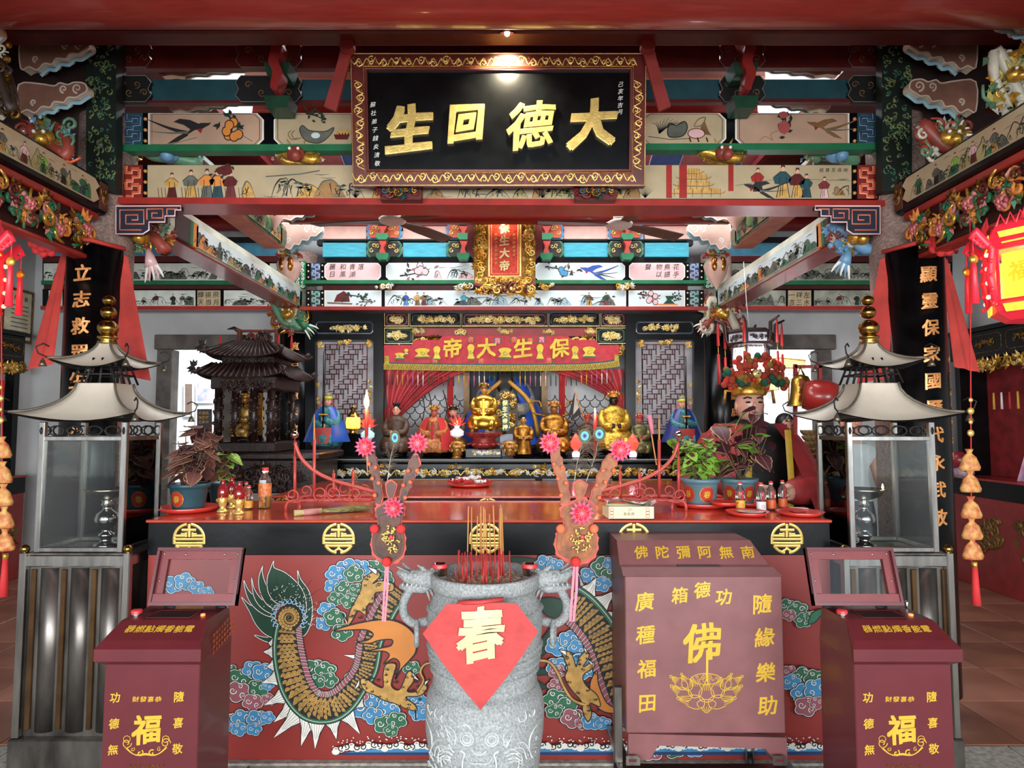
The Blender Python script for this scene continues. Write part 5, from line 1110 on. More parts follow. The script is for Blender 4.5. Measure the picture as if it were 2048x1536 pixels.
# ================================================================ steel lantern shrines
def shrine(sx,label):
 xc=at(145,1300,3.0).x if sx<0 else at(1800,1300,3.0).x
 W_=.235;Y0=3.0;Y1=Y0+.34;yc=(Y0+Y1)/2;t=thing('lamp_shrine',label,'shrine',(xc,yc,0),'steel lamp shrines')
 ztop=at(150,1106,Y0).z;zbase=at(150,1475,Y0).z;zg=at(150,872,Y0).z
 g=G();g.box(xc-W_-.025,xc+W_+.025,Y0-.025,Y1+.02,0,zbase,steelD,.006);g.build('plinth',t)
 g=G();g.box(xc-W_+.01,xc+W_-.01,Y0+.015,Y1-.01,zbase,ztop-.06,steelD);g.build('cabinet',t)
 for k in range(4):
  x=xc-W_+.028+k*.138-(.0 if k<3 else.0);g=G();g.box(x,x+.022,Y0+.004,Y0+.016,zbase+.03,ztop-.075,brown,.002);g.build('brown_slat',t)
 for k in range(3):
  x=xc-W_+.054+k*.138;g=G();g.cyl((x+.054,Y0+.05,zbase+.02),(x+.054,Y0+.05,ztop-.07),.055,steelD,20);g.build('curved_panel',t)
 for a in (-1,1):
  for y in (Y0,Y1):
   g=G();g.box(xc+a*W_-.016,xc+a*W_+.016,y-.016,y+.016,zbase,ztop+.004,steel,.004);g.build('post',t)
   g=G();g.ball((xc+a*W_,y,ztop+.018),.020,brass,14,10);g.build('post_ball',t)
 g=G();g.box(xc-W_,xc+W_,Y0-.012,Y0+.014,ztop-.06,ztop-.008,steel,.004);g.box(xc-W_,xc+W_,Y1-.012,Y1+.014,ztop-.06,ztop-.008,steel,.004)
 for a in (-1,1):g.box(xc+a*W_-.012,xc+a*W_+.012,Y0,Y1,ztop-.06,ztop-.008,steel,.004)
 g.box(xc-W_,xc+W_,Y0,Y1,ztop-.014,ztop,steelD,.002);g.build('top_rail',t)
 w2=.19;ya,yb=Y0+.02,Y0+.31;yc=(ya+yb)/2
 for a in (-1,1):
  for y in (ya,yb):g=G();g.box(xc+a*w2-.013,xc+a*w2+.013,y-.013,y+.013,ztop,zg+.065,steel,.003);g.build('corner_post',t)
 for z in (ztop+.012,zg-.012):
  g=G()
  for y in (ya,yb):g.box(xc-w2,xc+w2,y-.009,y+.009,z-.01,z+.01,steel,.002)
  for a in (-1,1):g.box(xc+a*w2-.009,xc+a*w2+.009,ya,yb,z-.01,z+.01,steel,.002)
  g.build('glazing_frame',t)
 for y in (ya,yb):g=G();g.box(xc-w2+.012,xc+w2-.012,y-.002,y+.002,ztop+.02,zg-.02,glass);g.build('pane',t)
 for a in (-1,1):g=G();g.box(xc+a*w2-.002,xc+a*w2+.002,ya+.012,yb-.012,ztop+.02,zg-.02,glass);g.build('pane',t)
 g=G()
 for y,ax in ((ya,0),(yb,0),(xc-w2,1),(xc+w2,1)):
  for k in (-.13,-.045,.045,.13):
   pts=[(.036*cos(j*.628),.022*sin(j*.628))for j in range(11)]
   g.tube([(xc+k+a,y,zg+.024+b)if ax==0 else (y,yc+k+a,zg+.024+b)for a,b in pts],.004,blackm,5,cap=False)
 g.build('scroll_frieze',t)
 def roof(z0,z1,hb,ht,nm,lip=.012):
  """square roof with swept corners"""
  g=G();n=8;m=7;vs=[];fs=[]
  for j in range(m+1):
   v=j/m;hw_=hb+(ht-hb)*(1-(1-v)**1.75);
   for s in range(4):
    for i in range(n):
     u=-1+2*i/n;e=abs(u)**2.2;ex=hw_+(.075*e*(1-v)**1.6)*(hb/.3);zz=z0+(z1-z0)*v**1.3+.035*e*(1-v)**2
     a,b=u*ex,-ex
     ca,sa=[(1,0),(0,1),(-1,0),(0,-1)][s];vs.append((xc+a*ca-b*sa,yc+(a*sa+b*ca)*.85,zz))
  k=4*n
  for j in range(m):
   for i in range(k):fs.append((j*k+i,j*k+(i+1)%k,(j+1)*k+(i+1)%k,(j+1)*k+i))
  g.add(vs,fs,roofm,True)
  vs2=[Vector(v)+Vector((0,0,-.006))for v in vs[:k]]+[Vector((xc+(v[0]-xc)*.5,yc+(v[1]-yc)*.5,v[2]+.01))for v in vs[:k]]
  g.add(vs2,[(i,k+i,k+(i+1)%k,(i+1)%k)for i in range(k)],blackm,True)
  o=g.build(nm,t)
  for s,q in ((1,1),(1,-1),(-1,-1),(-1,1)):
   g=G();pts=[]
   for j in range(m+1):
    v=j/m;hw_=hb+(ht-hb)*(1-(1-v)**1.75);ex=hw_+.075*(1-v)**1.6*hb/.3;pts.append((xc+s*ex,yc+q*ex*.85,z0+(z1-z0)*v**1.3+.035*(1-v)**2+.004))
   g.tube(pts,.006,M('roof_ridge','#6E675A',.4,.4),6);g.build('hip_ridge',o)
   p=Vector(pts[0]);g=G();g.tube([p-Vector((s*.05,q*.05,-.0)),p,p+Vector((s*.025,q*.025,.015)),p+Vector((s*.032,q*.032,.045)),p+Vector((s*.012,q*.012,.062)),p+Vector((-s*.004,-q*.004,.05))],.0035,blackm,6);g.build('hook',o)
   g=G();c=p+Vector((s*.012,q*.012,-.035));g.lathe(c,[(.002,.028),(.004,.022),(.009,.018),(.012,.006),(.018,-.008),(.0,-.006)],M('dark_bell','#6F6A5C',.35,.8),10,cap=False);g.tube([c+Vector((0,0,.026)),p],.0015,blackm,4);g.build('bell',o)
 D_=Y0+.2;zr0=at(200,846,Y0-.03).z+.012;zr1=at(205,768,yc).z;zr2=at(205,735,yc-.1).z-.0;zr3=at(205,684,yc).z
 roof(zr0,zr1,.228,.09,'lower_roof')
 g=G();zz0,zz1=zr1,zr2+.05
 for s in range(4):
  ca,sa=[(1,0),(0,1),(-1,0),(0,-1)][s]
  for u in (-1,-.33,.33,1):
   f=lambda a,b,z:Vector((xc+a*ca-b*sa,yc+a*sa+b*ca,z));g.tube([f(u*.10,-.10,zz0),f(u*.065,-.065,zz1)],.0055,blackm,5)
  for v in (.35,.7):e=.10-.035*v;g.tube([f(-e,-e,zz0+(zz1-zz0)*v),f(e,-e,zz0+(zz1-zz0)*v)],.005,blackm,5)
 g.build('open_neck',t)
 roof(zr2+.005,zr3,.145,.028,'upper_roof')
 zf=zr3;g=G();g.lathe((xc,yc,zf-.012),[(.03,0),(.042,.008),(.028,.018),(.045,.03),(.046,.038),(.03,.046)],brass,20);g.build('finial_collar',t)
 for z,r_ in ((zf+.068,.047),(zf+.145,.036),(zf+.205,.029)):g=G();g.ball((xc,yc,z),r_,brass,20,14,(1,1,.88));g.build('finial_ball',t)
 # oil lamp stand inside
 l=thing('oil_lamp_stand','steel oil lamp goblet inside the %s steel lamp shrine'%('left' if sx<0 else 'right'),'lamp',(xc,yc-.02,ztop),'oil lamps inside the steel shrines')
 lx=xc+(.03 if sx<0 else -.055);y=yc-.0
 g=G();g.lathe((lx,y,ztop),[(.055,0),(.055,.012),(.03,.02),(.022,.035),(.034,.05),(.034,.06),(.018,.07),(.02,.085),(.045,.105),(.052,.13),(.045,.155),(.02,.175),(.018,.19),(.028,.20),(.02,.21),(.03,.225)],chrome,24);g.build('stem',l)
 g=G();g.lathe((lx,y,ztop),[(.03,.222),(.075,.24),(.092,.265),(.098,.275),(.092,.276),(.07,.25),(0,.245)],M('lamp_bowl_bronze','#A89A86',.25,1.0),28,cap=False);g.build('bowl',l)
 g=G();g.lathe((lx,y,ztop),[(0,.262),(.085,.262)],M('oil','#5A3A1A',.1,var=.3),20,cap=False);g.build('oil',l)
 for k in range(6):g=G();a=k*1.1;p=Vector((lx+.03*cos(a),y+.03*sin(a),ztop+.262));g.tube([p,p+Vector((.03*cos(a),.03*sin(a),.014))],.002,blackm,5);g.build('wick',l)
 if sx>0:g=G();p=Vector((lx+.085,y-.02,ztop+.275));g.lathe(p,[(0,-.002),(.005,.006),(.004,.012),(0,.026)],flameM,10,cap=False);g.build('flame',l);light('lamp_flame','POINT',p+Vector((0,-.01,.04)),.3,(1,.7,.35),.01)
 return t
shrine(-1,'steel lamp shrine with pagoda roofs and glass case on the left side');shrine(1,'steel lamp shrine with pagoda roofs and burning lamp on the right side')
# ================================================================ things on the counter
def inst(name,me,par,mt):
 o=bpy.data.objects.new(name,me);COL.objects.link(o);o.parent=par;o.matrix_basis=Matrix.Translation(-WL[par.name])@mt;WL[o.name]=WL[par.name];return o
def on(u,v,z):
 """point of the horizontal plane z seen at pixel (u, v)"""
 a=at(u,v,1.0);t=(z-EYE)/(a.z-EYE);return Vector((a.x*t,t,z))
LM={}
def leafmesh(m,edge,inner=None):
 k=(m.name,edge.name)
 if k in LM:return LM[k]
 g=G();n=9;L=[]
 for i in range(n+1):
  t=i/n;w_=.40*(sin(PI*t**.75)**.9)*(1-.25*t)+(.035 if i%2 else 0)*(0<i<n);L.append((t,w_ if 0<i<n else.0))
 z=lambda t,s:-.35*t*t+.1*abs(s)
 def ring(f,dz):return [(t,-w_*f,z(t,w_)+dz)for t,w_ in L]+[(t,w_*f,z(t,w_)+dz)for t,w_ in L[::-1][1:-1]]
 c=[(t,0,z(t,0))for t,w_ in L]
 vs=c+[(t,-w_,z(t,w_))for t,w_ in L]+[(t,w_,z(t,w_))for t,w_ in L]
 fs=[];
 for i in range(n):fs+=[(i,n+1+i,n+2+i,i+1),(2*n+2+i,i,i+1,2*n+3+i)]
 g.add(vs,fs,m,True)
 vs=[(t,s*w_*.86,z(t,w_)+.012)for s in (-1,1)for t,w_ in L]+[(t,s*w_,z(t,w_)+.006)for s in (-1,1)for t,w_ in L];q=2*n+2
 g.add(vs,[(s*(n+1)+i,s*(n+1)+i+1,q+s*(n+1)+i+1,q+s*(n+1)+i)for s in (0,1)for i in range(1,n-1)],edge,True)
 if inner:g.add([(t*.8+.08,s*w_*.45,z(t,w_*.4)+.014)for s in (-1,1)for t,w_ in L],[(i,i+1,n+2+i,n+1+i)for i in range(n)],inner,True)
 g.tube([(t,0,z(t,0)+.008)for t,w_ in L],.008,edge,4)
 o=g.build('leaf');me=o.data;bpy.data.objects.remove(o);LM[k]=me;return me
soil=M('potting_soil','#2E211A',.95,var=.3,scale=60,bump=.6);stemm=M('plant_stem','#5B4A34',.7,var=.2)
gold_edge=M('leaf_edge_tan','#B08A68',.5,var=.1);lime_edge=M('leaf_edge_lime','#A9C95A',.5,var=.1);darkc=M('leaf_dark_centre','#5A2A2E',.5,var=.2)
def plant(name,label,p,r,h,pot,leaves,height,spread,lm,seed,disc=True,saucer=True,nst=7,size=(.05,.10),bias=(0,0),group='potted coleus on the counter'):
 t=thing(name,label,'plant',p,group);q=random.Random(seed);x,y,z=p
 if saucer:
  s=thing('plant_saucer','red plastic saucer under the '+saucer,'saucer',p,'plant saucers')
  g=G();g.lathe(p,[(0,.004),(r*1.25,.004),(r*1.55,.026),(r*1.6,.026),(r*1.28,-.0),(0,0)],plate,32,cap=False);g.build('dish',s);z+=.008;p=Vector((x,y,z))
 g=G();g.lathe(p,[(0,0),(r*.78,0),(r*.82,h*.1),(r*.96,h*.8),(r*1.0,h*.84),(r*1.08,h*.86),(r*1.12,h),(r*1.04,h),(r*.98,h*.86),(0,h*.86)],pot,36,cap=False);g.build('pot',t)
 g=G();g.lathe(p,[(0,h*.88),(r*.98,h*.87)],soil,24,cap=False);g.build('soil',t)
 if disc:
  for a0 in disc:
   f=type('c',(),{'p':lambda s,a,b,hh=0.0,a0=a0:Vector((x+(r*(.82+.2*b/h)+.0015+hh)*sin(a/r+a0),y-(r*(.82+.2*b/h)+.0015+hh)*cos(a/r+a0),z+b))})();g=G()
   R_=h*.30;[g.line(f,[(R_*rr*cos(k*PI/12),h*.45+R_*rr*sin(k*PI/12))for k in range(24)],R_*.24,M('pot_seal_red','#B8382A',.3,var=.1),.0005,True)for rr in (.1,.3,.5,.7,.88)];g.line(f,[(R_*.95*cos(k*PI/12),h*.45+R_*.95*sin(k*PI/12))for k in range(24)],R_*.08,gold,.0010,True);txt(g,f,'春',0,h*.45,R_*.9,goldp,.0014,.0004,bold=.02);g.build('red_seal',t)
 tips=[]
 for i in range(nst):
  a=q.uniform(0,2*PI);rr=spread*q.uniform(.2,.8);H_=height*q.uniform(.55,1.0);p0=Vector((x+q.uniform(-.3,.3)*r,y+q.uniform(-.3,.3)*r,z+h*.85));p1=Vector((x+cos(a)*rr+bias[0]*height,y+sin(a)*rr*.7,z+h+H_))
  pm=p0.lerp(p1,.5)+Vector((cos(a),sin(a),0))*rr*.15;pts=cr([p0,pm,p1],False,5);g=G();g.tube(pts,[.0045,.002],stemm,5);g.build('stem',t);tips.append(pts)
 for i in range(leaves):
  pts=q.choice(tips);b=pts[min(len(pts)-1,int(len(pts)*(.3+.72*q.random())))];a=q.uniform(0,2*PI);s=q.uniform(*size);up=q.uniform(-.5,.45)
  mt=Matrix.Translation(b)@Matrix.Rotation(a,4,'Z')@Matrix.Rotation(-up,4,'Y')@Matrix.Rotation(q.uniform(-.5,.5),4,'X')@Matrix.Diagonal((s,s,s,1));inst('leaf',q.choice(lm),t,mt)
 return t
lp=leafmesh(leafP,gold_edge);lv=leafmesh(leafV,gold_edge);lg=leafmesh(leafG,lime_edge,darkc);ly=leafmesh(leafY,lime_edge)
P_=lambda u,v,z=None:on(u,v,(ZT if z is None else z)+.001)
plant('potted_coleus','bronze leaved coleus in a dark teal pot, leftmost on the counter',P_(377,1022),.094,.135,potM,62,.30,.15,[lp,lp,lv],3,(-.25,),'bronze coleus at the left end of the counter',8,(.08,.14))
plant('potted_coleus','lime and bronze coleus in a dark pot, behind the leftmost plant',P_(442,1008)+Vector((0,.03,0)),.08,.12,potM,30,.2,.12,[ly,lg,lp],5,(),False,6,(.06,.1))
plant('potted_coleus','bushy green coleus with small dark centred leaves in a slate pot',P_(1402,1013),.095,.145,potL,170,.22,.19,[lg],7,(0.1,-1.1),'bushy green coleus',18,(.045,.08),(-.1,0))
plant('potted_coleus','tall purple coleus in a slate pot behind the small oil bottles',P_(1483,1012)+Vector((0,.04,0)),.095,.14,potL,62,.40,.24,[lv,lv,lv,lg],9,(.35,-.9),'tall purple coleus',12,(.08,.15))
# --- bottles
clear=M('clear_plastic','#F2F5F0',.06,var=0,trans=.95);oilM=M('yellow_oil','#D9A441',.1,var=.05,trans=.55);vaseR=M('ruby_glass','#8E1F22',.12,var=.1,coat=.6);labY=M('yellow_label','#E8B53A',.5,var=.15);labO=M('orange_label','#D9622E',.5,var=.2);labW=M('white_label','#DADCE0',.5,var=.05)
def bottle(p,r,h,oil,lab,label,lbl=True,kind='oil_bottle',shape=0,neck=.36,group='oil bottles on the counter'):
 t=thing(kind,label,'bottle',p,group);nk=h*.12
 prof=[(0,.002),(r*.92,.002),(r,h*.03),(r,h*.62),(r*.93,h*.70),(r*neck,h*.86),(r*neck,h*.93)]
 g=G();g.lathe(p,prof,clear,20 if shape==0 else 6,cap=False,smooth=shape==0);g.build('body',t)
 g=G();g.lathe(p,[(0,.004),(r*.95,.004),(r*.96,h*oil),(0,h*oil)],oilM,18,cap=False);g.build('oil',t)
 g=G();g.lathe(p,[(r*(neck+.08),h*.89),(r*(neck+.1),h*.92),(r*(neck+.08),h*.925)],white,16);g.lathe(p,[(r*(neck+.08),h*.92),(r*(neck+.08),h*1.0),(r*(neck),h*1.0)],plate,16);g.build('cap',t)
 if lab:
  g=G();g.lathe(p,[(r*1.01,h*(.06 if shape==0 else.3)),(r*1.01,h*(.36 if shape==0 else.62))],lab,20 if shape==0 else 12,cap=False);f=type('c',(),{'p':lambda s,a,b,hh=0.0:Vector((p.x+(r*1.015+hh)*sin(a/r),p.y-(r*1.015+hh)*cos(a/r),p.z+b))})()
  g.line(f,[(.0+.3*r*cos(k*.6),h*.2+.3*r*sin(k*.6))for k in range(11)],r*.12,plate if lab is not plate else labY,.0004,True)
  g.build('label',t)
 if lbl:g=G();g.fill(type('c',(),{'p':lambda s,a,b,hh=0.0:Vector((p.x+(r*1.015+hh)*sin(a/r),p.y-(r*1.015+hh)*cos(a/r),p.z+b))})(),[(-r*.3,h*.36),(r*.3,h*.36),(r*.3,h*.66),(0,h*.70),(-r*.3,h*.66)],cloth,.0004);g.build('red_tag',t)
 return t
bottle(P_(529,1016),.034,.215,.56,M('cooking_oil_label','#E2A05A',.5,var=.45,scale=60,hex2='#C84A34'),'large oil bottle with red cap, left of the candle rack',False,shape=1,neck=.42)
bottle(P_(497,1018),.0215,.125,.4,labY,'small oil bottle with yellow label beside three ruby vases');bottle(P_(487,1012)+Vector((0,.03,0)),.0215,.13,.4,labY,'small oil bottle mostly hidden behind another, beside the ruby vases')
for u,v,lb,lab in ((1481,1021,labY,'small oil bottle with yellow label, nearest the green coleus'),(1523,1024,labW,'small oil bottle with plain white label among the right bottles'),(1543,1020,labO,'small oil bottle with orange label, in the middle of the right row'),(1566,1017,labO,'small oil bottle with orange label, farthest right on the counter')):
 bottle(P_(u,v),.0235,.15,.42,lb,lab)
for i,(u,v)in enumerate(((445,1024),(463,1016),(478,1028))):
 p=P_(u,v);t=thing('ruby_vase','ruby glass vase with gilt dragon foot, %s of the three'%['leftmost','rear middle one','front right one'][i],'vase',p,'ruby vases with gilt feet')
 g=G();g.lathe(p,[(.014,.05),(.024,.075),(.027,.10),(.022,.125),(.012,.14),(.011,.158),(.013,.162)],vaseR,20);g.build('body',t)
 g=G();g.lathe(p,[(.0,0),(.026,0),(.028,.006),(.020,.012),(.012,.022),(.018,.034),(.022,.05),(.024,.07),(.022,.078)],goldL,20,cap=False);g.build('gilt_foot',t)
 g=G();q=random.Random(i)
 for k in range(9):a=k*.7;c=p+Vector((.024*cos(a),.024*sin(a),.055+.012*sin(k*2)));g.tube([c,c+Vector((.008*cos(a),.008*sin(a),.01)),c+Vector((.004*cos(a+1),.004*sin(a+1),.02))],.0025,gold,5)
 g.build('dragon_relief',t)
 # --- plates
def platet(p,r,label,stuffing=None):
 t=thing('red_plate',label,'plate',p,'red plates on the tables');g=G();g.lathe(p,[(0,.003),(r*.75,.003),(r*.97,.020),(r,.020),(r*.78,-.0),(0,0)],plate,32,cap=False);g.build('dish',t);return t
platet(P_(1495,1030),.105,'shallow red plate before the small oil bottles');platet(P_(1600,1030),.115,'red plate with folded red paper, at the right end of the counter');platet(P_(1440,1020)+Vector((0.02,-.01,.026)),.075,'red plate overlapping the saucer of the green coleus')
p=P_(1600,1024)+Vector((0,0,.012));g=G();g.cb(Matrix.Translation(p)@Matrix.Rotation(.3,4,'Z')@Matrix.Rotation(.12,4,'X'),(.13,.09,.004),rp,.001);t=g.build('folded_paper',None,'folded red paper lying in the rightmost plate','paper',loc=p)
g=G();g.tube([p+Vector((-.04,.03,.008)),p+Vector((.03,-.03,.01))],.0015,white,5);g.build('string',t)
p=P_(1499,1027)+Vector((0,-.02,.012));g=G();g.lathe(p,[(0,0),(.06,0),(.07,.004),(.058,.002),(0,.002)],M('silver_paper','#D8C8C0',.3,.3),24,cap=False);g.build('silver_dish',None,'thin silvery dish lying in the red plate before the bottles','plate',loc=p)
pz=on(940,972,Z2+.016);t=platet(pz,.165,'red plate piled with red and white offerings on the rear table');t=thing('offering_sweets','pile of wrapped red and white sweets on the rear table plate','offerings',pz+Vector((0,0,.01)));q=random.Random(2)
for k in range(22):
 g=G();a,rr=q.uniform(0,6.28),.11*math.sqrt(q.random());c=pz+Vector((rr*cos(a),rr*sin(a)*.7,.03+.035*(1-rr/.11)));g.ball(c,.028,[cloth,white,M('silver_wrap','#D9D4CF',.25,.4),rp][k%4],8,5,(1.2,.7,.5),Matrix.Rotation(a,3,'Z'));g.tube([c+Vector((.02*cos(a),.02*sin(a),.002)),c+Vector((.045*cos(a),.045*sin(a),.006))],[.004,.012],cloth if k%4 in (0,3)else white,6);g.build('sweet',t)
 # --- whisk broom, cream box, tray
b0,b1=P_(588,1032),P_(735,1021);t=thing('whisk_broom','straw whisk broom lying under the left candle rack','broom',b0);straw=M('straw','#8F8A52',.7,var=.35,stretch=(1,12,12));d=(b1-b0)
g=G();g.tube([b0+Vector((0,0,.014)),b0+d*.18+Vector((0,0,.014)),b0+d*.36+Vector((0,0,.015))],[.015,.012,.014],M('straw_pale','#C2B07A',.7,var=.2,stretch=(1,20,20)),12);g.build('grip',t)
g=G();g.tube([b0+d*.12+Vector((0,0,.014)),b0+d*.32+Vector((0,0,.014))],.0155,M('pink_binding','#C98A80',.6),12);g.build('binding',t)
g=G();q=random.Random(3)
for k in range(60):a=q.uniform(0,6.28);e=b1+Vector((q.uniform(-.02,.02),.03*cos(a),.014+.010*sin(a)));s=b0+d*.34+Vector((0,.006*cos(a),.015+.006*sin(a)));g.tube([s,s.lerp(e,.5)+Vector((0,.006*cos(a),.004*sin(a))),e],[.0022,.003,.0015],straw,4)
g.build('bristles',t,kind='stuff')
bx=P_(1262,1041);bw,bd,bh=.22,.11,.058;bm=M('cream_box_card','#E8DDB4',.5,var=.03);t=thing('cream_box','open cream cardboard box with red print, on the counter edge','box',bx)
x0,y0=at(1209,1040,3.12).x,3.10
x0+=.0;x1=at(1309,1040,3.10).x;z=ZT+.0015
g=G();g.box(x0+.02,x1,y0,y0+.002,z,z+bh,bm);g.box(x0+.02,x1,y0+bd,y0+bd+.002,z,z+bh,bm);g.box(x1-.002,x1,y0,y0+bd,z,z+bh,bm);g.box(x0+.018,x0+.02,y0,y0+bd,z,z+bh,bm);g.box(x0+.02,x1,y0,y0+bd,z,z+.002,bm);g.build('box_walls',t)
g=G();g.add([(x0+.02,y0,z+bh),(x0-.0,y0+.09,z+bh*.9),(x0-.0,y0+.09,z+.01),(x0+.02,y0,z)],[(0,1,2,3)],bm);g.build('flap',t)
f=Fr(((x0+x1)/2,y0-.0005,z),(1,0,0),(0,0,1));g=G();f.N=Vector((0,-1,0));txt(g,f,'香旗牌',-.022,bh*.42,.016,inkb,.0003,.0004,bold=0);g.line(f,spiral(0,bh*.72,.01,1,0,1,10,.2),.0018,inkb,.0004)
for s in (-1,1):[g.line(f,[(s*.085+.009*cos(k*.7),bh*c+.009*sin(k*.7))for k in range(9)],.0025,M('print_red','#C87A5A',.5),.0004,True)for c in (.25,.5,.75)]
g.build('print',t)
g=G();q=random.Random(5);n=7;vs=[(x0+.02+(x1-x0-.0)*i/n,y0+.01+.14*j/n,z+bh+.012+q.uniform(-.006,.01)+.01*sin(i))for j in range(n+1)for i in range(n+1)]
g.add(vs,[(j*8+i,j*8+i+1,j*8+i+9,j*8+i+8)for j in range(n)for i in range(n)],M('crumpled_film','#E8E8EA',.12,var=0,trans=.9),False);g.build('plastic_film',t)
# --- red candle racks (boat shaped, with scrolls and spikes)
rk=M('rack_red_paint','#B8453E',.35,var=.08)
def rack(sx,label):
 D_=3.42;f=PF(D_);t=thing('candle_rack',label,'candle rack',at(970+sx*330,1030,D_),'candle racks on the counter')
 X=lambda x:x if sx<0 else 1944-x
 dz=Vector((0,.17,0))
 P=lambda a,b,h=0:f.p(X(a),b,h)
 zl=lambda a:1003
 for dy in (0,.20):
  g=G();g.tube([P(572,1031,-dy),P(572,1012,-dy),P(576,1004,-dy),P(585,1001,-dy),P(742,1001,-dy)],.009,rk,8);g.build('base_bar',t)
 g=G();g.tube([P(600,1003,-.10),P(742,1003,-.10)],.009,rk,8);g.build('base_bar',t)
 for a,top in ((577,885),(617,850),(657,950),(697,945)):
  g=G();g.tube([P(a,1001,-.1),P(a,top if top>900 else top+30,-.1)],.0085,rk,8);g.tube([P(a,top+30 if top<900 else top,-.1),P(a-0,top-(22 if top==850 else 8),-.1)],[.006,.002],rk if top!=850 else stickY,6);g.build('spike_post',t)
 g=G();g.tube(cr([P(577,886,-.1),P(590,918,-.1),P(618,945,-.1),P(660,965,-.1),P(742,988,-.1)],n=5),.010,rk,8);g.build('swept_rail',t)
 for a,b,r_,s in ((592,988,14,1),(648,985,16,-1),(672,985,16,1),(716,986,15,-1)):
  g=G();q=spiral(a,b,r_,1.2,PI/2,s*sx,18,.25);g.tube([f.p(X(u),v,.06)for u,v in q],.0035,rk,6);g.tube([f.p(X(u),v,-.16)for u,v in q],.0035,rk,6);g.tube(cr([P(a-14*s,b,.06),P(a,b+14,.06),P(a+25*s,b+10,.06)],n=4),.0035,rk,6);g.build('scroll',t)
 g=G();g.ball(P(577,870,-.1),.021,chrome,16,12);g.build('steel_ball',t)
 for dy in (0,.20):g=G();g.tube([P(600,1004,-dy),P(600,1026-(18 if dy else 0),-dy)],.008,rk,8);g.build('foot',t)
 return t
rack(-1,'red metal candle rack with steel ball, on the left of the counter');rack(1,'red metal candle rack with steel ball, on the right of the counter')
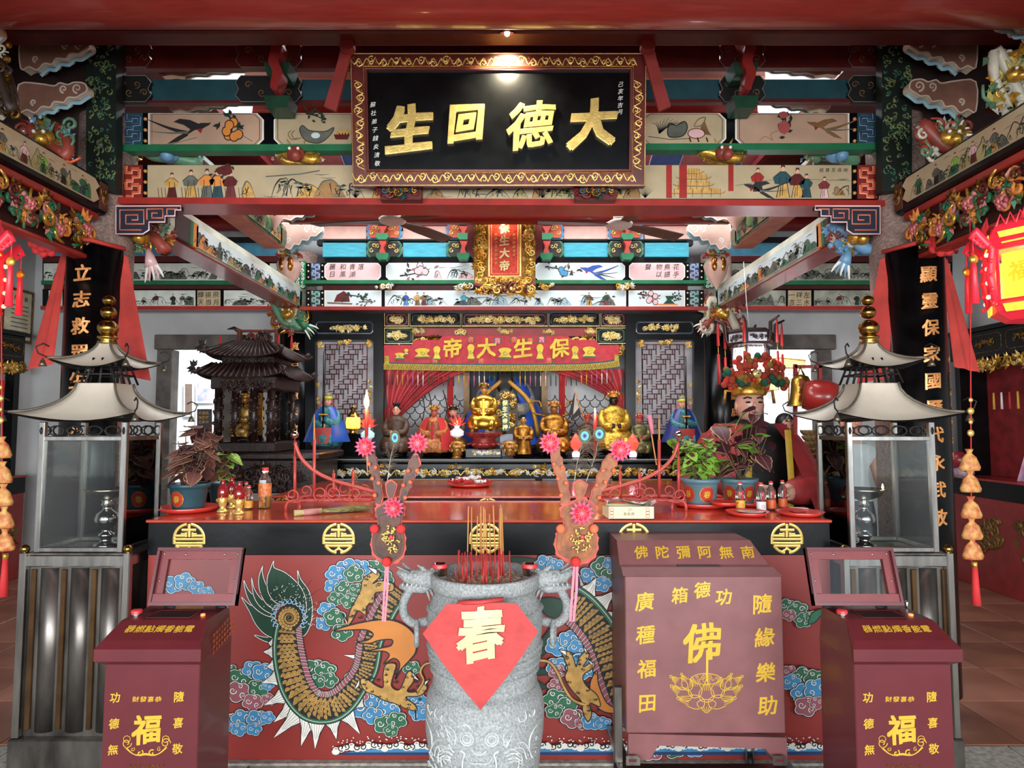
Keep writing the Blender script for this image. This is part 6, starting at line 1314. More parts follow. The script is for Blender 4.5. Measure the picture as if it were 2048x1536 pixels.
# ---- gilded gourd ornaments with peacock feathers
def ornament(D_,ox,label,bodym,dark,seed,tilt=0.0,flowers=(),sq=1.0):
 t=thing('gourd_ornament',label,'ornament',at(1130+ox,1240,D_),'gourd ornaments on the burner handles');f0=PF(D_);cx=1152
 f=type('c',(),{'p':lambda s,a,b,h=0.0:f0.p(cx+ox+(a-cx)*sq+(b-1120)*tilt,b,h)})()
 C=lambda L:[(1060+a/5.485,850+b/5.485)for a,b in L]
 edgeR=M('ornament_rim','#B8402E',.5,var=.2)
 gourd=C([(270,1250),(290,1180),(360,1110),(350,1030),(325,960),(335,890),(400,860),(480,830),(520,790),(600,790),(680,850),(740,880),(742,950),(720,1010),(690,1060),(720,1120),(745,1210),(752,1300),(740,1400),(700,1470),(620,1520),(520,1540),(400,1500),(300,1440),(265,1340)])
 gg=cr(gourd,True,3);c0=(sum(p[0]for p in gg)/len(gg),sum(p[1]for p in gg)/len(gg));sc=lambda k,dy=0:[(c0[0]+(p[0]-c0[0])*k,c0[1]+(p[1]-c0[1])*k+dy)for p in gg]
 wav=[(p[0]+1.5*sin(i*1.7),p[1]+1.5*cos(i*1.7))for i,p in enumerate(gg)]
 g=G();g.prism(f,wav,edgeR,-.006,0);g.build('gourd',t);g=G();g.prism(f,sc(.9),bodym,0,.006)
 for k,q in ((.72,8),(.6,10),(.5,11)):g.line(f,[(a,b)for a,b in sc(k,q)],1.2,dark,.0065+.0004*(8-q),True)
 g.build('gourd_face',t)
 for L,P in (((205,240),[(200,230),(300,215),(340,330),(370,420),(400,560),(430,700),(430,860),(345,880),(320,700),(270,520)]),((900,300),[(870,300),(960,400),(900,520),(850,640),(790,740),(720,860),(640,840),(680,720),(730,560),(790,420)])):
  a=cr(C(P),True,3);a=[(p[0]+1.6*sin(i*2.0),p[1]+1.6*cos(i*2.0))for i,p in enumerate(a)];c1=(sum(p[0]for p in a)/len(a),sum(p[1]for p in a)/len(a))
  g=G();g.prism(f,a,edgeR,-.004,.004);g.build('arm',t);g=G();g.prism(f,[(c1[0]+(p[0]-c1[0])*.86,c1[1]+(p[1]-c1[1])*.93)for p in a],bodym,.004,.009);q=random.Random(seed)
  for k in range(12):u,v=c1[0]+q.uniform(-7,7),c1[1]+q.uniform(-48,48);g.line(f,spiral(u-(v-c1[1])*(-.25 if L[0]<500 else.35)*1.0,v,4,1,k,1,7,.2),.8,dark,.0095)
  g.build('arm_face',t)
 a=C([(465,640),(500,610),(545,590),(600,620),(640,650),(600,760),(560,830),(510,820),(480,740)]);g=G();g.prism(f,a,edgeR,-.002,.004);c1=C([(550,710)])[0];g.prism(f,[(c1[0]+(p[0]-c1[0])*.75,c1[1]+(p[1]-c1[1])*.8)for p in a],bodym,.004,.008);g.build('fan_tail',t)
 for (x,y,r_)in flowers:
  u,v=C([(x,y)])[0];g=G();q=f.p(u,v,.022)
  fl=Fr(q,(1,0,0),(0,0,1),(0,-1,0));R_=r_*D_/FPX/5.485
  for k in range(14):
   aa=2*PI*k/14;P=lambda rr,da,h:fl.p(cos(aa+da)*rr*R_,sin(aa+da)*rr*R_,h);g.add([P(.3,-.25,.0),P(.75,-.2,.008),P(1.08,0,.002),P(.75,.2,.008),P(.3,.25,0)],[(0,1,2,3,4)],pinkF)
  fw=g.build('foil_flower',t);g=G()
  for k in range(10):
   aa=2*PI*(k+.3)/10;P=lambda rr,da,h:fl.p(cos(aa+da)*rr*R_,sin(aa+da)*rr*R_,h);g.add([P(.05,-.6,.01),P(.5,-.3,.012),P(.72,0,.006),P(.5,.3,.012)],[(0,1,2,3)],redF)
  g.build('red_petals',fw);g=G()
  for k in range(14):aa=k*.449;rr=.55 if k%2 else.42;g.tube([fl.p(0,0,.013),fl.p(cos(aa)*R_*rr,sin(aa)*R_*rr,.022)],[.0012,.0006],M('pink_stamen','#F4A0B4',.5),4)
  g.build('stamens',fw)
 for x,y,r_,m in ((260,425,21,pom),(350,460,20,pom),(303,582,23,pom),(390,630,23,pom),(338,765,23,pom),(793,497,23,pom),(912,495,24,pom),(725,655,23,pom),(820,622,23,pom),(752,790,23,pom),(332,1130,50,pom),(695,1130,50,pom),(497,1490,52,pomR)):
  g=G();u,v=C([(x,y)])[0];g.ball(f.p(u,v,.018),r_*D_/FPX/5.485,m if dark is not ink or r_<30 or m is pomR else pomR,12,8);g.build('pompom',t)
 g=G();q=random.Random(seed);u,v=C([(560,1240)])[0]
 for k in range(46):
  a,rr=q.uniform(0,6.28),math.sqrt(q.random());x,y=u+cos(a)*rr*20,v+sin(a)*rr*26;p=f.p(x,y,.012+.012*(1-rr));e=q.uniform(0,6.28);g.tube(cr([p,p+Vector((cos(e)*.007,-.004,sin(e)*.007)),p+Vector((cos(e+.9)*.012,.0,sin(e+.9)*.012))],n=2),[.0035,.003,.001],goldL,5)
 md=g.build('gold_dragon',t);g=G();g.ball(f.p(u+1,v-4,.028),.009,redF,10,6,(.8,.5,1));g.build('red_bead',md)
 u,v=C([(500,1530)])[0];g=G();pts=[f.p(u,v,.01),f.p(u-3,v+50,.012),f.p(u-6,v+105,.006)]
 for dx in (-1,1):g.line(type('c',(),{'p':lambda s,a,b,h=0.0:f.p(a,b,.012+dx*.002)})(),[(u+dx*2.5,v-2),(u-3+dx*4,v+52),(u-8+dx*3,v+112)],5,clothP,.0,hh=.002)
 g.build('pink_ribbon',t)
 for k,(x,y)in enumerate(((600,130),(760,110))if seed>1 else ((600,150),)):
  u,v=C([(x,y)])[0];u0,v0=C([(490 if k==0 else 620,620)])[0];g=G();g.tube(cr([f.p(u0,v0,-.01),f.p((u+u0)/2+(4 if k else -3),(v+v0)/2,-.01),f.p(u,v,-.01)],n=4),[.0014,.0008],M('feather_quill','#D8CDB8',.5),5);fe=g.build('peacock_feather',t);q=random.Random(k)
  for rr,m,h in ((1,M('feather_bronze','#4E4A2C',.6,.2,var=.3,scale=60),0),(.62,M('feather_teal','#2F7F78',.35,.4),.0008),(.38,M('feather_blue','#1E3E7A',.3,.4),.0016),(.2,ink,.0024)):g=G();g.fill(f,[(u+13*rr*cos(j*.45),v-2+15*rr*sin(j*.45))for j in range(14)],m,.001+h);g.build('eye_spot',fe)
  g=G()
  for j in range(90):
   s=q.random();bx_,by_=u+(u0-u)*s*.8,v+(v0-v)*s*.8;sd=q.choice((-1,1));L=q.uniform(12,30)*(1-.3*s);g.line(f,[(bx_,by_),(bx_+sd*L*.5,by_-L*.55),(bx_+sd*L,by_-L*.6)],[.5,.2],M('feather_barb','#5A4A38',.6,.2),-.004)
  g.build('barbs',fe,kind='stuff')
 return t
ornament(2.33,0,'gilt gourd ornament with bright golden face, right handle of the stone burner',M('foil_bronze_bright','#864A1E',.5,.2,var=.25,scale=30),M('etch_brown','#6A3A16',.5),2,0,((215,195,118),(975,270,122),(560,955,130)))
ornament(2.33,-376,'gourd ornament with dark brown face, left handle of the stone burner',M('foil_brown_dark','#4A2410',.45,.2,var=.25,scale=30),ink,1,.0,((215,235,112),(930,195,112),(600,900,110)),.80)
# ================================================================ main altar
DA=5.6;ZA=at(1000,918,DA).z;P56=PF(DA)
al=thing('main_altar','long black lacquer altar shelf with gilt openwork frieze','altar',(0,5.9,0));ax0,ax1=at(560,900,DA).x,at(1452,900,DA).x
g=G();g.box(ax0,ax1,DA+.04,6.38,0,ZA-.03,black,.004);g.build('body',al)
g=G();g.box(ax0+.3,ax1-.3,6.38,6.98,0,ZA,black);g.build('rear_shelf',al)
g=G();g.box(ax0-.01,ax1+.01,DA-.02,6.38,ZA-.03,ZA,black,.008);g.build('shelf',al)
g=G();g.box(ax0,ax1,DA,DA+.05,ZA-.10,ZA-.035,black,.01);g.build('cornice',al)
g=G();g.prism(P56,[(640,938),(1385,938),(1385,953),(640,953)],blackm,-.03,-.01);g.build('frieze_ground',al)
for k in range(16):
 g=G();x=642+k*46.5;carve(g,P56,x,936,x+48,954,[goldL,gold,white],.018,22,k,size=9);g.line(P56,cr([(x,951),(x+12,940),(x+24,950),(x+36,940),(x+47,951)],n=4),2.6,goldL,.006,hh=.004);g.build('gilt_frieze',al)
for x in (655,770,910,1080,1230,1330):g=G();carve(g,P56,x-16,928,x+16,937,[goldL,gold],.012,12,x,size=6);g.build('gilt_clasp',al)
for a,b,m in ((655,765,M('panel_blue_grey','#8898A8',.5)),(780,900,orange),(915,1070,M('panel_orange','#C06A44',.5)),(1085,1225,M('panel_blue_grey','#8898A8',.5)),(1245,1345,M('panel_yellow','#D8A830',.5))):g=G();g.prism(P56,[(a,959),(b,959),(b,1000),(a,1000)],m,-.03,-.025);g.line(P56,[(a,959),(b,959),(b,1000),(a,1000)],1.5,white,-.02,True);g.build('painted_panel',al)
# niche screen
DN=6.38;PN=PF(DN);ns=thing('altar_screen','black lacquer altar screen with gilt panels and fretwork windows','screen',(0,DN,1.0))
def pr(pts,m,h0,h1,nm,par=ns,bev=None):g=G();g.prism(PN,pts,m,h0,h1);return g.build(nm,par)
rc=lambda a,b,c,d:[(a,b),(c,b),(c,d),(a,d)]
for sx in (0,1):
 X=(lambda a:a)if sx==0 else (lambda a:2018-a);Rr=lambda a,b,c,d:rc(min(X(a),X(c)),b,max(X(a),X(c)),d)
 pr(Rr(610,622,630,930),black,-.06,0,'stile');pr(Rr(747,622,767,930),black,-.06,.01,'stile');pr(Rr(630,622,747,640),black,-.06,0,'rail');pr(Rr(630,670,747,680),black,-.06,0,'rail');pr(Rr(630,868,747,930),black,-.06,0,'rail')
 pr(Rr(628,640,749,670),black,-.05,-.004,'name_panel');g=G();o=octa(*[(v)for v in (min(X(632),X(745)),644,max(X(632),X(745)),667)],4);g.line(PN,o,3,M('lacquer_bevel','#3A4654',.15,coat=.5),0,True,hh=.004);carve(g,PN,X(655)if sx==0 else X(735),648,X(735)if sx==0 else X(655),664,[goldL,M('pale_gilt','#E8D898',.35,.4)],.01,34,5+sx,size=9);g.build('gilt_relief',ns)
 g=G();a0,a1=min(X(636),X(741)),max(X(636),X(741));lattice(g,Fr(PN.p(a0,866,-.03),(1,0,0),(0,0,1),(0,-1,0)),.05,.04,(a1-a0)*DN/FPX-.05,(866-684)*DN/FPX-.02,M('lattice_plum','#5A2A30',.4),.0095,.014,.048);g.build('fret_lattice',ns)
 g=G();
 for a,b,c,d in ((633,681,648,697),(729,681,744,697),(672,681,704,687),(633,760,641,860),(736,760,744,860),(633,856,744,866)):carve(g,PN,min(X(a),X(c)),b,max(X(a),X(c)),d,[goldL,gold],.012,16,a,size=6)
 g.build('gilt_edging',ns)
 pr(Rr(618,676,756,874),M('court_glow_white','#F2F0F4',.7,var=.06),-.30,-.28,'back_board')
for i,(a,b,c,d,m)in enumerate([(769,626,817,652,redd),(820,626,921,652,black),(924,626,1095,652,redd),(1098,626,1199,652,black),(1202,626,1252,652,redd),(769,656,826,687,greenD),(1193,656,1252,687,greenD)]):
 pr(rc(a,b,c,d),black,-.05,0,'header_panel');g=G();g.line(PN,rc(a,b,c,d),1.3,goldL,.001,True);o=octa(a+4,b+3,c-4,d-3,4);g.line(PN,o,4,m,.001,True,hh=.006);carve(g,PN,a+9,b+7,c-9,d-6,[M('pale_gilt','#E8D898'),goldL],.012,int((c-a)*.5),90+i,size=9);g.build('gilt_relief',ns)
pr(rc(767,622,1254,627),black,-.06,.008,'rail');pr(rc(828,656,1193,672),M('header_red','#A32A2A',.45),-.06,-.02,'red_strip')
for x in (838,922,1010,1098,1180):g=G();carve(g,PN,x-14,657,x+14,670,[goldL,M('pale_gilt','#E8D898')],.02,14,x,size=8);g.build('gilt_boss',ns)
for a,b,c,d in ((828,673,881,691),(1139,673,1193,691),(769,690,820,714),(1200,690,1252,714)):g=G();carve(g,PN,a,b,c,d,[gold,goldL,goldD],.05,40,a,size=10);g.build('gilt_bracket',ns)
# back of the niche
g=G();b_=PF(6.92);g.prism(b_,rc(700,690,1320,930),M('niche_white','#E4E6E6',.6,var=.03),-.03,0)
for k in range(5):
 for j in range(22):
  x=800+j*20+(k%2)*10;y=790+k*13;g.line(b_,[(x+10*cos(PI*q/8),y+12*sin(PI*q/8))for q in range(9)],1.6,ink,.001)
for x in (835,850,880):g.line(b_,cr([(x,870),(x+14,820),(x+6,780)],n=4),2,ink,.0012)
g.build('niche_wall_painting',None,'white niche back wall painted with black outlined dragon scales','wall painting',loc=b_.p(1010,930))
# banner and curtains
DBn=6.30;PB=PF(DBn);t=thing('altar_banner','red embroidered banner with four yellow characters above the altar','banner',PB.p(1005,745));g=G();n=60;vs=[];fs=[]
bot=lambda x:739+3*sin((x-768)/470*PI)-(7*max(0,(x-1150)/90)**2)
for j in range(5):
 for i in range(n+1):x=768+470*i/n;y0=672+(0 if 880<x<1140 else 18 if x<828 or x>1193 else 8);vs.append(PB.p(x,y0+(bot(x)-12-y0)*j/4,.008*sin(i*.8)*j/4))
g.add(vs,[(j*(n+1)+i,j*(n+1)+i+1,(j+1)*(n+1)+i+1,(j+1)*(n+1)+i)for j in range(4)for i in range(n)],M('banner_red','#C22E3A',.6,var=.12,scale=20,bump=.2),True);g.build('red_cloth',t)
g=G();g.line(PB,[(768+470*i/60,bot(768+470*i/60)-13)for i in range(61)],3,tealD,.011);g.build('teal_border',t)
g=G();q=random.Random(1);by=M('yellow_braid','#C9B02E',.6,var=.4,scale=90,hex2='#6A7A22');g.line(PB,[(768+470*i/60,bot(768+470*i/60)-5.5)for i in range(61)],12,by,.012,hh=.006)
for i in range(95):x=770+i*4.93;y=bot(x)-6;g.line(PB,[(x-2.4,y+4),(x+2.4,y-4)],1.3,M('braid_olive','#6B5A18',.6)if i%2 else M('braid_red','#B8402A',.6),.019)
g.line(PB,[(774,712),(774,736)],9,by,.013,hh=.004);g.line(PB,[(1233,710),(1233,730)],9,by,.013,hh=.004);g.build('yellow_braid',t)
for ch,x in zip('帝大生保',(905,973,1046,1119)):g=G();txt(g,PB,ch,x,696,40,M('embroidery_yellow','#E8C62E',.5),.012,.006,down=True,bold=.025);g.build('character',t)
ey=M('embroidery_yellow','#E8C62E')
for i,(x,y,w_,h_)in enumerate(((845,706,30,18),(874,706,14,26),(942,704,14,30),(1010,706,26,20),(1080,704,14,30),(1150,706,14,26),(1178,704,26,20),(800,712,20,12),(813,704,8,12))):
 g=G();g.fill(PB,cr([(x-w_/2,y-h_*.3),(x-w_*.2,y-h_/2),(x+w_*.2,y-h_/2),(x+w_/2,y-h_*.3),(x+w_*.3,y+h_*.1),(x+w_/2,y+h_/2),(x-w_/2,y+h_/2),(x-w_*.3,y+h_*.1)],True,3),ey,.0125);g.line(PB,[(x-w_/2,y+h_*.5),(x+w_/2,y+h_*.5)],3,greenM,.013);g.line(PB,spiral(x,y,min(w_,h_)*.3,1,0,1,8),1,green,.0135);g.build('vase_embroidery',t)
for x,y in ((942,680),(995,682),(1028,680),(1083,680),(1060,682),(962,722),(1098,722),(870,722)):g=G();rosette(g,PB,x,y,7,rosep if x%2 else orange,pinkF,.014);[leafr(g,PB,x,y,12,3,a,greenM,.006)for a in (.4,2.7,3.9,5.5)];g.build('flower_embroidery',t)
cl=[M('tassel_'+n_,h_,.7,var=.05)for n_,h_ in (('charcoal','#3A3A3C'),('yellow','#D8A838'),('mauve','#C86A90'),('white','#E8E4E0'),('green','#3A5A3A'),('red','#B83030'))]
for i in range(45):
 x=775+i*10.2;m=cl[(i//2)%6];y0=bot(x)+1;g=G();g.tube([PB.p(x,y0,.01),PB.p(x,y0+9,.012)],.0012,m,4);g.tube([PB.p(x,y0+9,.012),PB.p(x,y0+13,.012),PB.p(x,y0+30,.012)],[.004,.006,.0045],m,6);g.build('tassel',t)
def curtain(name,label,f,m,nu=44,nv=14):
 g=G();vs=[f(i/nu,j/nv)for j in range(nv+1)for i in range(nu+1)];g.add(vs,[(j*(nu+1)+i,j*(nu+1)+i+1,(j+1)*(nu+1)+i+1,(j+1)*(nu+1)+i)for j in range(nv)for i in range(nu)],m,True);return g.build(name,None,label,'curtain',loc=f(0,1))
PC=PF(6.5)
def lc(u,v):x=768+200*u*(1-.93*v*(1-.1*v));y=738+v*(112*(1-u)**.0*(1-u*.15));return PC.p(x+2*(1-u),y-u*v*30,.03*sin(u*40)*(.4+v*.6))
def sweep(x0,x1,yg,xg,sgn):
 def f(u,v):
  xt=x0+(x1-x0)*u;xb=xg+sgn*22*u;yb=yg+6*u;x=xt+(xb-xt)*v**1.15;y=738+(yb-738)*v**(.85+.55*u)if u<1 else 738;y=738+(yb-738-2)*(v**(1+.9*u));return PC.p(x,y,.035*sin(u*34+v*2)*(1-.35*v))
 return f
curtain('red_curtain','translucent red curtain swept to the left of the altar niche',sweep(770,962,830,778,1),clothS)
curtain('red_curtain','red curtain drawn to the right of the altar niche',sweep(1246,1062,790,1240,-1),clothS)
curtain('red_curtain','narrow red curtain tail hanging beside the left niche post',lambda u,v:PC.p(768+10*u*(1-.3*v)+14*u*(1-v),815+v*75,.02*sin(u*16)),clothS,16,6)
curtain('red_curtain','narrow red curtain tail hanging beside the right niche post',lambda u,v:PC.p(1232+16*u,786+v*78*(.6+.4*u),.02*sin(u*16)),clothS,16,6)
for x,lb in ((900,'red cloth covered post left of the gilded seated statue'),(1124,'red cloth covered post above the armoured gilt statue')):g=G();g.prism(PF(6.6),rc(x-6,742,x+6,915),cloth,-.03,.0);g.build('red_post',None,lb,'post',loc=PF(6.6).p(x,915))
for x,lb in ((933,'tan wooden post left of the main deity'),(1089,'tan wooden post right of the main deity')):g=G();g.prism(PF(6.75),rc(x-6,745,x+6,915),wood,-.04,0);g.build('wooden_post',None,lb,'post',loc=PF(6.75).p(x,915))
g=G();g.prism(PF(6.85),rc(936,690,1086,915),M('slate_board','#3A3E44',.6),-.01,0);g.build('dark_back_board',None,'dark slate board behind the main deity','board',loc=PF(6.85).p(1010,915))
# ================================================================ statues
def statue(label,u,v,H_,D_,robe,face=skin,crown=gold,style='seated',cape=None,hairm=hair,beard=False,base=black,name='deity_statue',w_=1.0,group='small deity statues on the altar',sash=None,sleeve=None,halo=False,bp=None):
 """u, v: pixel of the foot; H_: height in pixels; D_: distance"""
 p=at(u,v,D_)if bp is None else bp;s=H_*D_/FPX;t=thing(name,label,'statue',p,group);sleeve=sleeve or robe;V=lambda x,y,z:p+Vector((x*s*w_,y*s*w_,z*s))
 hz=.80 if style!='big' else.76;hb=.09 if style=='seated' else.06
 if base:g=G();g.lathe(V(0,0,0),[(.24*s,0),(.25*s,.015*s),(.2*s,.03*s),(.22*s,hb*s),(0,hb*s)],base,8,smooth=False,cap=False);g.build('plinth',t)
 if style=='standing':prof=[(.20,hb),(.19,.2),(.15,.38),(.15,.52),(.18,.62),(.17,.68),(.10,.73),(.05,.76)]
 else:prof=[(.26,hb),(.29,.14),(.30,.22),(.25,.34),(.17,.42),(.17,.52),(.20,.62),(.18,.69),(.10,.74),(.05,.77)]
 g=G();n=20;vs=[];fs=[]
 for i,(r_,z)in enumerate(prof):
  for k in range(n):a=2*PI*k/n;fo=1+.05*sin(a*7)*(z<.4);fy=.62 if z>.4 else.85;vs.append(V(cos(a)*r_*fo,sin(a)*r_*fy*fo-(.05 if z<.36 and style!='standing' else 0),z))
 for i in range(len(prof)-1):
  for k in range(n):fs.append((i*n+k,i*n+(k+1)%n,(i+1)*n+(k+1)%n,(i+1)*n+k))
 g.add(vs,fs,robe,True);g.build('robe',t)
 if style!='standing':
  g=G()
  for a in (-1,1):g.ball(V(a*.14,-.15,.25),.09*s,robe,10,8,(1,1,.8));g.tube([V(a*.14,-.22,.25),V(a*.12,-.24,.12),V(a*.12,-.26,.08)],[.07*s,.055*s,.05*s],robe,8)
  g.build('knees',t)
 for a in (-1,1):
  g=G();hd=V(a*.05,-.24,.44)if style!='guard' else V(.0,-.24,.47+a*.06);g.tube(cr([V(a*.15,0,.68),V(a*.19,-.04,.56),V(a*.16,-.15,.45),hd],n=3),[.05*s,.055*s,.058*s,.06*s,.063*s,.065*s,.068*s,.07*s,.06*s,.045*s],sleeve,9);g.build('sleeve',t)
  g=G();g.ball(hd,.036*s,face,8,6,(1,1,1.1));[g.tube([hd+Vector((a*.01*s,-.02*s,(k-1.5)*.017*s)),hd+Vector((-a*.03*s,-.035*s,(k-1.5)*.017*s))],.009*s,face,5)for k in range(4)];g.build('hand',t)
 g=G();hc=V(0,-.01,hz+.045);r_=.078*s
 g.tube([V(0,0,.72),V(0,-.005,hz)],.035*s,face,8);g.ball(hc,r_,face,14,12,(.86,.95,1.18));fy=hc.y-r_*.93
 g.ball((hc.x,fy-.002*s,hc.z-r_*.1),r_*.17,face,6,5,(.8,1,1.4))
 for a in (-1,1):g.ball((hc.x+a*r_*.86,hc.y,hc.z-r_*.1),r_*.22,face,6,5,(.4,.8,1.4))
 hd=g.build('head',t);g=G()
 for a in (-1,1):g.ball((hc.x+a*r_*.36,fy+r_*.07,hc.z+r_*.1),r_*.13,ink,6,4,(1.5,.5,.5));g.tube([(hc.x+a*r_*.16,fy+r_*.04,hc.z+r_*.34),(hc.x+a*r_*.4,fy+r_*.1,hc.z+r_*.42),(hc.x+a*r_*.6,fy+r_*.25,hc.z+r_*.34)],r_*.045,ink,4)
 g.ball((hc.x,fy+r_*.1,hc.z-r_*.52),r_*.12,redF,6,4,(1.6,.6,.5));g.build('painted_features',hd)
 if beard:g=G();g.tube([(hc.x,fy+.01*s,hc.z-r_*.8),(hc.x,fy-.01*s,hc.z-r_*2),(hc.x,fy-.02*s,hc.z-r_*3.4)],[r_*.5,r_*.4,r_*.05],hairm,7,flat=.4);g.build('beard',t)
 g=G();zc=hc.z+r_*.55
 if crown is hair:g.ball((hc.x,hc.y+r_*.15,hc.z+r_*.35),r_*.95,hair,12,8,(.95,1,1));[g.ball((hc.x+a*r_*.5,hc.y,hc.z+r_*1.55),r_*.42,hair,8,6)for a in (-1,0,1)]
 elif style=='guard':g.lathe((hc.x,hc.y,zc),[(r_*1.0,-.1*r_),(r_*1.08,.3*r_),(r_*.9,.6*r_)],M('headband_yellow','#C9C23A',.5),14);g.lathe((hc.x,hc.y,zc),[(r_*.9,.5*r_),(r_*.85,1.3*r_),(0,1.5*r_)],M('hat_olive','#7A7A54',.5),14,cap=False)
 else:
  g.lathe((hc.x,hc.y,zc),[(r_*1.02,0),(r_*1.12,.2*r_),(r_*1.0,.5*r_),(r_*.9,.8*r_),(r_*.6,1.25*r_),(0,1.35*r_)],crown,12,cap=False);q=random.Random(int(u))
  for k in range(9):a=PI+PI*k/8;c=Vector((hc.x+cos(a)*r_*1.15,hc.y+sin(a)*r_*.9,zc+r_*(.5+.5*sin(PI*k/8))));g.ball(c,r_*.2,goldL if k%2 else redF if k%4==0 else crown,6,4);g.tube([c,c+Vector((cos(a)*.2,0,.5))*r_],[r_*.1,r_*.02],crown,4)
  for a in (-1,1):g.tube([(hc.x+a*r_,hc.y,zc+r_*.3),(hc.x+a*r_*1.5,hc.y,zc+r_*.3),(hc.x+a*r_*1.6,hc.y,zc-r_*.5)],r_*.1,crown,5)
 g.build('crown' if crown is not hair else 'hair',t)
 if cape:
  g=G();nu,nv=16,8;vs=[]
  for j in range(nv+1):
   for i in range(nu+1):a=-PI/2+.14*PI+1.72*PI*i/nu;v_=j/nv;rr=.12+.25*v_**.75+.012*sin(i*2.4)*v_;vs.append(V(cos(a)*rr*1.1,sin(a)*rr*.95,.75-.62*v_))
  g.add(vs,[(j*(nu+1)+i,j*(nu+1)+i+1,(j+1)*(nu+1)+i+1,(j+1)*(nu+1)+i)for j in range(nv)for i in range(nu)],cape,True);g.build('cape',t)
 if sash:g=G();g.line(Fr(V(0,-.27,0),(1,0,0),(0,0,1),(0,-1,0),s),[(0,.66),(0,.4),(0,.15)],.05,sash,.0,hh=.01*s);g.build('sash',t)
 return t,V,s
gilt=M('statue_gilt','#C08A34',.28,.85,var=.35,scale=30,bump=.3,hex2='#6A3A18');giltR=M('statue_red_gilt','#8A3A22',.35,.4,var=.5,scale=40,hex2='#C8963E');cr_r=M('crown_red_gold','#A0502A',.35,.6,var=.5,scale=60,hex2='#D8A848',bump=.3)
DS=5.95;vb=at(1000,918,DA);VB=913
def guard(u,lab,cp,top):
 t,V,s=statue(lab,u,898,898-top,5.8,robeT,skin,gold,'guard',cape=cp,base=None,name='guardian_statue',group='sword guardian statues',sleeve=robeT);g=G();c_=V(0,0,0);g.box(c_.x-.1,c_.x+.1,c_.y-.09,c_.y+.09,ZA,c_.z+.04,black,.005);g.build('pedestal',t);g=G();g.tube([V(0,-.27,.36),V(0,-.27,1.72)],[.022*s,.018*s],M('sword_dark','#141C1B',.35,.3),6,flat=.4,up=(0,1,0));g.build('sword',t);g=G();g.box(*[c for pr_ in zip((V(-.07,-.29,.60)),(V(.07,-.25,.62)))for c in pr_],gold);g.build('sword_guard',t)
 g=G();g.line(Fr(V(0,-.28,0),(1,0,0),(0,0,1),(0,-1,0),s),[(0,.38),(0,.1)],.30,M('skirt_red','#B03A34',.5,var=.15),0,hh=.02*s);g.build('red_skirt',t)
 for a in (-1,1):g=G();g.tube([V(a*.08,-.02,.86),V(a*.16,-.05,.72),V(a*.17,-.06,.55)],.008*s,cloth,5);g.build('cap_ribbon',t)
 return t
guard(654,'guardian statue in bright blue cape holding a long sword, before the left fretwork window',robeB,786);guard(1366,'guardian statue in dark blue cape holding a long sword, before the right fretwork window',M('navy_satin','#1E2F78',.35,var=.2),792)
statue('female statue with black topknots in a brown and gold robe, under the left curtain',792,VB,108,DS,robeK,skin,hair,'seated',sash=None)
statue('statue wrapped in a plain red cape with a gilt crown',868,VB,104,DS,robeR,M('face_ruddy','#B8604A',.45),cr_r,'seated',cape=cloth,sash=cloth,w_=1.15)
statue('black bearded statue in dark robe behind the red lotus lamp',906,VB,104,6.15,robeK,skin,M('black_hat','#1A1614',.5,.2),'seated',beard=True)
t,V,s=statue('large gilded goddess statue seated on a red lotus before the main deity',968,868,104,5.9,M('bright_gilt','#D8A440',.24,.9,var=.2,scale=20,bump=.15),M('gilt_face','#D8A060',.3,.5),M('crown_black_gold','#2A1E14',.35,.5,var=.5,scale=50,hex2='#C89A3A'),'seated',base=None,w_=1.12,group='large gilded statues',name='goddess_statue',sash=M('sash_bright_gold','#E0A030',.3,.7))
lt=at(968,866,5.9);g=G();lr=M('lotus_red','#A83A34',.4,.2,var=.2);g.lathe(at(968,897,5.9),[(.09,0),(.13,.04),(.10,.08),(.155,.13),(.16,.145)],lr,20);g.build('lotus_seat',t);LZ=at(968,897,5.9)
for ring,(z,r0,r1,dz,n_)in enumerate(((.06,.10,.165,-.03,14),(.09,.10,.17,.055,14))):
 for k in range(n_):
  a=2*PI*(k+ring*.5)/n_;f=lambda rr,da,zz:LZ+Vector((cos(a+da)*rr,sin(a+da)*rr,zz));g=G();g.add([f(r0,-.2,z),f((r0+r1)/2,-.22,z+dz*.5),f(r1,0,z+dz),f((r0+r1)/2,.22,z+dz*.5),f(r0,.2,z),f((r0+r1)/2+.02,0,z+dz*.45)],[(0,1,5),(1,2,5),(2,3,5),(3,4,5),(4,0,5)],lr,False);g.build('petal',t)
g=G();g.box(LZ.x-.16,LZ.x+.16,5.76,6.04,ZA,LZ.z,black,.006);carve(g,PF(5.76),943,900,1000,912,[white,M('pale_gilt','#E8D898')],.002,34,3,size=5);g.build('black_pedestal',t)
statue('small golden child statue standing near the spirit tablet',1047,VB,85,5.85,gilt,M('gilt_face','#D8A060'),hair,'standing')
t,V,s=statue('gilded armoured statue with looping ribbons, under the red cloth post',1108,VB,112,5.95,gilt,skinB,cr_r,'seated',w_=1.1)
for a in (-1,1):g=G();g.tube(cr([V(a*.12,0,.72),V(a*.34,.02,.78),V(a*.38,.02,.95),V(a*.24,0,.98),V(a*.2,0,.86)],n=4),.016*s,gilt,6);g.build('flying_ribbon',t)
statue('tiny black robed statue in the gap left of the pennant',1137,902,62,6.1,M('tiny_black','#191514',.5),skin,M('black_hat','#1A1614'),'standing',beard=True)
statue('brown and gold statue with red hat just right of the pennant',1175,VB,86,6.0,robeK,M('face_ruddy','#B8604A'),M('crimson_hat','#A02A30',.5),'seated',w_=1.1)
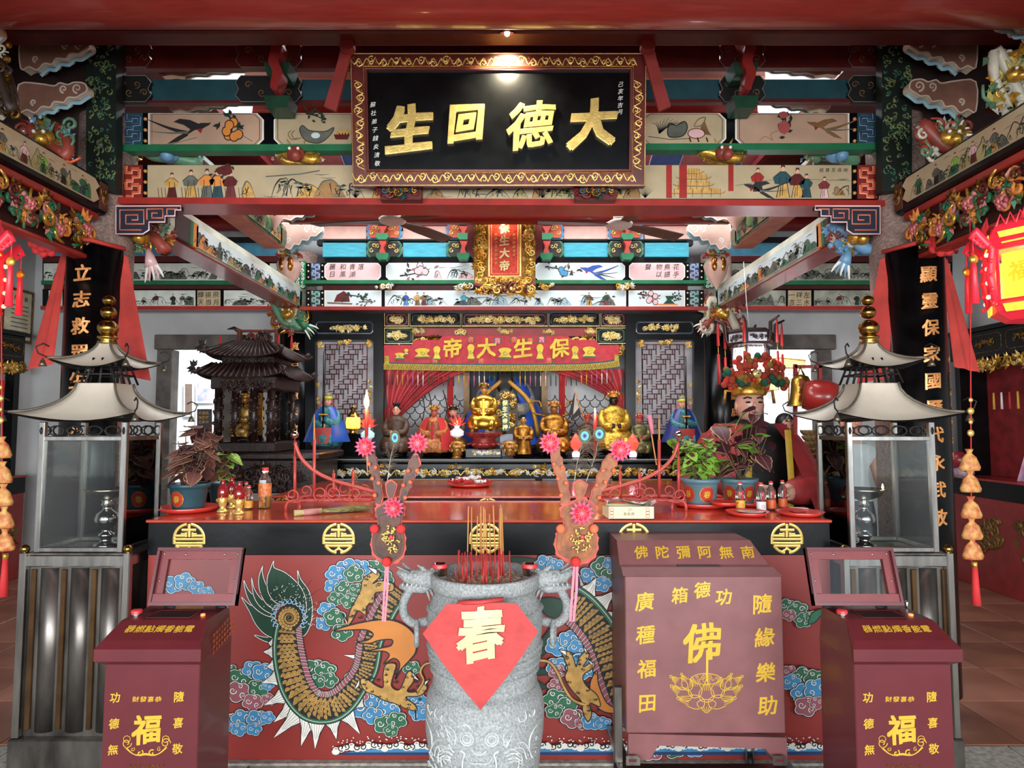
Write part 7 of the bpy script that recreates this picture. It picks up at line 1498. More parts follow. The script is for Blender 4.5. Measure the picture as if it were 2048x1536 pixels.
statue('large golden robed statue with black face and tall jewelled crown',1228,VB-4,128,5.95,M('gold_brocade','#D0A63C',.35,.7,var=.35,scale=50,bump=.25),M('black_face','#1E1612',.3,var=.2),cr_r,'seated',group='large gilded statues',w_=1.05)
statue('small red faced statue in gold armour beside the right niche post',1280,VB,86,5.9,M('armour_gold_green','#7A6A38',.4,.5,var=.5,scale=60,hex2='#3A4A34'),M('face_ruddy','#B8604A'),M('crimson_hat','#A02A30'),'seated')
# main deity behind
mb=at(1010,915,6.48);t,V,s=statue('main deity with pale face, long black beard and blue satin cloak',0,0,208,6.6,M('deity_brocade','#3A6FA0',.5,var=.5,scale=40,hex2='#B89A4A'),M('pale_pink_face','#E3B9BC',.5,var=.04),M('black_hat','#1A1614'),'seated',cape=robeB,beard=True,bp=mb,name='main_deity',group='large gilded statues',w_=1.15)
g=G();g.tube([V(0,-.12,.80),V(0,-.2,.68),V(0,-.24,.52)],[.07*s,.075*s,.04*s],M('long_beard','#0D0B0A',.5),8,flat=.35);g.build('long_beard',t)
for a in (-1,1):g=G();g.tube(cr([V(a*.03,-.2,.70),V(a*.2,-.24,.5),V(a*.26,-.26,.2)],n=4),.022*s,M('gold_trim','#C9953A',.4,.4),6);g.build('gold_trim',t)
for sx in (-1,1):curtain('blue_cloak','bright blue satin cloak of the main deity spread to the %s'%('left' if sx<0 else 'right'),lambda u,v,sx=sx:PF(6.5).p(1010+sx*(14+u*(20+62*min(1,v*1.5))+(1-u)*v*22),756+v*(150-40*u)+22*u,.03*sin(u*11+v*3)),robeB,20,8)
# spirit tablet, censers
t=thing('spirit_tablet','gilt carved spirit tablet with green inscribed centre, beside the goddess','tablet',at(1012,915,6.1));f=PF(6.1);g=G();g.prism(f,cr([(992,868),(990,800),(998,784),(1012,779),(1026,786),(1034,800),(1032,868)],True,3),M('tablet_dark','#3A2414',.5),-.04,0);g.build('board',t)
g=G();carve(g,f,990,780,1034,868,[gold,goldL,goldD],.02,70,4,size=10);g.build('gilt_carving',t);g=G();g.prism(f,rc(1004,800,1018,862),greenD,.0,.028);txt(g,f,'保生大帝神',1010,806,11,goldL,.0285,.001,da=.001,db=12,down=True);g.build('inscription',t);g=G();g.prism(f,rc(1000,868,1026,912),M('grey_marble','#8A8FA0',.3),-.05,.01);g.build('pedestal',t)
for u,lb in ((915,'carved gilt wooden stand under the red lotus lamp right of the red caped statue'),(1020,'round carved red gilt censer just right of the goddess pedestal')):
 p=at(u,912,5.78);t=thing('carved_censer',lb,'censer',p,'carved censers');g=G();g.lathe(p,[(.03,0),(.05,.01),(.04,.03),(.065,.06),(.07,.09),(.06,.12),(.045,.135),(0,.135)],giltR,18,cap=False);g.build('bowl',t)
 g=G()
 for k in range(16):a=k*.393;[curl(g,Fr(p+Vector((.066*cos(a),.066*sin(a),.05+.04*(k%2))),(-sin(a),cos(a),0),(0,0,1),(cos(a),sin(a),0)),0,0,.014,goldL,.002,k,1,.003)]
 g.build('relief',t)
 # ---- lamps and candles
def lotuslamp(u,v,D_,lab,bm,on_=None):
 p=at(u,v,D_)if on_ is None else on_;t=thing('lotus_lamp',lab,'lamp',p,'red lotus lamps on the altar');pl=M('lotus_plastic','#F04030',.35,var=.05,emit=.7)
 if p.z>ZA+.03:g=G();g.lathe((p.x,p.y,ZA),[(.05,0),(.03,.02),(.025,p.z-ZA-.02),(.045,p.z-ZA)],giltR,12);g.build('stand',t)
 g=G();g.lathe(p,[(.03,0),(.058,.015),(.062,.05),(.03,.075),(.02,.085),(.03,.1)],bm,8,smooth=False);g.build('crystal_base',t)
 g=G();g.ball(p+Vector((0,0,.12)),.022,M('lamp_core','#FFB060',.4,var=0,emit=5),10,8);g.build('bulb',t)
 for ring,(n_,R_,z,up)in enumerate(((10,.095,.10,.03),(9,.075,.11,.07),(6,.045,.12,.09))):
  for k in range(n_):a=2*PI*(k+.5*ring)/n_;f=lambda rr,da,zz:p+Vector((cos(a+da)*rr,sin(a+da)*rr,zz));g=G();g.add([f(.02,-.4,z),f(R_*.6,-.24,z+up*.3),f(R_,0,z+up),f(R_*.6,.24,z+up*.3),f(.02,.4,z)],[(0,1,2,3,4)],pl);g.build('petal',t)
 return t
lotuslamp(735,878,5.7,'red lotus lamp on pale blue crystal base, behind the burning candle',M('crystal_blue','#A8D8E0',.1,var=.1,emit=.4));lotuslamp(914,874,5.78,'red lotus lamp on white crystal base, on a carved stand',M('crystal_white','#DDE0EC',.1,var=.1,emit=.3))
for u,lb in ((1152,'glowing red lotus bud lamp between the feather eyes'),(1266,'glowing red lotus bud lamp beside the small armoured statue')):
 p=at(u,914,5.72);t=thing('lotus_bud_lamp',lb,'lamp',p,'lotus bud lamps');g=G();g.lathe(p,[(.03,0),(.035,.03),(.02,.05)],M('bud_base_lit','#FFD0E0',.4,var=0,emit=2.5),12);g.build('base',t);g=G();g.lathe(p,[(.015,.05),(.045,.09),(.05,.13),(.03,.17),(.004,.205)],M('bud_red','#F04838',.35,var=.1,emit=.9),8,smooth=False);g.build('bud',t)
t=thing('oil_lantern','small brass lantern with glowing yellow glass beside the left guardian','lantern',at(706,868,5.65));p=at(706,868,5.65)
g=G();g.lathe(p,[(.05,0),(.03,.02),(.055,.05)],brass,12);g.lathe(p,[(.06,.145),(.05,.165),(.02,.2),(.03,.22),(.0,.25)],brass,16,cap=False);g.build('brass_frame',t);g=G();g.lathe(p,[(.058,.05),(.062,.1),(.056,.145)],M('lit_amber','#FFB838',.4,var=.1,emit=3.0),16);g.build('glass',t)
for u,v0,v1,D_,lb,fl in ((733,880,818,3.45,'tall red candle with large flame on the spike of the left candle rack',1.5),(1190,916,828,5.6,'red candle burning with small flame before the golden robed statue',.8)):
 p0,p1=at(u,v0,D_),at(u,v1,D_);t=thing('red_candle',lb,'candle',p0,'burning red candles');g=G();g.tube([p0,p1],[.009,.011]if D_<4 else [.014,.016],stickR if D_<4 else M('candle_red','#C8202A',.4),12);g.build('wax',t)
 if D_<4:g=G();g.tube([at(u+2,950,D_),p0],[.003,.004],M('stick_pinkish','#D8A890',.6),6);g.build('stick',t)
 g=G();g.lathe(p1,[(0,-.004),(.006*fl*1.3,.012*fl),(.008*fl*1.2,.028*fl),(.004*fl,.05*fl),(0,.07*fl)],flameM,10,cap=False);g.build('flame',t);light('candle_light','POINT',p1+Vector((0,-.02,.03)),1.2,(1,.65,.3),.02)
p0,p1=at(1250,955,4.9),at(1300,830,4.9);
t=thing('pennant','small black and grey pennant on a thin staff beside the brown statue','flag',at(1168,870,5.9));f=PF(5.9);g=G();g.tube([f.p(1172,850),f.p(1149,778)],.005,stickY,6);g.build('staff',t);g=G();g.prism(f,[(1149,785),(1158,812),(1162,828),(1150,836),(1142,842),(1144,828),(1136,832),(1142,812)],M('flag_black','#16161A',.7),0,.004);g.prism(f,[(1150,788),(1158,815),(1146,830)],M('flag_grey','#A8A49C',.7),.004,.006);g.build('cloth',t)
t=thing('red_tassel_candle','pink red paper wrapped stick standing at the right candle rack','candle',at(1305,900,3.5));g=G();g.tube([at(1313,930,3.5),at(1302,862,3.5)],.004,stickY,6);g.build('stick',t);g=G();g.tube([at(1305,868,3.5),at(1299,830,3.5)],[.010,.014],clothP,8);g.build('wrapping',t)
# ================================================================ hanging plaque
def tb(g,name,par):return g.build(name,par)
O=at(706,373,3.42);T=at(701,107,3.33);fb=Fr(O,(1,0,0),T-O,None);fb.N=Vector((1,0,0)).cross(T-O).normalized()
W_,L=(at(1290,373,3.42)-O).length,(T-O).length;k_=W_/586
t=thing('hanging_plaque','large black plaque with four gold characters in a carved gilt frame','plaque',O);bt=.088
g=G();g.prism(fb,[(0,0),(W_,0),(W_,L),(0,L)],black,-.05,-.012);g.build('board',t)
for a,b,c,d in ((0,0,W_,bt),(0,L-bt,W_,L),(0,bt,bt,L-bt),(W_-bt,bt,W_,L-bt)):
 g=G();g.prism(fb,[(a,b),(c,b),(c,d),(a,d)],plaqueR,-.05,.008);rl_=g.build('frame_rail',t);g=G();hz_=c-a>d-b;n=int((c-a if hz_ else d-b)/.066);q=random.Random(int(b*99))
 for i in range(n):
  s=.033+i*.066;u,v=(a+s,(b+d)/2)if hz_ else ((a+c)/2,b+s);e=(1,0)if hz_ else (0,1);f=(e[1],e[0])
  P=lambda x,y:(u+e[0]*x+f[0]*y,v+e[1]*x+f[1]*y);sg=1 if i%2 else -1
  g.line(fb,cr([P(-.033,-.022*sg),P(-.012,.016*sg),P(.012,-.016*sg),P(.033,.022*sg)],n=3),[.004,.007,.004],goldL,.0085,hh=.005);g.line(fb,spiral(*P(.012,.010*sg),.019,1.1,i,sg,10,.2),[.007,.004],goldL,.009,hh=.004)
  for w in range(3):leafr(g,fb,*P(-.02+.012*w,-.006*sg),.022,.005,q.uniform(0,6),gold,.014)
 g.build('gilt_scrollwork',rl_)
for o,m,w in ((.004,goldL,.006),(bt-.010,plaqueR,.012),(bt-.018,gold,.003)):g=G();g.line(fb,[(o,o),(W_-o,o),(W_-o,L-o),(o,L-o)],w,m,.009,True,hh=.006);g.build('gilt_bead',t)
X=lambda u:(u-706)*k_
for ch,u,y in zip('生回德大',(822,934,1063,1186),(.30,.325,.315,.325)):g=G();txt(g,fb,ch,X(u),y*1.0+.005,.255 if ch!='回' else.2,goldL,-.011,.022,bold=.006 if ch=='德' else.025,bev=.015 if ch=='德' else.02,shear=.06);g.build('gold_character',t)
g=G();[txt(g,fb,c,X(1243-i*.5),L-.155-i*.036,.03,white,-.0115,.001,bold=0,shear=.15)for i,c in enumerate('己亥年吉月')];[txt(g,fb,c,X(748+i),L-.26-i*.044,.03,white,-.0115,.001,bold=0,shear=.15)for i,c in enumerate('蘇社弟子錢炎清敬')];g.build('small_inscription',t)
lm_=fb.p(W_*.53,L+.03,.16);p_=thing('picture_lamp','small bright lamp above the top edge of the black plaque','lamp',lm_);g=G();g.lathe(lm_,[(.0,.05),(.03,.04),(.035,0)],redd,12,cap=False,axis=(0,-.3,1));g.build('shade',p_);g=G();g.ball(lm_+Vector((0,0,.0)),.014,lampC,10,8);g.build('bulb',p_)
light('plaque_lamp','SPOT',lm_+Vector((0,-.01,-.02)),45,(1,.86,.6),.03,aim=fb.p(W_*.53,L*.62,0),cone=1.9)
for s in (-1,1):
 m=M('sash_dark','#8E2E28',.7,var=.12,bump=.1);X2=lambda a:a if s<0 else 1990-a;f=PF(3.28);g=G();g.prism(f,[(X2(682),92),(X2(700),84),(X2(704),100),(X2(672),222),(X2(648),212),(X2(676),120)],m,-.02,0);g.prism(PF(3.26),cr([(X2(680),92),(X2(690),78),(X2(706),82),(X2(708),98),(X2(694),106),(X2(684),102)],True,2),m,-.03,.02)
 g.build('plaque_ribbon',None,'dark red cloth sash hanging at the %s end of the black plaque'%('left' if s<0 else 'right'),'cloth',loc=f.p(X2(670),222))
 f=PF(3.5);x0=760 if s<0 else 1151;t2=thing('plaque_support','red and gilt lion bracket under the plaque, on the %s'%('left' if s<0 else 'right'),'bracket',f.p(x0+42,400));g=G();g.prism(f,rc(x0,366,x0+82,399),redd,-.08,.0);g.build('block',t2);g=G();carve(g,f,x0-2,362,x0+84,400,[redd,maroon,gold,tealD,goldD],.05,70,7,size=16);g.build('carving',t2)
 # gilt vertical plaque
f=PF(5.9);t=thing('gilt_plaque','upright gilt plaque with red centre and white characters over the altar','plaque',f.p(1010,595))
g=G();g.prism(f,rc(948,415,1071,568),goldD,-.04,0);g.build('board',t)
for a,b,c,d in ((948,415,1071,430),(948,430,976,560),(1043,430,1071,560),(948,556,1071,570)):g=G();carve(g,f,a,b,c,d,[gold,goldL,gold],.04,60,a+b,size=11);g.build('gilt_carving',t)
g=G();g.prism(f,rc(975,425,1044,556),M('plaque_orange_red','#C8402A',.4,.2,var=.25,scale=60),0,.012);o=rc(978,428,1041,553);g.line(f,o,3.5,goldL,.013,True,hh=.004);g.line(f,rc(983,433,1036,548),1.5,goldL,.013,True,hh=.003);g.build('red_panel',t)
for i,ch in enumerate('保生大帝'):g=G();txt(g,f,ch,1009,457+i*25,21,M('pale_gilt','#F2E2B0',.35,.3),.013,.006,down=True,bold=.03);g.build('character',t)
g=G();[txt(g,f,c,x,470+i*8,6,goldL,.013,.002,down=True,bold=0)for x,s in ((992,'天運丁丑年吉日立'),(1028,'弟子敬獻信士'))for i,c in enumerate(s)];g.build('small_inscription',t)
g=G();carve(g,f,944,566,1076,594,[redd,gold,goldL],.07,60,8,size=18);g.line(f,cr([(948,568),(975,574),(1010,584),(1045,574),(1071,568)],n=4),9,maroon,.02,hh=.02);g.build('carved_foot',t)
for s in (-1,1):g=G();X3=lambda a:a if s<0 else 2019-a;g.prism(f,[(X3(936),424),(X3(950),420),(X3(950),520),(X3(934),500)],redd,-.06,-.02);g.build('red_wing',t)
p=at(1006,446,5.78);light('gilt_plaque_lamp','POINT',p,5,(1,.8,.5),.03);g=G();g.ball(p+Vector((0,0,.02)),.016,lampC,8,6);g.tube([p+Vector((0,0,.03)),p+Vector((0,.1,.16))],.004,blackm,5);g.build('plaque_bulb',None,'tiny glowing bulb in front of the gilt plaque','lamp',loc=p)
# ceiling fans
def fan(u,v,D_,angs,lab,bm,up):
 p=at(u,v,D_);t=thing('ceiling_fan',lab,'fan',p,'ceiling fans');g=G();g.lathe(p,[(0,-.03),(.06,-.028),(.10,-.01),(.105,.01),(.07,.03),(.03,.04)],white,24,cap=False);g.build('motor',t)
 g=G();g.cyl(p+Vector((0,0,.04)),p+Vector((0,0,up)),.013,bm if up>.3 else white,10);g.lathe(p,[(.045,.05),(.045,.12),(.03,.14)],bm if bm is brownB else white,14);g.build('rod',t)
 for a in angs:
  R_=Matrix.Translation(p)@Matrix.Rotation(a,4,'Z');g=G();vs=[R_@Vector(q)for q in ((.08,-.03,0),(.3,-.07,.006),(.62,-.075,.0),(.64,.055,-.02),(.3,.055,-.012),(.08,.03,-.006))];vs+=[v_+Vector((0,0,.008))for v_ in vs];g.add(vs,[(0,1,2,3,4,5),(11,10,9,8,7,6)]+[(i,(i+1)%6,6+(i+1)%6,6+i)for i in range(6)],bm if bm is brownB else M('fan_blade_brown','#6A4A38',.4));g.build('blade',t)
brownB=M('fan_brown','#5A3A30',.4,var=.1)
fan(785,441,4.9,(3.0,5.9-.1,.95),'ceiling fan with brown blades, left of the gilt plaque',brownB,.5);fan(1238,450,4.9,(.55,3.3,5.0),'ceiling fan with a white motor housing, right of the gilt plaque',M('white_fan','#E8E6E0'),.22)
# ---------------- carved corner work
def keycorner(sx,lab):
 f=PF(3.52);X=(lambda a:a)if sx<0 else (lambda a:1992-a);t=thing('fret_corner',lab,'bracket',f.p(X(260),470),'key fret corners under the front beam');og=M('fret_orange','#C4684A',.45);nv=M('fret_navy_dark','#1C2436',.45)
 o=[(232,412),(362,412),(362,420),(350,420),(350,432),(330,432),(330,444),(298,444),(298,460),(286,468),(232,468)];o=[(X(a),b)for a,b in o];g=G();g.prism(f,o,nv,-.03,0);g.line(f,o,3,rosep,.001,True,hh=.004);g.build('board',t)
 g=G()
 for P in ([(284,460),(240,460),(240,420),(288,420),(288,448),(252,448),(252,430),(276,430),(276,440),(264,440)],[(294,440),(294,418),(326,418),(326,436),(304,436),(304,426),(316,426)],[(334,430),(334,418),(356,418)]):g.line(f,[(X(a),b)for a,b in P],3.2,og,.001,hh=.006)
 g.build('orange_fret',t)
keycorner(-1,'orange and navy key fret corner board beside the left front column');keycorner(1,'orange and navy key fret corner board beside the right front column')
def beast(name,lab,u,v,D_,w,h,mats,seed,tail=None,grp='carved beasts on the beams'):
 """a carved creature: coiled body tubes, head with jaws and eyes, flame curls, spread claw or tail"""
 f=PF(D_);t=thing(name,lab,'carving',f.p(u,v+h/2),grp);q=random.Random(seed);k=D_/FPX
 g=G();pts=cr([f.p(u+w*.35*cos(a*1.3+seed),v+h*.35*sin(a*1.9+seed),.02+.03*sin(a))for a in [i*.9 for i in range(7)]],n=4);g.tube(pts,[w*.09*k*(.6+.6*sin(PI*i/len(pts)))for i in range(len(pts))],mats[0],8);g.build('body',t)
 g=G();c=f.p(u,v,.07);r_=w*.17*k;g.ball(c,r_,mats[1],12,9,(1,.8,.85));g.ball(c+Vector((r_*.2,-r_*.6,-r_*.4)),r_*.6,mats[1],10,7);[g.ball(c+Vector((a*r_*.45,-r_*.75,r_*.3)),r_*.18,white,7,5)for a in (-1,1)];[g.tube([c+Vector((a*r_*.5,0,r_*.6)),c+Vector((a*r_,0,r_*1.6))],[r_*.2,r_*.04],mats[2],6)for a in (-1,1)];g.build('head',t)
 g=G();carve(g,f,u-w/2,v-h/2,u+w/2,v+h/2,mats,.06,46,seed,size=min(w,h)*.26);g.build('flame_curls',t)
 if tail:
  x,y,m=tail;g=G();b=f.p(u+(x-u)*.3,v+(y-v)*.3,.03);e=f.p(x,y,.05);d=e-b;g.tube([b,b+d*.6],[w*.05*k,w*.11*k],m,9)
  for j in range(5):s=Vector((-d.z,0,d.x)).normalized()*(j-2)*w*.05*k;g.tube(cr([b+d*.5+s*.6,b+d*.85+s*1.3,e+s*1.6+Vector((0,0,-.01))],n=3),[w*.035*k,w*.008*k],m if j%2 else white,6)
  g.build('spread_tail',t)
 return t
cbl=M('carve_blue','#6F9EC0',.4,var=.15);cgr=M('carve_green','#5E8A6A',.4,var=.15);crd=M('carve_rust','#8E3E30',.45,var=.2);cwh=M('carve_pale','#C8C2AE',.4,var=.15)
beast('carved_dragon_fish','rust and gold dragon fish carving under the left fret corner',296,478,3.75,120,76,[crd,gold,crd,cgr],3,(318,560,rosep))
beast('carved_dragon_fish','blue and gold dragon fish carving under the right fret corner',1702,480,3.75,120,76,[cbl,gold,cbl,crd,cwh],5,(1672,552,cbl))
beast('carved_dragon_fish','small green tailed dragon fish on the inner left column head',580,628,6.35,84,84,[cgr,gold,cwh,crd],7,(632,668,green));beast('carved_dragon_fish','small red clawed dragon fish on the inner right column head',1440,628,6.35,84,84,[cwh,gold,cgr,crd],9,(1392,664,crd))
beast('carved_phoenix','gilt red phoenix carving above the left side beam',108,288,3.2,124,96,[crd,gold,cgr,M('carve_flame','#C8603C',.4,.3),cbl],11,(60,255,crd));beast('carved_phoenix','gilt red phoenix carving above the right side beam',1880,288,3.2,124,96,[crd,gold,cgr,M('carve_flame','#C8603C'),cwh],12,(1925,262,gold))
beast('carved_dragon','pale and gold dragon carving at the upper right edge',2008,165,2.9,110,150,[cwh,gold,M('carve_yellow','#C8B05A',.4),cgr],14);beast('carved_dragon','dark dragon carving cut off at the upper left edge',4,170,2.9,90,170,[M('carve_dark','#3A2A20',.5),goldD,cwh],15)
beast('carved_flower_piece','gilt flower carving in the gap left between the painted beams',600,318,3.66,110,26,[gold,crd,goldL,cwh],17,grp='small carvings between the painted beams');beast('carved_flower_piece','gilt flower carving in the gap right between the painted beams',1440,316,3.66,110,26,[gold,crd,goldL,cgr],18,grp='small carvings between the painted beams')
for x,m in ((330,0),(1640,1)):beast('carved_flower_piece','green and blue flower carving near the %s end of the painted beams'%('left' if m==0 else 'right'),x+20,317,3.75,130,24,[cgr,cbl,cwh,gold],20+m,grp='small carvings between the painted beams')
for s,u in ((-1,578),(1,1432)):
 for y,D_,sc_ in ((538,6.1,1),(430,5.5,.8)):
  f=PF(D_);uu=u if y>500 else 1010+s*462;p=f.p(uu,y);t=thing('melon_boss','pink and gilt peach shaped boss %s, on the %s'%('resting on the inner beam' if y>500 else 'high above the inner beam','left' if s<0 else 'right'),'carving',p,'peach bosses on the inner beams');k=D_/FPX*sc_
  g=G();g.lathe(p,[(.004,-42*k),(20*k,-12*k),(25*k,8*k),(16*k,22*k),(0,24*k)],M('boss_cream','#E0B8A8',.35),16,cap=False);g.build('body',t);g=G();[g.ball(p+Vector((a*8*k,-18*k,6*k)),10*k,M('boss_gilt','#C8803A',.2,.9),10,8,(.7,.6,1.5))for a in (-1,1)];g.build('gilt_lobe',t);g=G();carve(g,PF(D_-.02),uu-22,y-46,uu+22,y-20,[cgr,cwh,gold],.04,26,y,size=12);g.prism(f,rc(uu-24,y-30,uu+24,y-24),red,-.06,.04);g.build('carved_cap',t)
  # carved wave posts over the front columns, and the dark backdrop added above the side beams
for s in (-1,1):
 X=(lambda a:a)if s<0 else (lambda a:1996-a);f=PF(3.5);t=thing('wave_post','tall dark green post carved with gold edged cloud waves, above the %s front column'%('left' if s<0 else 'right'),'post',f.p(X(205),385),'carved wave posts');g=G();g.prism(f,rc(min(X(172),X(232)),62,max(X(172),X(232)),382),M('wave_ground','#14201A',.5),-.06,0);g.build('board',t);g=G();q=random.Random(3+s)
 for i in range(120):
  a,b=X(178+q.random()*50),66+q.random()*310;g.line(f,spiral(a,b,q.uniform(3,8),.8,q.uniform(0,6),q.choice((-1,1)),8,.3),[2.4,1],M('wave_line','#6E7A4A',.45,.2)if i%3 else M('wave_green_dark','#2E5A44',.45),.001,hh=.008)
 g.build('wave_relief',t,kind='stuff');xo=-2.22 if s<0 else 2.10;fr=Fr((xo+s*.69,3.9,0),(0,-1,0),(0,0,1),(-s,0,0));bb=thing('beam_side_upper',None,None,(xo,3,2.9),kind='structure');g=G();g.box(min(xo+s*.7,xo+s*.8),max(xo+s*.7,xo+s*.8),.6,4.1,2.75,4.3,M('upper_side_brown','#2A1614',.6));g.build('dark_backdrop',bb)  # dark backdrop put in where the upper side is open, closing off sky
 for z in (3.3,3.62,3.95):g=G();g.box(xo+s*.6-.04,xo+s*.6+.04,.6,4.1,z,z+.1,redd,.01);g.build('side_rail',bb)
 for k in range(6):g=G();carve(g,fr,.1+k*.35,2.98,.42+k*.35,3.3,[M('carve_dark','#3A2A20'),goldD,crd],.04,16,50+k,size=.1);g.build('dim_carving',bb)
 g=G();xb=-5.2 if s<0 else 4.95;g.box(min(xo,xb),max(xo,xb),3.55,3.62,2.9,4.3,M('upper_side_brown','#2A1614'));g.box(min(xo,xb),max(xo,xb),-2.9,4.2,4.2,4.26,redd);struct(g,'ceiling')
 # dark boards over the side bays
 g=G();g.box(min(s*2.3,xb),max(s*2.3,xb),4.2,6.9,4.0,4.05,redd);struct(g,'ceiling')
 # ================================================================ lanterns
def redlantern(x,y,z,lab,R_=.155):
 t=thing('red_lantern',lab,'lantern',(x,y,z),'red palace lanterns');lr=lampR;P=lambda a,r_,zz:Vector((x+cos(a)*r_,y+sin(a)*r_,z+zz));ao=-PI/2+PI/6
 g=G();g.lathe((x,y,z),[(R_*.7,0),(R_*1.0,.03),(R_*1.05,.05),(R_*.92,.07)],lr,6,smooth=False,a0=ao);g.build('base',t);g=G();g.lathe((x,y,z),[(R_*.95,.26),(R_*1.15,.285),(R_*.95,.35),(R_*.6,.37)],lr,6,smooth=False,a0=ao);g.build('crown',t)
 for k in range(6):
  a0,a1=ao+k*PI/3,ao+(k+1)*PI/3;A_,B_=P(a0,R_,.07),P(a1,R_,.07);f=Fr(A_,B_-A_,(0,0,1),None);f.N=(Vector((x,y,0))-Vector(((A_.x+B_.x)/2,(A_.y+B_.y)/2,0))).normalized()*-1;L_=(B_-A_).length
  g=G();g.prism(f,[(L_*.14,.01),(L_*.86,.01),(L_*.86,.17),(L_*.14,.17)],lampY,-.006,0);txt(g,f,'福',L_/2,.10,.075,M('lantern_gold_print','#D89A1A',.5,emit=.8),.001,.001,bold=.02);g.build('pane',t)
  g=G();g.line(f,[(L_*.06,.0),(L_*.94,.0),(L_*.94,.19),(L_*.06,.19)],.016,lr,.002,True,hh=.006);fz=Fr(f.p(0,0),f.X,f.Y,f.N);g.prism(f,[(L_*.2,.205),(L_*.8,.205),(L_*.88,.25),(L_*.12,.25)],M('lantern_label','#F0B838',.5,var=.2,emit=.9),.012,.015);g.prism(f,[(L_*.22,-.045),(L_*.78,-.045),(L_*.84,-.015),(L_*.16,-.015)],M('lantern_label','#F0B838'),.010,.014)
  for j in range(5):g.line(f,[(L_*(.1+.2*j),.27),(L_*(.2+.2*j),.31),(L_*(.3+.2*j),.27)],.007,lr,.016,hh=.004)
  g.build('side_frame',t);c=P(a0,R_*1.12,.0);g=G();g.tube([P(a0,R_*1.02,.06),P(a0,R_*1.12,.16),P(a0,R_*1.04,.26),P(a0,R_*1.45,.33),P(a0,R_*1.55,.30)],[.012,.016,.014,.016,.008],lr,6);[g.ball(P(a0+.06*(-1)**j,R_*1.14,.06+.026*j),.009,M('lantern_bead','#FF9A8A',.2,emit=1.2,var=0)if j%2 else lr,6,4)for j in range(9)];[curl(g,Fr(P(a0,R_*1.3,.28),(cos(a0),sin(a0),0),(0,0,1)),.01*j,.012*j,.02,lr,0,j,1,.006)for j in range(3)];g.build('corner_scroll',t)
  e=P(a0,R_*1.5,.30);g=G();g.tube([e,e-Vector((0,0,.06))],.002,lr,4);g.ball(e-Vector((0,0,.075)),.018,gold,8,6,(1,.5,1));g.tube([e-Vector((0,0,.09)),e-Vector((0,0,.11)),e-Vector((0,0,.24))],[.007,.009,.013],lr,8);g.build('tassel',t)
 g=G();g.tube([(x,y,z+.36),(x,y,z+.62)],.006,lr,6);g.tube([(x-.05,y,z+.37),(x,y,z+.5),(x+.05,y,z+.37)],.008,lr,6);g.build('hanger',t);g=G();g.tube([(x,y,z),(x,y,z-.06)],.003,lr,4);g.ball((x,y,z-.085),.032,gold,10,7,(1,.6,1));g.tube([(x,y,z-.115),(x,y,z-.14),(x,y,z-.30)],[.008,.011,.016],lr,8);g.build('centre_tassel',t)
 light('lantern_light','POINT',(x,y,z+.16),3.5,(1,.55,.3),.05)
pz_=at(2080,640,2.35);redlantern(pz_.x,2.35,pz_.z,'glowing red palace lantern with yellow panes, cut by the right edge');pz_=at(-112,645,2.35);redlantern(pz_.x,2.35,pz_.z,'glowing red palace lantern cut off by the left edge of the view')
def pouches(u,v0,D_,lab,vs_):
 t=thing('pouch_string',lab,'ornament',at(u,vs_[0],D_),'hanging strings of cloth pouches');pm=M('pouch_brocade','#A8432A',.6,var=.6,scale=55,hex2='#C09A50');f=PF(D_);g=G();g.tube([f.p(u,v0),f.p(u+3,vs_[-1]+30)],.0025,cloth,5);g.build('cord',t)
 for k in range(4):g=G();g.ball(f.p(u,vs_[0]-115+k*22,.004),.014 if k%2 else.009,goldm,8,6,(1,.5,1));g.build('gold_knot',t)
 for i,v in enumerate(vs_):p=f.p(u+i*1.6,v+26);g=G();g.lathe(p,[(.0,0),(.036,.0),(.040,.012),(.026,.05),(.009,.066),(.016,.082),(.0,.08)],pm,14,cap=False,sy=.55);g.build('pouch',t)
 p=f.p(u+9,vs_[-1]+32);g=G();g.tube([p,p-Vector((0,0,.02))],.009,gold,8);g.tube([p-Vector((0,0,.02)),p-Vector((0,0,.16))],[.009,.016],cloth,9);g.build('tassel',t)
pouches(1940,440,2.5,'string of five brocade pouches with red tassel, right of the right shrine',(915,958,1010,1052,1092));pouches(2,440,2.5,'string of brocade pouches at the left edge of the view',(890,940,985,1030,1075))
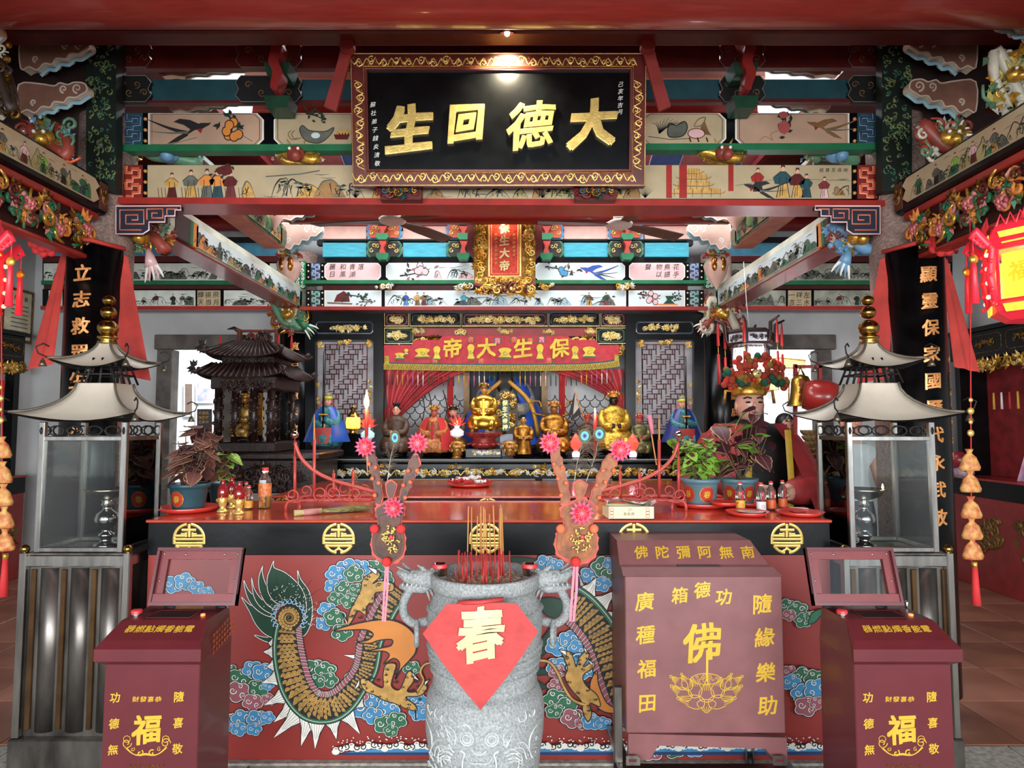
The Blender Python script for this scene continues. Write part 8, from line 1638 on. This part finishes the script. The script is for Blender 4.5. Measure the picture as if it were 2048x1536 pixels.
# dark palace lantern
p=at(1502,762,5.3);x,y,z=p;t=thing('palace_lantern','dark carved hexagonal palace lantern with white lit panes and red tassels','lantern',p);R_=.15;ao=-PI/2+PI/6
g=G();g.lathe(p,[(R_*.9,-.02),(R_,0),(R_,.025)],woodD,6,smooth=False,a0=ao);g.build('base',t);g=G();g.lathe(p,[(R_*.9,.27),(R_*1.25,.29),(R_*1.25,.40),(R_*1.05,.42)],woodD,6,smooth=False,a0=ao);g.build('crown',t)
for k in range(6):
 a0,a1=ao+k*PI/3,ao+(k+1)*PI/3;P=lambda a,r_,zz:Vector((x+cos(a)*r_,y+sin(a)*r_,z+zz));A_,B_=P(a0,R_*.92,.02),P(a1,R_*.92,.02);f=Fr(A_,B_-A_,(0,0,1));f.N=-f.N if f.N.dot(A_-Vector((x,y,A_.z)))<0 else f.N;L_=(B_-A_).length
 g=G();g.prism(f,[(0.02,0),(L_-.02,0),(L_-.02,.25),(.02,.25)],lampW,-.004,0);g.build('lit_pane',t);g=G();lattice(g,f,.02,.20,L_-.02,.25,woodD,.003,.006,.02);lattice(g,f,.02,.0,L_-.02,.03,woodD,.003,.006,.02);f5=Fr(P(a0,R_*1.25,.31),B_-A_,(0,0,1));f5.N=f.N;L5=L_*1.36;g.prism(f5,rc(.02,0,L5-.02,.07),M('frosted_pane','#B8BCC4',.4),0,.003);carve(g,f5,.02,.0,L5-.02,.07,[woodD],.006,16,k,size=.03);g.build('fret_panel',t)
 g=G();g.tube([P(a0,R_,.0),P(a0,R_,.28),P(a0,R_*1.3,.33),P(a0,R_*1.35,.46),P(a0,R_*1.9,.50)],[.012,.012,.014,.016,.008],woodD,6);g.build('corner_post',t);e=P(a0,R_*1.75,.42);g=G();g.tube([e+Vector((0,0,.08)),e,e-Vector((0,0,.13))],[.003,.010,.012],cloth,6);g.tube([e-Vector((0,0,.13)),e-Vector((0,0,.2))],.003,gold,5);g.tube([e-Vector((0,0,.2)),e-Vector((0,0,.45))],[.010,.013],cloth,6);g.build('tassel',t)
g=G();g.tube([p+Vector((0,0,.40)),p+Vector((-.02,0,.62)),p+Vector((-.02,.05,1.0))],.003,white,5);g.build('hanging_cord',t);light('palace_lantern_light','POINT',p+Vector((0,-.22,.14)),3,(.9,.95,1),.06)
# ================================================================ wooden pagoda shrine on its table (left of the altar)
x0,x1,y0,y1=-2.26,-1.80,4.92,5.42;zt_=at(500,905,4.92).z;t=thing('wooden_table','dark carved wooden altar table under the pagoda shrine','table',(-2.0,5.1,0))
g=G();g.box(x0-.14,x1+.38,y0-.1,y1+.1,zt_-.05,zt_,woodD,.01);g.build('top',t);g=G();g.box(x0-.1,x1+.34,y0-.05,y1+.06,zt_-.3,zt_-.05,woodD,.01);carve(g,face_y(x0-.1,y0-.05,zt_-.29),0,0,.8,.22,[woodD,woodDs,M('carve_lit_wood','#4A2A20',.3)],.03,70,3,size=.09);g.build('carved_apron',t)
for a in (x0-.08,x1+.30):g=G();g.box(a,a+.07,y0-.04,y0+.05,0,zt_-.3,woodD,.01);g.box(a,a+.07,y1-.05,y1+.04,0,zt_-.3,woodD,.01);g.build('leg',t)
t=thing('pagoda_shrine','dark carved wooden pagoda shrine with two tiled roofs','shrine',((x0+x1)/2,5.1,zt_));zc_=at(500,752,4.92).z;xc,yc=(x0+x1)/2,(y0+y1)/2
g=G();g.box(x0-.03,x1+.03,y0-.03,y1+.03,zt_,zt_+.08,woodD,.01);g.build('base',t);g=G();g.box(x0-.02,x1+.02,y0-.02,y1+.02,zc_-.10,zc_,woodD,.01);carve(g,face_y(x0,y0-.02,zc_-.12),0,0,x1-x0,.1,[woodD,woodDs],.02,30,4,size=.05);txt(g,face_y(x0,y0-.022,zc_-.045),'真君祖殿',.12,0,.04,goldD,.005,.002,bold=0);g.build('lintel',t)
for a in (x0+.03,x1-.03,x0+.16,x1-.16):
 for b in (y0+.02,y1-.02):
  g=G();g.cyl((a,b,zt_+.08),(a,b,zc_-.1),.03,woodD,12)
  for k in range(26):q=k*1.1;g.ball((a+.03*cos(q),b+.03*sin(q),zt_+.09+k*(zc_-zt_-.2)/26),.015,woodDs if k%2 else woodD,6,4)
  g.build('dragon_column',t)
def tiled(zb,zt2,e0,e1,nm):
 g=G();ry=(y1-y0)/(x1-x0)
 for s in range(4):
  ca,sa=[(1,0),(0,1),(-1,0),(0,-1)][s];P=lambda u,ex,z:Vector((xc+u*ca+ex*sa,yc+(u*sa-ex*ca)*ry,z));n=15
  pts=lambda ex,z,fl:[P(-ex+2*ex*i/n,ex,z+fl*abs(-1+2*i/n)**3)for i in range(n+1)]
  a,b=pts(e0,zb,.04),pts(e1,zt2,0);g.add(a+b,[(i,i+1,n+2+i,n+1+i)for i in range(n)],woodD)
  for i in range(n+1):g.tube([a[i]+Vector((0,0,.006)),a[i].lerp(b[i],.5)+Vector((0,0,.0)),b[i]+Vector((0,0,.006))],.0095,woodDs,5)
  g.tube([a[0]+(a[0]-b[0])*.25+Vector((0,0,.05)),a[0],b[0]],[.004,.016,.012],woodD,6);carve(g,Fr(a[0],(1,0,0),(0,0,1)),-.05,0,.05,.07,[woodD,woodDs],.01,6,s,size=.05)
 g.build(nm,t)
z1_=at(500,727,4.92).z;tiled(zc_-.02,z1_,.33,.24,'lower_tiled_roof');g=G();g.box(xc-.2,xc+.2,yc-.2,yc+.2,z1_-.02,z1_+.06,woodD,.005);carve(g,face_y(xc-.2,yc-.2,z1_-.01),0,0,.4,.07,[woodD,woodDs],.02,20,5,size=.04);g.build('upper_storey',t);z2_=at(500,686,5.1).z;tiled(z1_+.045,z2_,.29,.13,'upper_tiled_roof')
g=G();[g.box(xc+a-.012,xc+a+.012,yc-.03,yc+.03,z2_-.02,z2_+.12,woodR,.004)for a in (-.15,.15)];g.box(xc-.17,xc+.17,yc-.015,yc+.015,z2_+.095,z2_+.115,woodR,.004);carve(g,face_y(xc-.15,yc-.02,z2_),0,0,.3,.11,[woodD,woodR],.02,26,6,size=.06);[g.tube([(xc+s*.15,yc,z2_+.1),(xc+s*.2,yc,z2_+.13),(xc+s*.25,yc,z2_+.12)],[.02,.014,.004],woodD,6)for s in (-1,1)];g.build('ridge_fretwork',t)
for a in (-.26,.2,.3):g=G();e=Vector((xc+a,yc-.1,z2_+.06));g.tube([e,e-Vector((0,0,.03)),e-Vector((0,0,.10))],[.003,.008,.011],cloth,6);g.build('tassel',t)
statue('gold and black seated statue inside the dark wooden pagoda shrine',0,0,96,5.05,M('black_gold_robe','#2A1A12',.35,.4,var=.6,scale=30,hex2='#C89A48'),skinB,gold,'seated',beard=True,bp=Vector((xc-.03,5.02,zt_+.085)),group='',name='deity_statue',w_=1.0)
g=G();g.prism(PF(5.2),rc(493,786,525,870),giltR,-.01,0);g.line(PF(5.2),rc(493,786,525,870),2,gold,.001,True,hh=.004);g.build('inscribed_board',t)
# ================================================================ processional deity, bell, drum, shelf
p=Vector((1.80,4.95,0));t,V,s=statue('life size processional deity with pompom crown, seated behind the purple coleus',0,0,400,4.95,M('deity_black_robe','#161214',.6,var=.3),M('deity_face','#E8B09A',.3,var=.03),gold,'seated',cape=M('red_cape','#B03234',.6,var=.15,bump=.1),sleeve=M('red_cape','#B03234'),base=woodD,bp=Vector((1.80,4.95,.42)),name='processional_deity',group='',w_=1.25,beard=True);hc=V(0,-.01,.95);q=random.Random(4);pc_=[M('pom_rust','#A8402A',.9),M('pom_olive','#8A6A2A',.9),M('pom_green','#1E5A44',.9),pomR]
for k in range(110):a=q.uniform(-.2,PI+.2);rr=q.uniform(.05,.21);g=G();g.ball(hc+Vector((cos(a)*rr*1.15,-.1-.06*q.random(),.0+sin(a)*rr)),q.uniform(.018,.03),pc_[min(int(q.random()**1.5*4),3)if k%3 else 0],8,6);g.build('crown_pompom',t)
g=G();c=hc+Vector((0,-.17,.06));g.lathe(c,[(.035,0),(.03,.01),(.0,.012)],goldL,12,axis=(0,-1,0));g.ball(c+Vector((0,-.015,0)),.014,white,8,6);g.ball(c+Vector((0,-.026,0)),.007,ink,6,5);g.build('crown_jewel',t)
for a in (-1,1):g=G();g.line(Fr(V(a*.07,-.2,0),(1,0,0),(0,0,1),(0,-1,0),s),[(0,.72),(a*.01,.5),(0,.3)],.03,M('yellow_ribbon','#D8B020',.5),.0,hh=.01);g.build('yellow_ribbon',t)
g=G();g.box(1.45,2.2,4.75,5.2,0,.42,blackm,.02);g.build('black_stool',None,'black seat under the processional deity','chair',loc=(1.8,4.95,0))
p=at(1603,812,5.7);t=thing('bronze_bell','golden bronze bell with red characters, hanging in the red stand','bell',p);g=G();g.lathe(p,[(.125,0),(.115,.02),(.095,.06),(.085,.15),(.08,.22),(.06,.26),(0,.28)],M('bell_gold','#B08A3A',.3,.9,var=.15),28,cap=False);g.tube([p+Vector((-.03,0,.27)),p+Vector((0,0,.34)),p+Vector((.03,0,.27))],.01,brass,7);g.build('body',t);g=G();[txt(g,PF(5.608),c,1603,766+i*15,13,red,.0,.004,down=True,bold=.02)for i,c in enumerate('真君廟')];g.build('red_characters',t)
p=at(1641,793,5.6);ax=Vector((.75,-.35,-.1)).normalized();t=thing('red_drum','red barrel drum with studded hide head, beside the bronze bell','drum',p);g=G();g.lathe(p-ax*.13,[(.12,0),(.142,.07),(.148,.13),(.142,.19),(.12,.26)],M('drum_red','#A82E28',.3,coat=.4),28,axis=ax);g.build('shell',t)
for e in (-.131,.131):g=G();g.lathe(p+ax*(e if e>0 else e-.006),[(.0,.006),(.115,.006),(.122,0),(.115,-.0)],M('drum_hide','#8A7450',.6,var=.3),28,axis=ax,cap=False);g.build('drum_head',t)
t=thing('bell_stand','red metal stand carrying bell, drum and baskets','stand',at(1615,960,5.75));f=PF(5.78)
for a in (1592,1641):g=G();g.prism(f,rc(a-3,728,a+3,1060),red,-.03,0);g.build('upright',t)
for b in (730,931,1000):g=G();g.prism(f,rc(1590,b,1644,b+6),red,-.3 if b>900 else -.03,0);g.build('crossbar',t)
for k in range(6):p=at(1626-3*(k%2),930,5.9)+Vector((0,0,.004+k*.052));g=G();g.lathe(p,[(.06,0),(.085,.03),(.09,.05),(.082,.048),(.055,.006)],M('wicker','#A88A5A',.8,var=.4,scale=60,bump=.5),18,cap=False);g.build('bamboo_basket',None,'round bamboo basket in the leaning stack on the red stand','basket','stacked bamboo baskets',loc=p)
for k in range(9):p=at(1618,1000,5.9)+Vector((0,0,.003+k*.026));g=G();g.cb(Matrix.Translation(p+Vector((0,0,.011)))@Matrix.Rotation(.03*(k%3),4,'Z'),(.2,.16,.022),rp,.003);g.build('red_paper_bundle',None,'bundle of red paper in the pile on the lower shelf of the red stand','paper','piled red paper bundles',loc=p)
g=G();g.box(2.3,2.62,6.2,6.5,0,1.38,woodR,.01);g.prism(face_y(2.3,6.2,0),cr([(.06,1.38),(.1,1.44),(.16,1.46),(.22,1.44),(.26,1.38)],False,3),woodR,-.03,0);g.build('carved_screen',None,'red brown carved wooden screen beyond the processional deity','screen',loc=(2.45,6.35,0))
# ================================================================ side altars
def sidealtar(xf,s,ya,yb,lab):
 """xf: x of the front face; s=+1 front looks towards +x"""
 f=Fr((xf,ya,0),(0,1,0),(0,0,1),(s,0,0));L_=yb-ya;t=thing('side_altar',lab,'altar',(xf-s*.3,(ya+yb)/2,0),'side altars');xb=xf-s*.45;B=lambda a,b,z0,z1,m,nm,d0=0,d1=.45:G().box(min(xf-s*d0,xf-s*d1),max(xf-s*d0,xf-s*d1),a,b,z0,z1,m,.004).build(nm,t)
 B(ya,yb,0,.86,M('altar_dark_red','#8A2A26',.45,var=.12),'base');B(ya,yb,.86,1.02,black,'black_band',-.01);B(ya,yb,1.02,1.04,red,'top',-.03);B(ya,ya+.07,1.04,2.2,black,'post',.1);B(yb-.07,yb,1.04,2.2,black,'post',.1);B(ya,yb,2.2,2.46,black,'header',.06);B(ya-.03,yb+.03,2.46,2.5,black,'cornice',.02);B(ya,yb,1.04,2.2,M('altar_red_cloth','#8E2224',.7,var=.2),'back',.38,.45)
 for k in range(int(L_/.3)):medallion(t,Fr(f.p(.15+k*.3,.94),f.X,-f.Y,f.N,.0016),0,0,30,34)
 for k in range(int(L_/.45)):g=G();f7=Fr(f.p(.03+k*.45,0,-.06),f.X,f.Y,f.N);carve(g,f7,0,2.06,.45,2.2,[gold,goldD,goldL],.03,40,k,size=.08);g.build('gilt_fringe',t);g=G();o=octa(.03,2.25,.42,2.42,.03);g.line(f7,o,.008,goldD,.001,True,hh=.004);carve(g,f7,.1,2.28,.36,2.4,[goldD],.008,14,k,size=.05);g.build('painted_panel',t);g=G();carve(g,Fr(f.O,f.X,f.Y,f.N),.05+k*.45,.3,.42+k*.45,.75,[M('dim_gilt','#7A5A2A',.45,.4)],.003,26,k,size=.09);g.build('gilt_painting',t)
 g=G();vs=[];n=14
 for j in range(2):
  for i in range(n+1):vs.append(f.p((L_-.5)*j*0+(.1 if s<0 else L_-.38)+.26*i/n*(1 if j==0 else.6),2.0-.95*j,-.14+.015*sin(i*1.7)))
 g.add(vs,[(i,i+1,n+2+i,n+1+i)for i in range(n)],clothP if s<0 else cloth,True);g.build('side_curtain',t)
 for k in range(10):g=G();a=L_-.45-k*.1;g.tube([f.p(a,1.86,-.16),f.p(a,1.70,-.16)],[.008,.012],cl[(1,3,5)[k%3]],6);g.build('tassel',t)
sidealtar(-5.0,1,4.9,6.72,'side altar with red cloths against the left wall');sidealtar(4.49,-1,4.6,6.72,'side altar with pink curtains against the right wall')
g=G();n=12;vs=[(4.55+.18*(i%2)*.15+.25*(j/6),5.9-.42*i/n*(.4+.6*(1-j/6)),1.045+.75*j/6)for j in range(7)for i in range(n+1)];g.add(vs,[(j*13+i,j*13+i+1,j*13+i+14,j*13+i+13)for j in range(6)for i in range(n)],M('pink_brocade','#C8506A',.5,var=.5,scale=14,hex2='#B8A8C8'),True);g.build('brocade_robe',None,'pink brocade robe draped over a figure on the right side altar','cloth',loc=(4.6,5.7,1.05))
g=G();p=at(1925,945,6.3);g.ball(p,.1,M('lilac_wrap','#B89AA8',.25,var=.3,scale=20),10,7,(1,1,.6));g.ball(p+Vector((-.02,.02,.12)),.09,M('red_wrap','#8A2A34',.3,var=.3,scale=20),9,6);g.build('wrapped_offering',None,'plastic wrapped lilac and red offering on the right side altar','offerings',loc=p)
p=Vector((4.4,6.3,0));g=G();p=on(1900,1137,.0);g.box(p.x-.1,p.x+.12,p.y,p.y+.25,0,.13,M('yellow_cushion','#C88A2A',.7));g.box(p.x-.1,p.x+.12,p.y,p.y+.25,.135,.26,M('yellow_cushion','#C88A2A'),.02);g.build('yellow_block',None,'stacked yellow kneeling blocks on the floor beside the right side altar','cushion',loc=p)
fw=Fr((-5.198,0,0),(0,1,0),(0,0,1),(1,0,0));g=G();g.prism(fw,rc(6.55,2.42,6.97,2.98),goldD,0,.015);g.prism(fw,rc(6.58,2.45,6.94,2.95),M('notice_paper','#D8CFAE',.5),.015,.018);[txt(g,fw,c,6.72+i*.07,2.88,.05,redd,.018,.001,bold=.01)for i,c in enumerate('所六制')];[g.line(fw,[(6.66,2.80-.045*k),(6.9,2.80-.045*k)],.01,inkg,.0185)for k in range(7)];g.build('notice_board',None,'framed cream notice board on the left wall','sign',loc=(-5.2,6.8,2.45))
# things beyond the doors
for u,v0,v1,w,m,lb in ((378,768,830,14,M('dark_shutter','#5A4A40',.6),'tall brown inscribed strip seen through the left doorway'),(412,766,803,34,M('photo_print','#A88A90',.5,var=.6,scale=9,hex2='#4A6AA8'),'framed photograph on the wall beyond the left doorway'),(410,818,870,30,black,'black inscribed board on the wall beyond the left doorway')):
 f=PF(9.5);g=G();g.prism(f,rc(u-w/2-3,v0-3,u+w/2+3,v1+3),white,0,.01);g.prism(f,rc(u-w/2,v0,u+w/2,v1),m,.01,.014);[txt(g,f,c,u-9+7*(i%3),v0+8+9*(i//3),7,goldD,.015,.001,down=True,bold=0)for i,c in enumerate('功德名錄張李王陳林')]if m is black else None;g.build('wall_picture',None,lb,'picture',loc=f.p(u,v1))
for u,w,v0,v1,m,lb in ((1587,20,755,805,M('arched_painting','#B8C0C8',.5,var=.5,scale=12,hex2='#C87A7A'),'arched painting on the wall beyond the right doorway'),(1546,20,740,780,M('green_painting','#6A8A5A',.5,var=.5,scale=20,hex2='#C89A5A'),'small green painted panel beyond the right doorway'),(1560,100,715,736,inkb,'long dark painted panel high beyond the right doorway')):
 f=PF(8.2);g=G();o=[(u-w/2,v0+6),(u,v0),(u+w/2,v0+6),(u+w/2,v1),(u-w/2,v1)];g.prism(f,o,m,0,.01);g.line(f,o,3,goldD,.011,True,hh=.006);g.build('wall_painting',None,lb,'painting',loc=f.p(u,v1))
 # people behind the right shrine
def person(x,y,h,sc_,shirt,trousers,lab,az=0.0):
 t=thing('person',lab,'person',(x,y,0));S=h/1.7;me=bpy.data.meshes.new('body');J=[(0,0,.95),(0,.01,1.15),(0,0,1.38),(0,0,1.46),(0,-.01,1.54)];E=[(0,1),(1,2),(2,3),(3,4)];Rd=[.13,.12,.13,.055,.06]
 for a in (-1,1):
  b=len(J);J+=[(a*.17,0,1.37),(a*.23,.01,1.12),(a*.25,-.04,.88),(a*.25,-.06,.80),(a*.1,0,.88),(a*.1,-.01,.48),(a*.1,.02,.07),(a*.11,-.12,.03)];E+=[(2,b),(b,b+1),(b+1,b+2),(b+2,b+3),(0,b+4),(b+4,b+5),(b+5,b+6),(b+6,b+7)];Rd+=[.065,.045,.03,.035,.1,.065,.045,.04]
 me.from_pydata([(x+a*S,y+b*S,c*S)for a,b,c in J],E,[]);o=bpy.data.objects.new('body',me);COL.objects.link(o);sk=o.modifiers.new('s','SKIN');o.modifiers.new('u','SUBSURF').levels=2
 for v,r_ in zip(me.skin_vertices[0].data,Rd):v.radius=(r_*S,r_*S*.8)
 me.skin_vertices[0].data[0].use_root=True;m2=bpy.data.meshes.new_from_object(o.evaluated_get(bpy.context.evaluated_depsgraph_get()));bpy.data.objects.remove(o);vs=[v.co.copy()for v in m2.vertices];fs=[tuple(p_.vertices)for p_ in m2.polygons];g=G()
 for nm,m,ok in (('body',sc_,lambda c:True),('shirt',shirt,lambda c:.96<c.z/S<1.44 and (abs(c.x-x)<.2*S or c.z/S>1.16)),('trousers',trousers,lambda c:c.z/S<1.0 and abs(c.x-x)<.2*S and c.z>.1)):
  g=G();F_=[f_ for f_ in fs if all(ok(vs[i])for i in f_)];ctr=lambda c:Vector((x,y,c.z));g.add([v+((v-ctr(v)).normalized()*(.012*S if nm!='body' else 0))for v in vs],F_,m,True);g.build(nm,t)
 hc=Vector((x,y-.01,1.61*S));g=G();g.ball(hc,.095*S,sc_,16,12,(.82,.95,1.2));g.ball(hc+Vector((0,-.092,-.01))*S,.014,sc_,6,5);[g.ball(hc+Vector((a*.078,0,-.01))*S,.02,sc_,6,5,(.4,1,1.4))for a in (-1,1)];[g.ball(hc+Vector((a*.03,-.083,.015))*S,.009,ink,6,4)for a in (-1,1)];g.ball(hc+Vector((0,-.085,-.05))*S,.012,M('lips','#B86A60',.5),6,4,(1.6,.5,.5));g.build('head',t);g=G();g.ball(hc+Vector((0,.02,.035))*S,.1*S,hair,14,10,(.88,.95,1.0));g.build('hair',t)
 for a in (-1,1):
  g=G();w0=Vector((x+a*.25*S,y-.06*S,.79*S));[g.tube([w0+Vector((0,-.02+k*.015,0)),w0+Vector((a*-.004,-.025+k*.016,-.05*S)),w0+Vector((-a*.012,-.025+k*.015,-(.085+.01*(k in (1,2)))*S))],[.011,.009,.006],sc_,6)for k in range(4)];g.tube([w0+Vector((0,-.02,.02)),w0+Vector((0,-.05,-.02)),w0+Vector((0,-.055,-.05))],[.011,.010,.007],sc_,6);g.build('fingers',t)
p=at(1702,900,5.2);person(p.x,5.2,1.66,skin,M('white_tshirt','#D8DADC',.8,var=.04),M('dark_trousers','#2A2C34',.8),'person in white t-shirt standing behind the right glass case')
p=at(1566,850,6.0);person(p.x,5.95,1.62,M('tan_skin','#B88068',.5),M('grey_pink_top','#9A8088',.8),M('dark_trousers','#2A2C34'),'black haired person partly hidden behind the purple coleus')
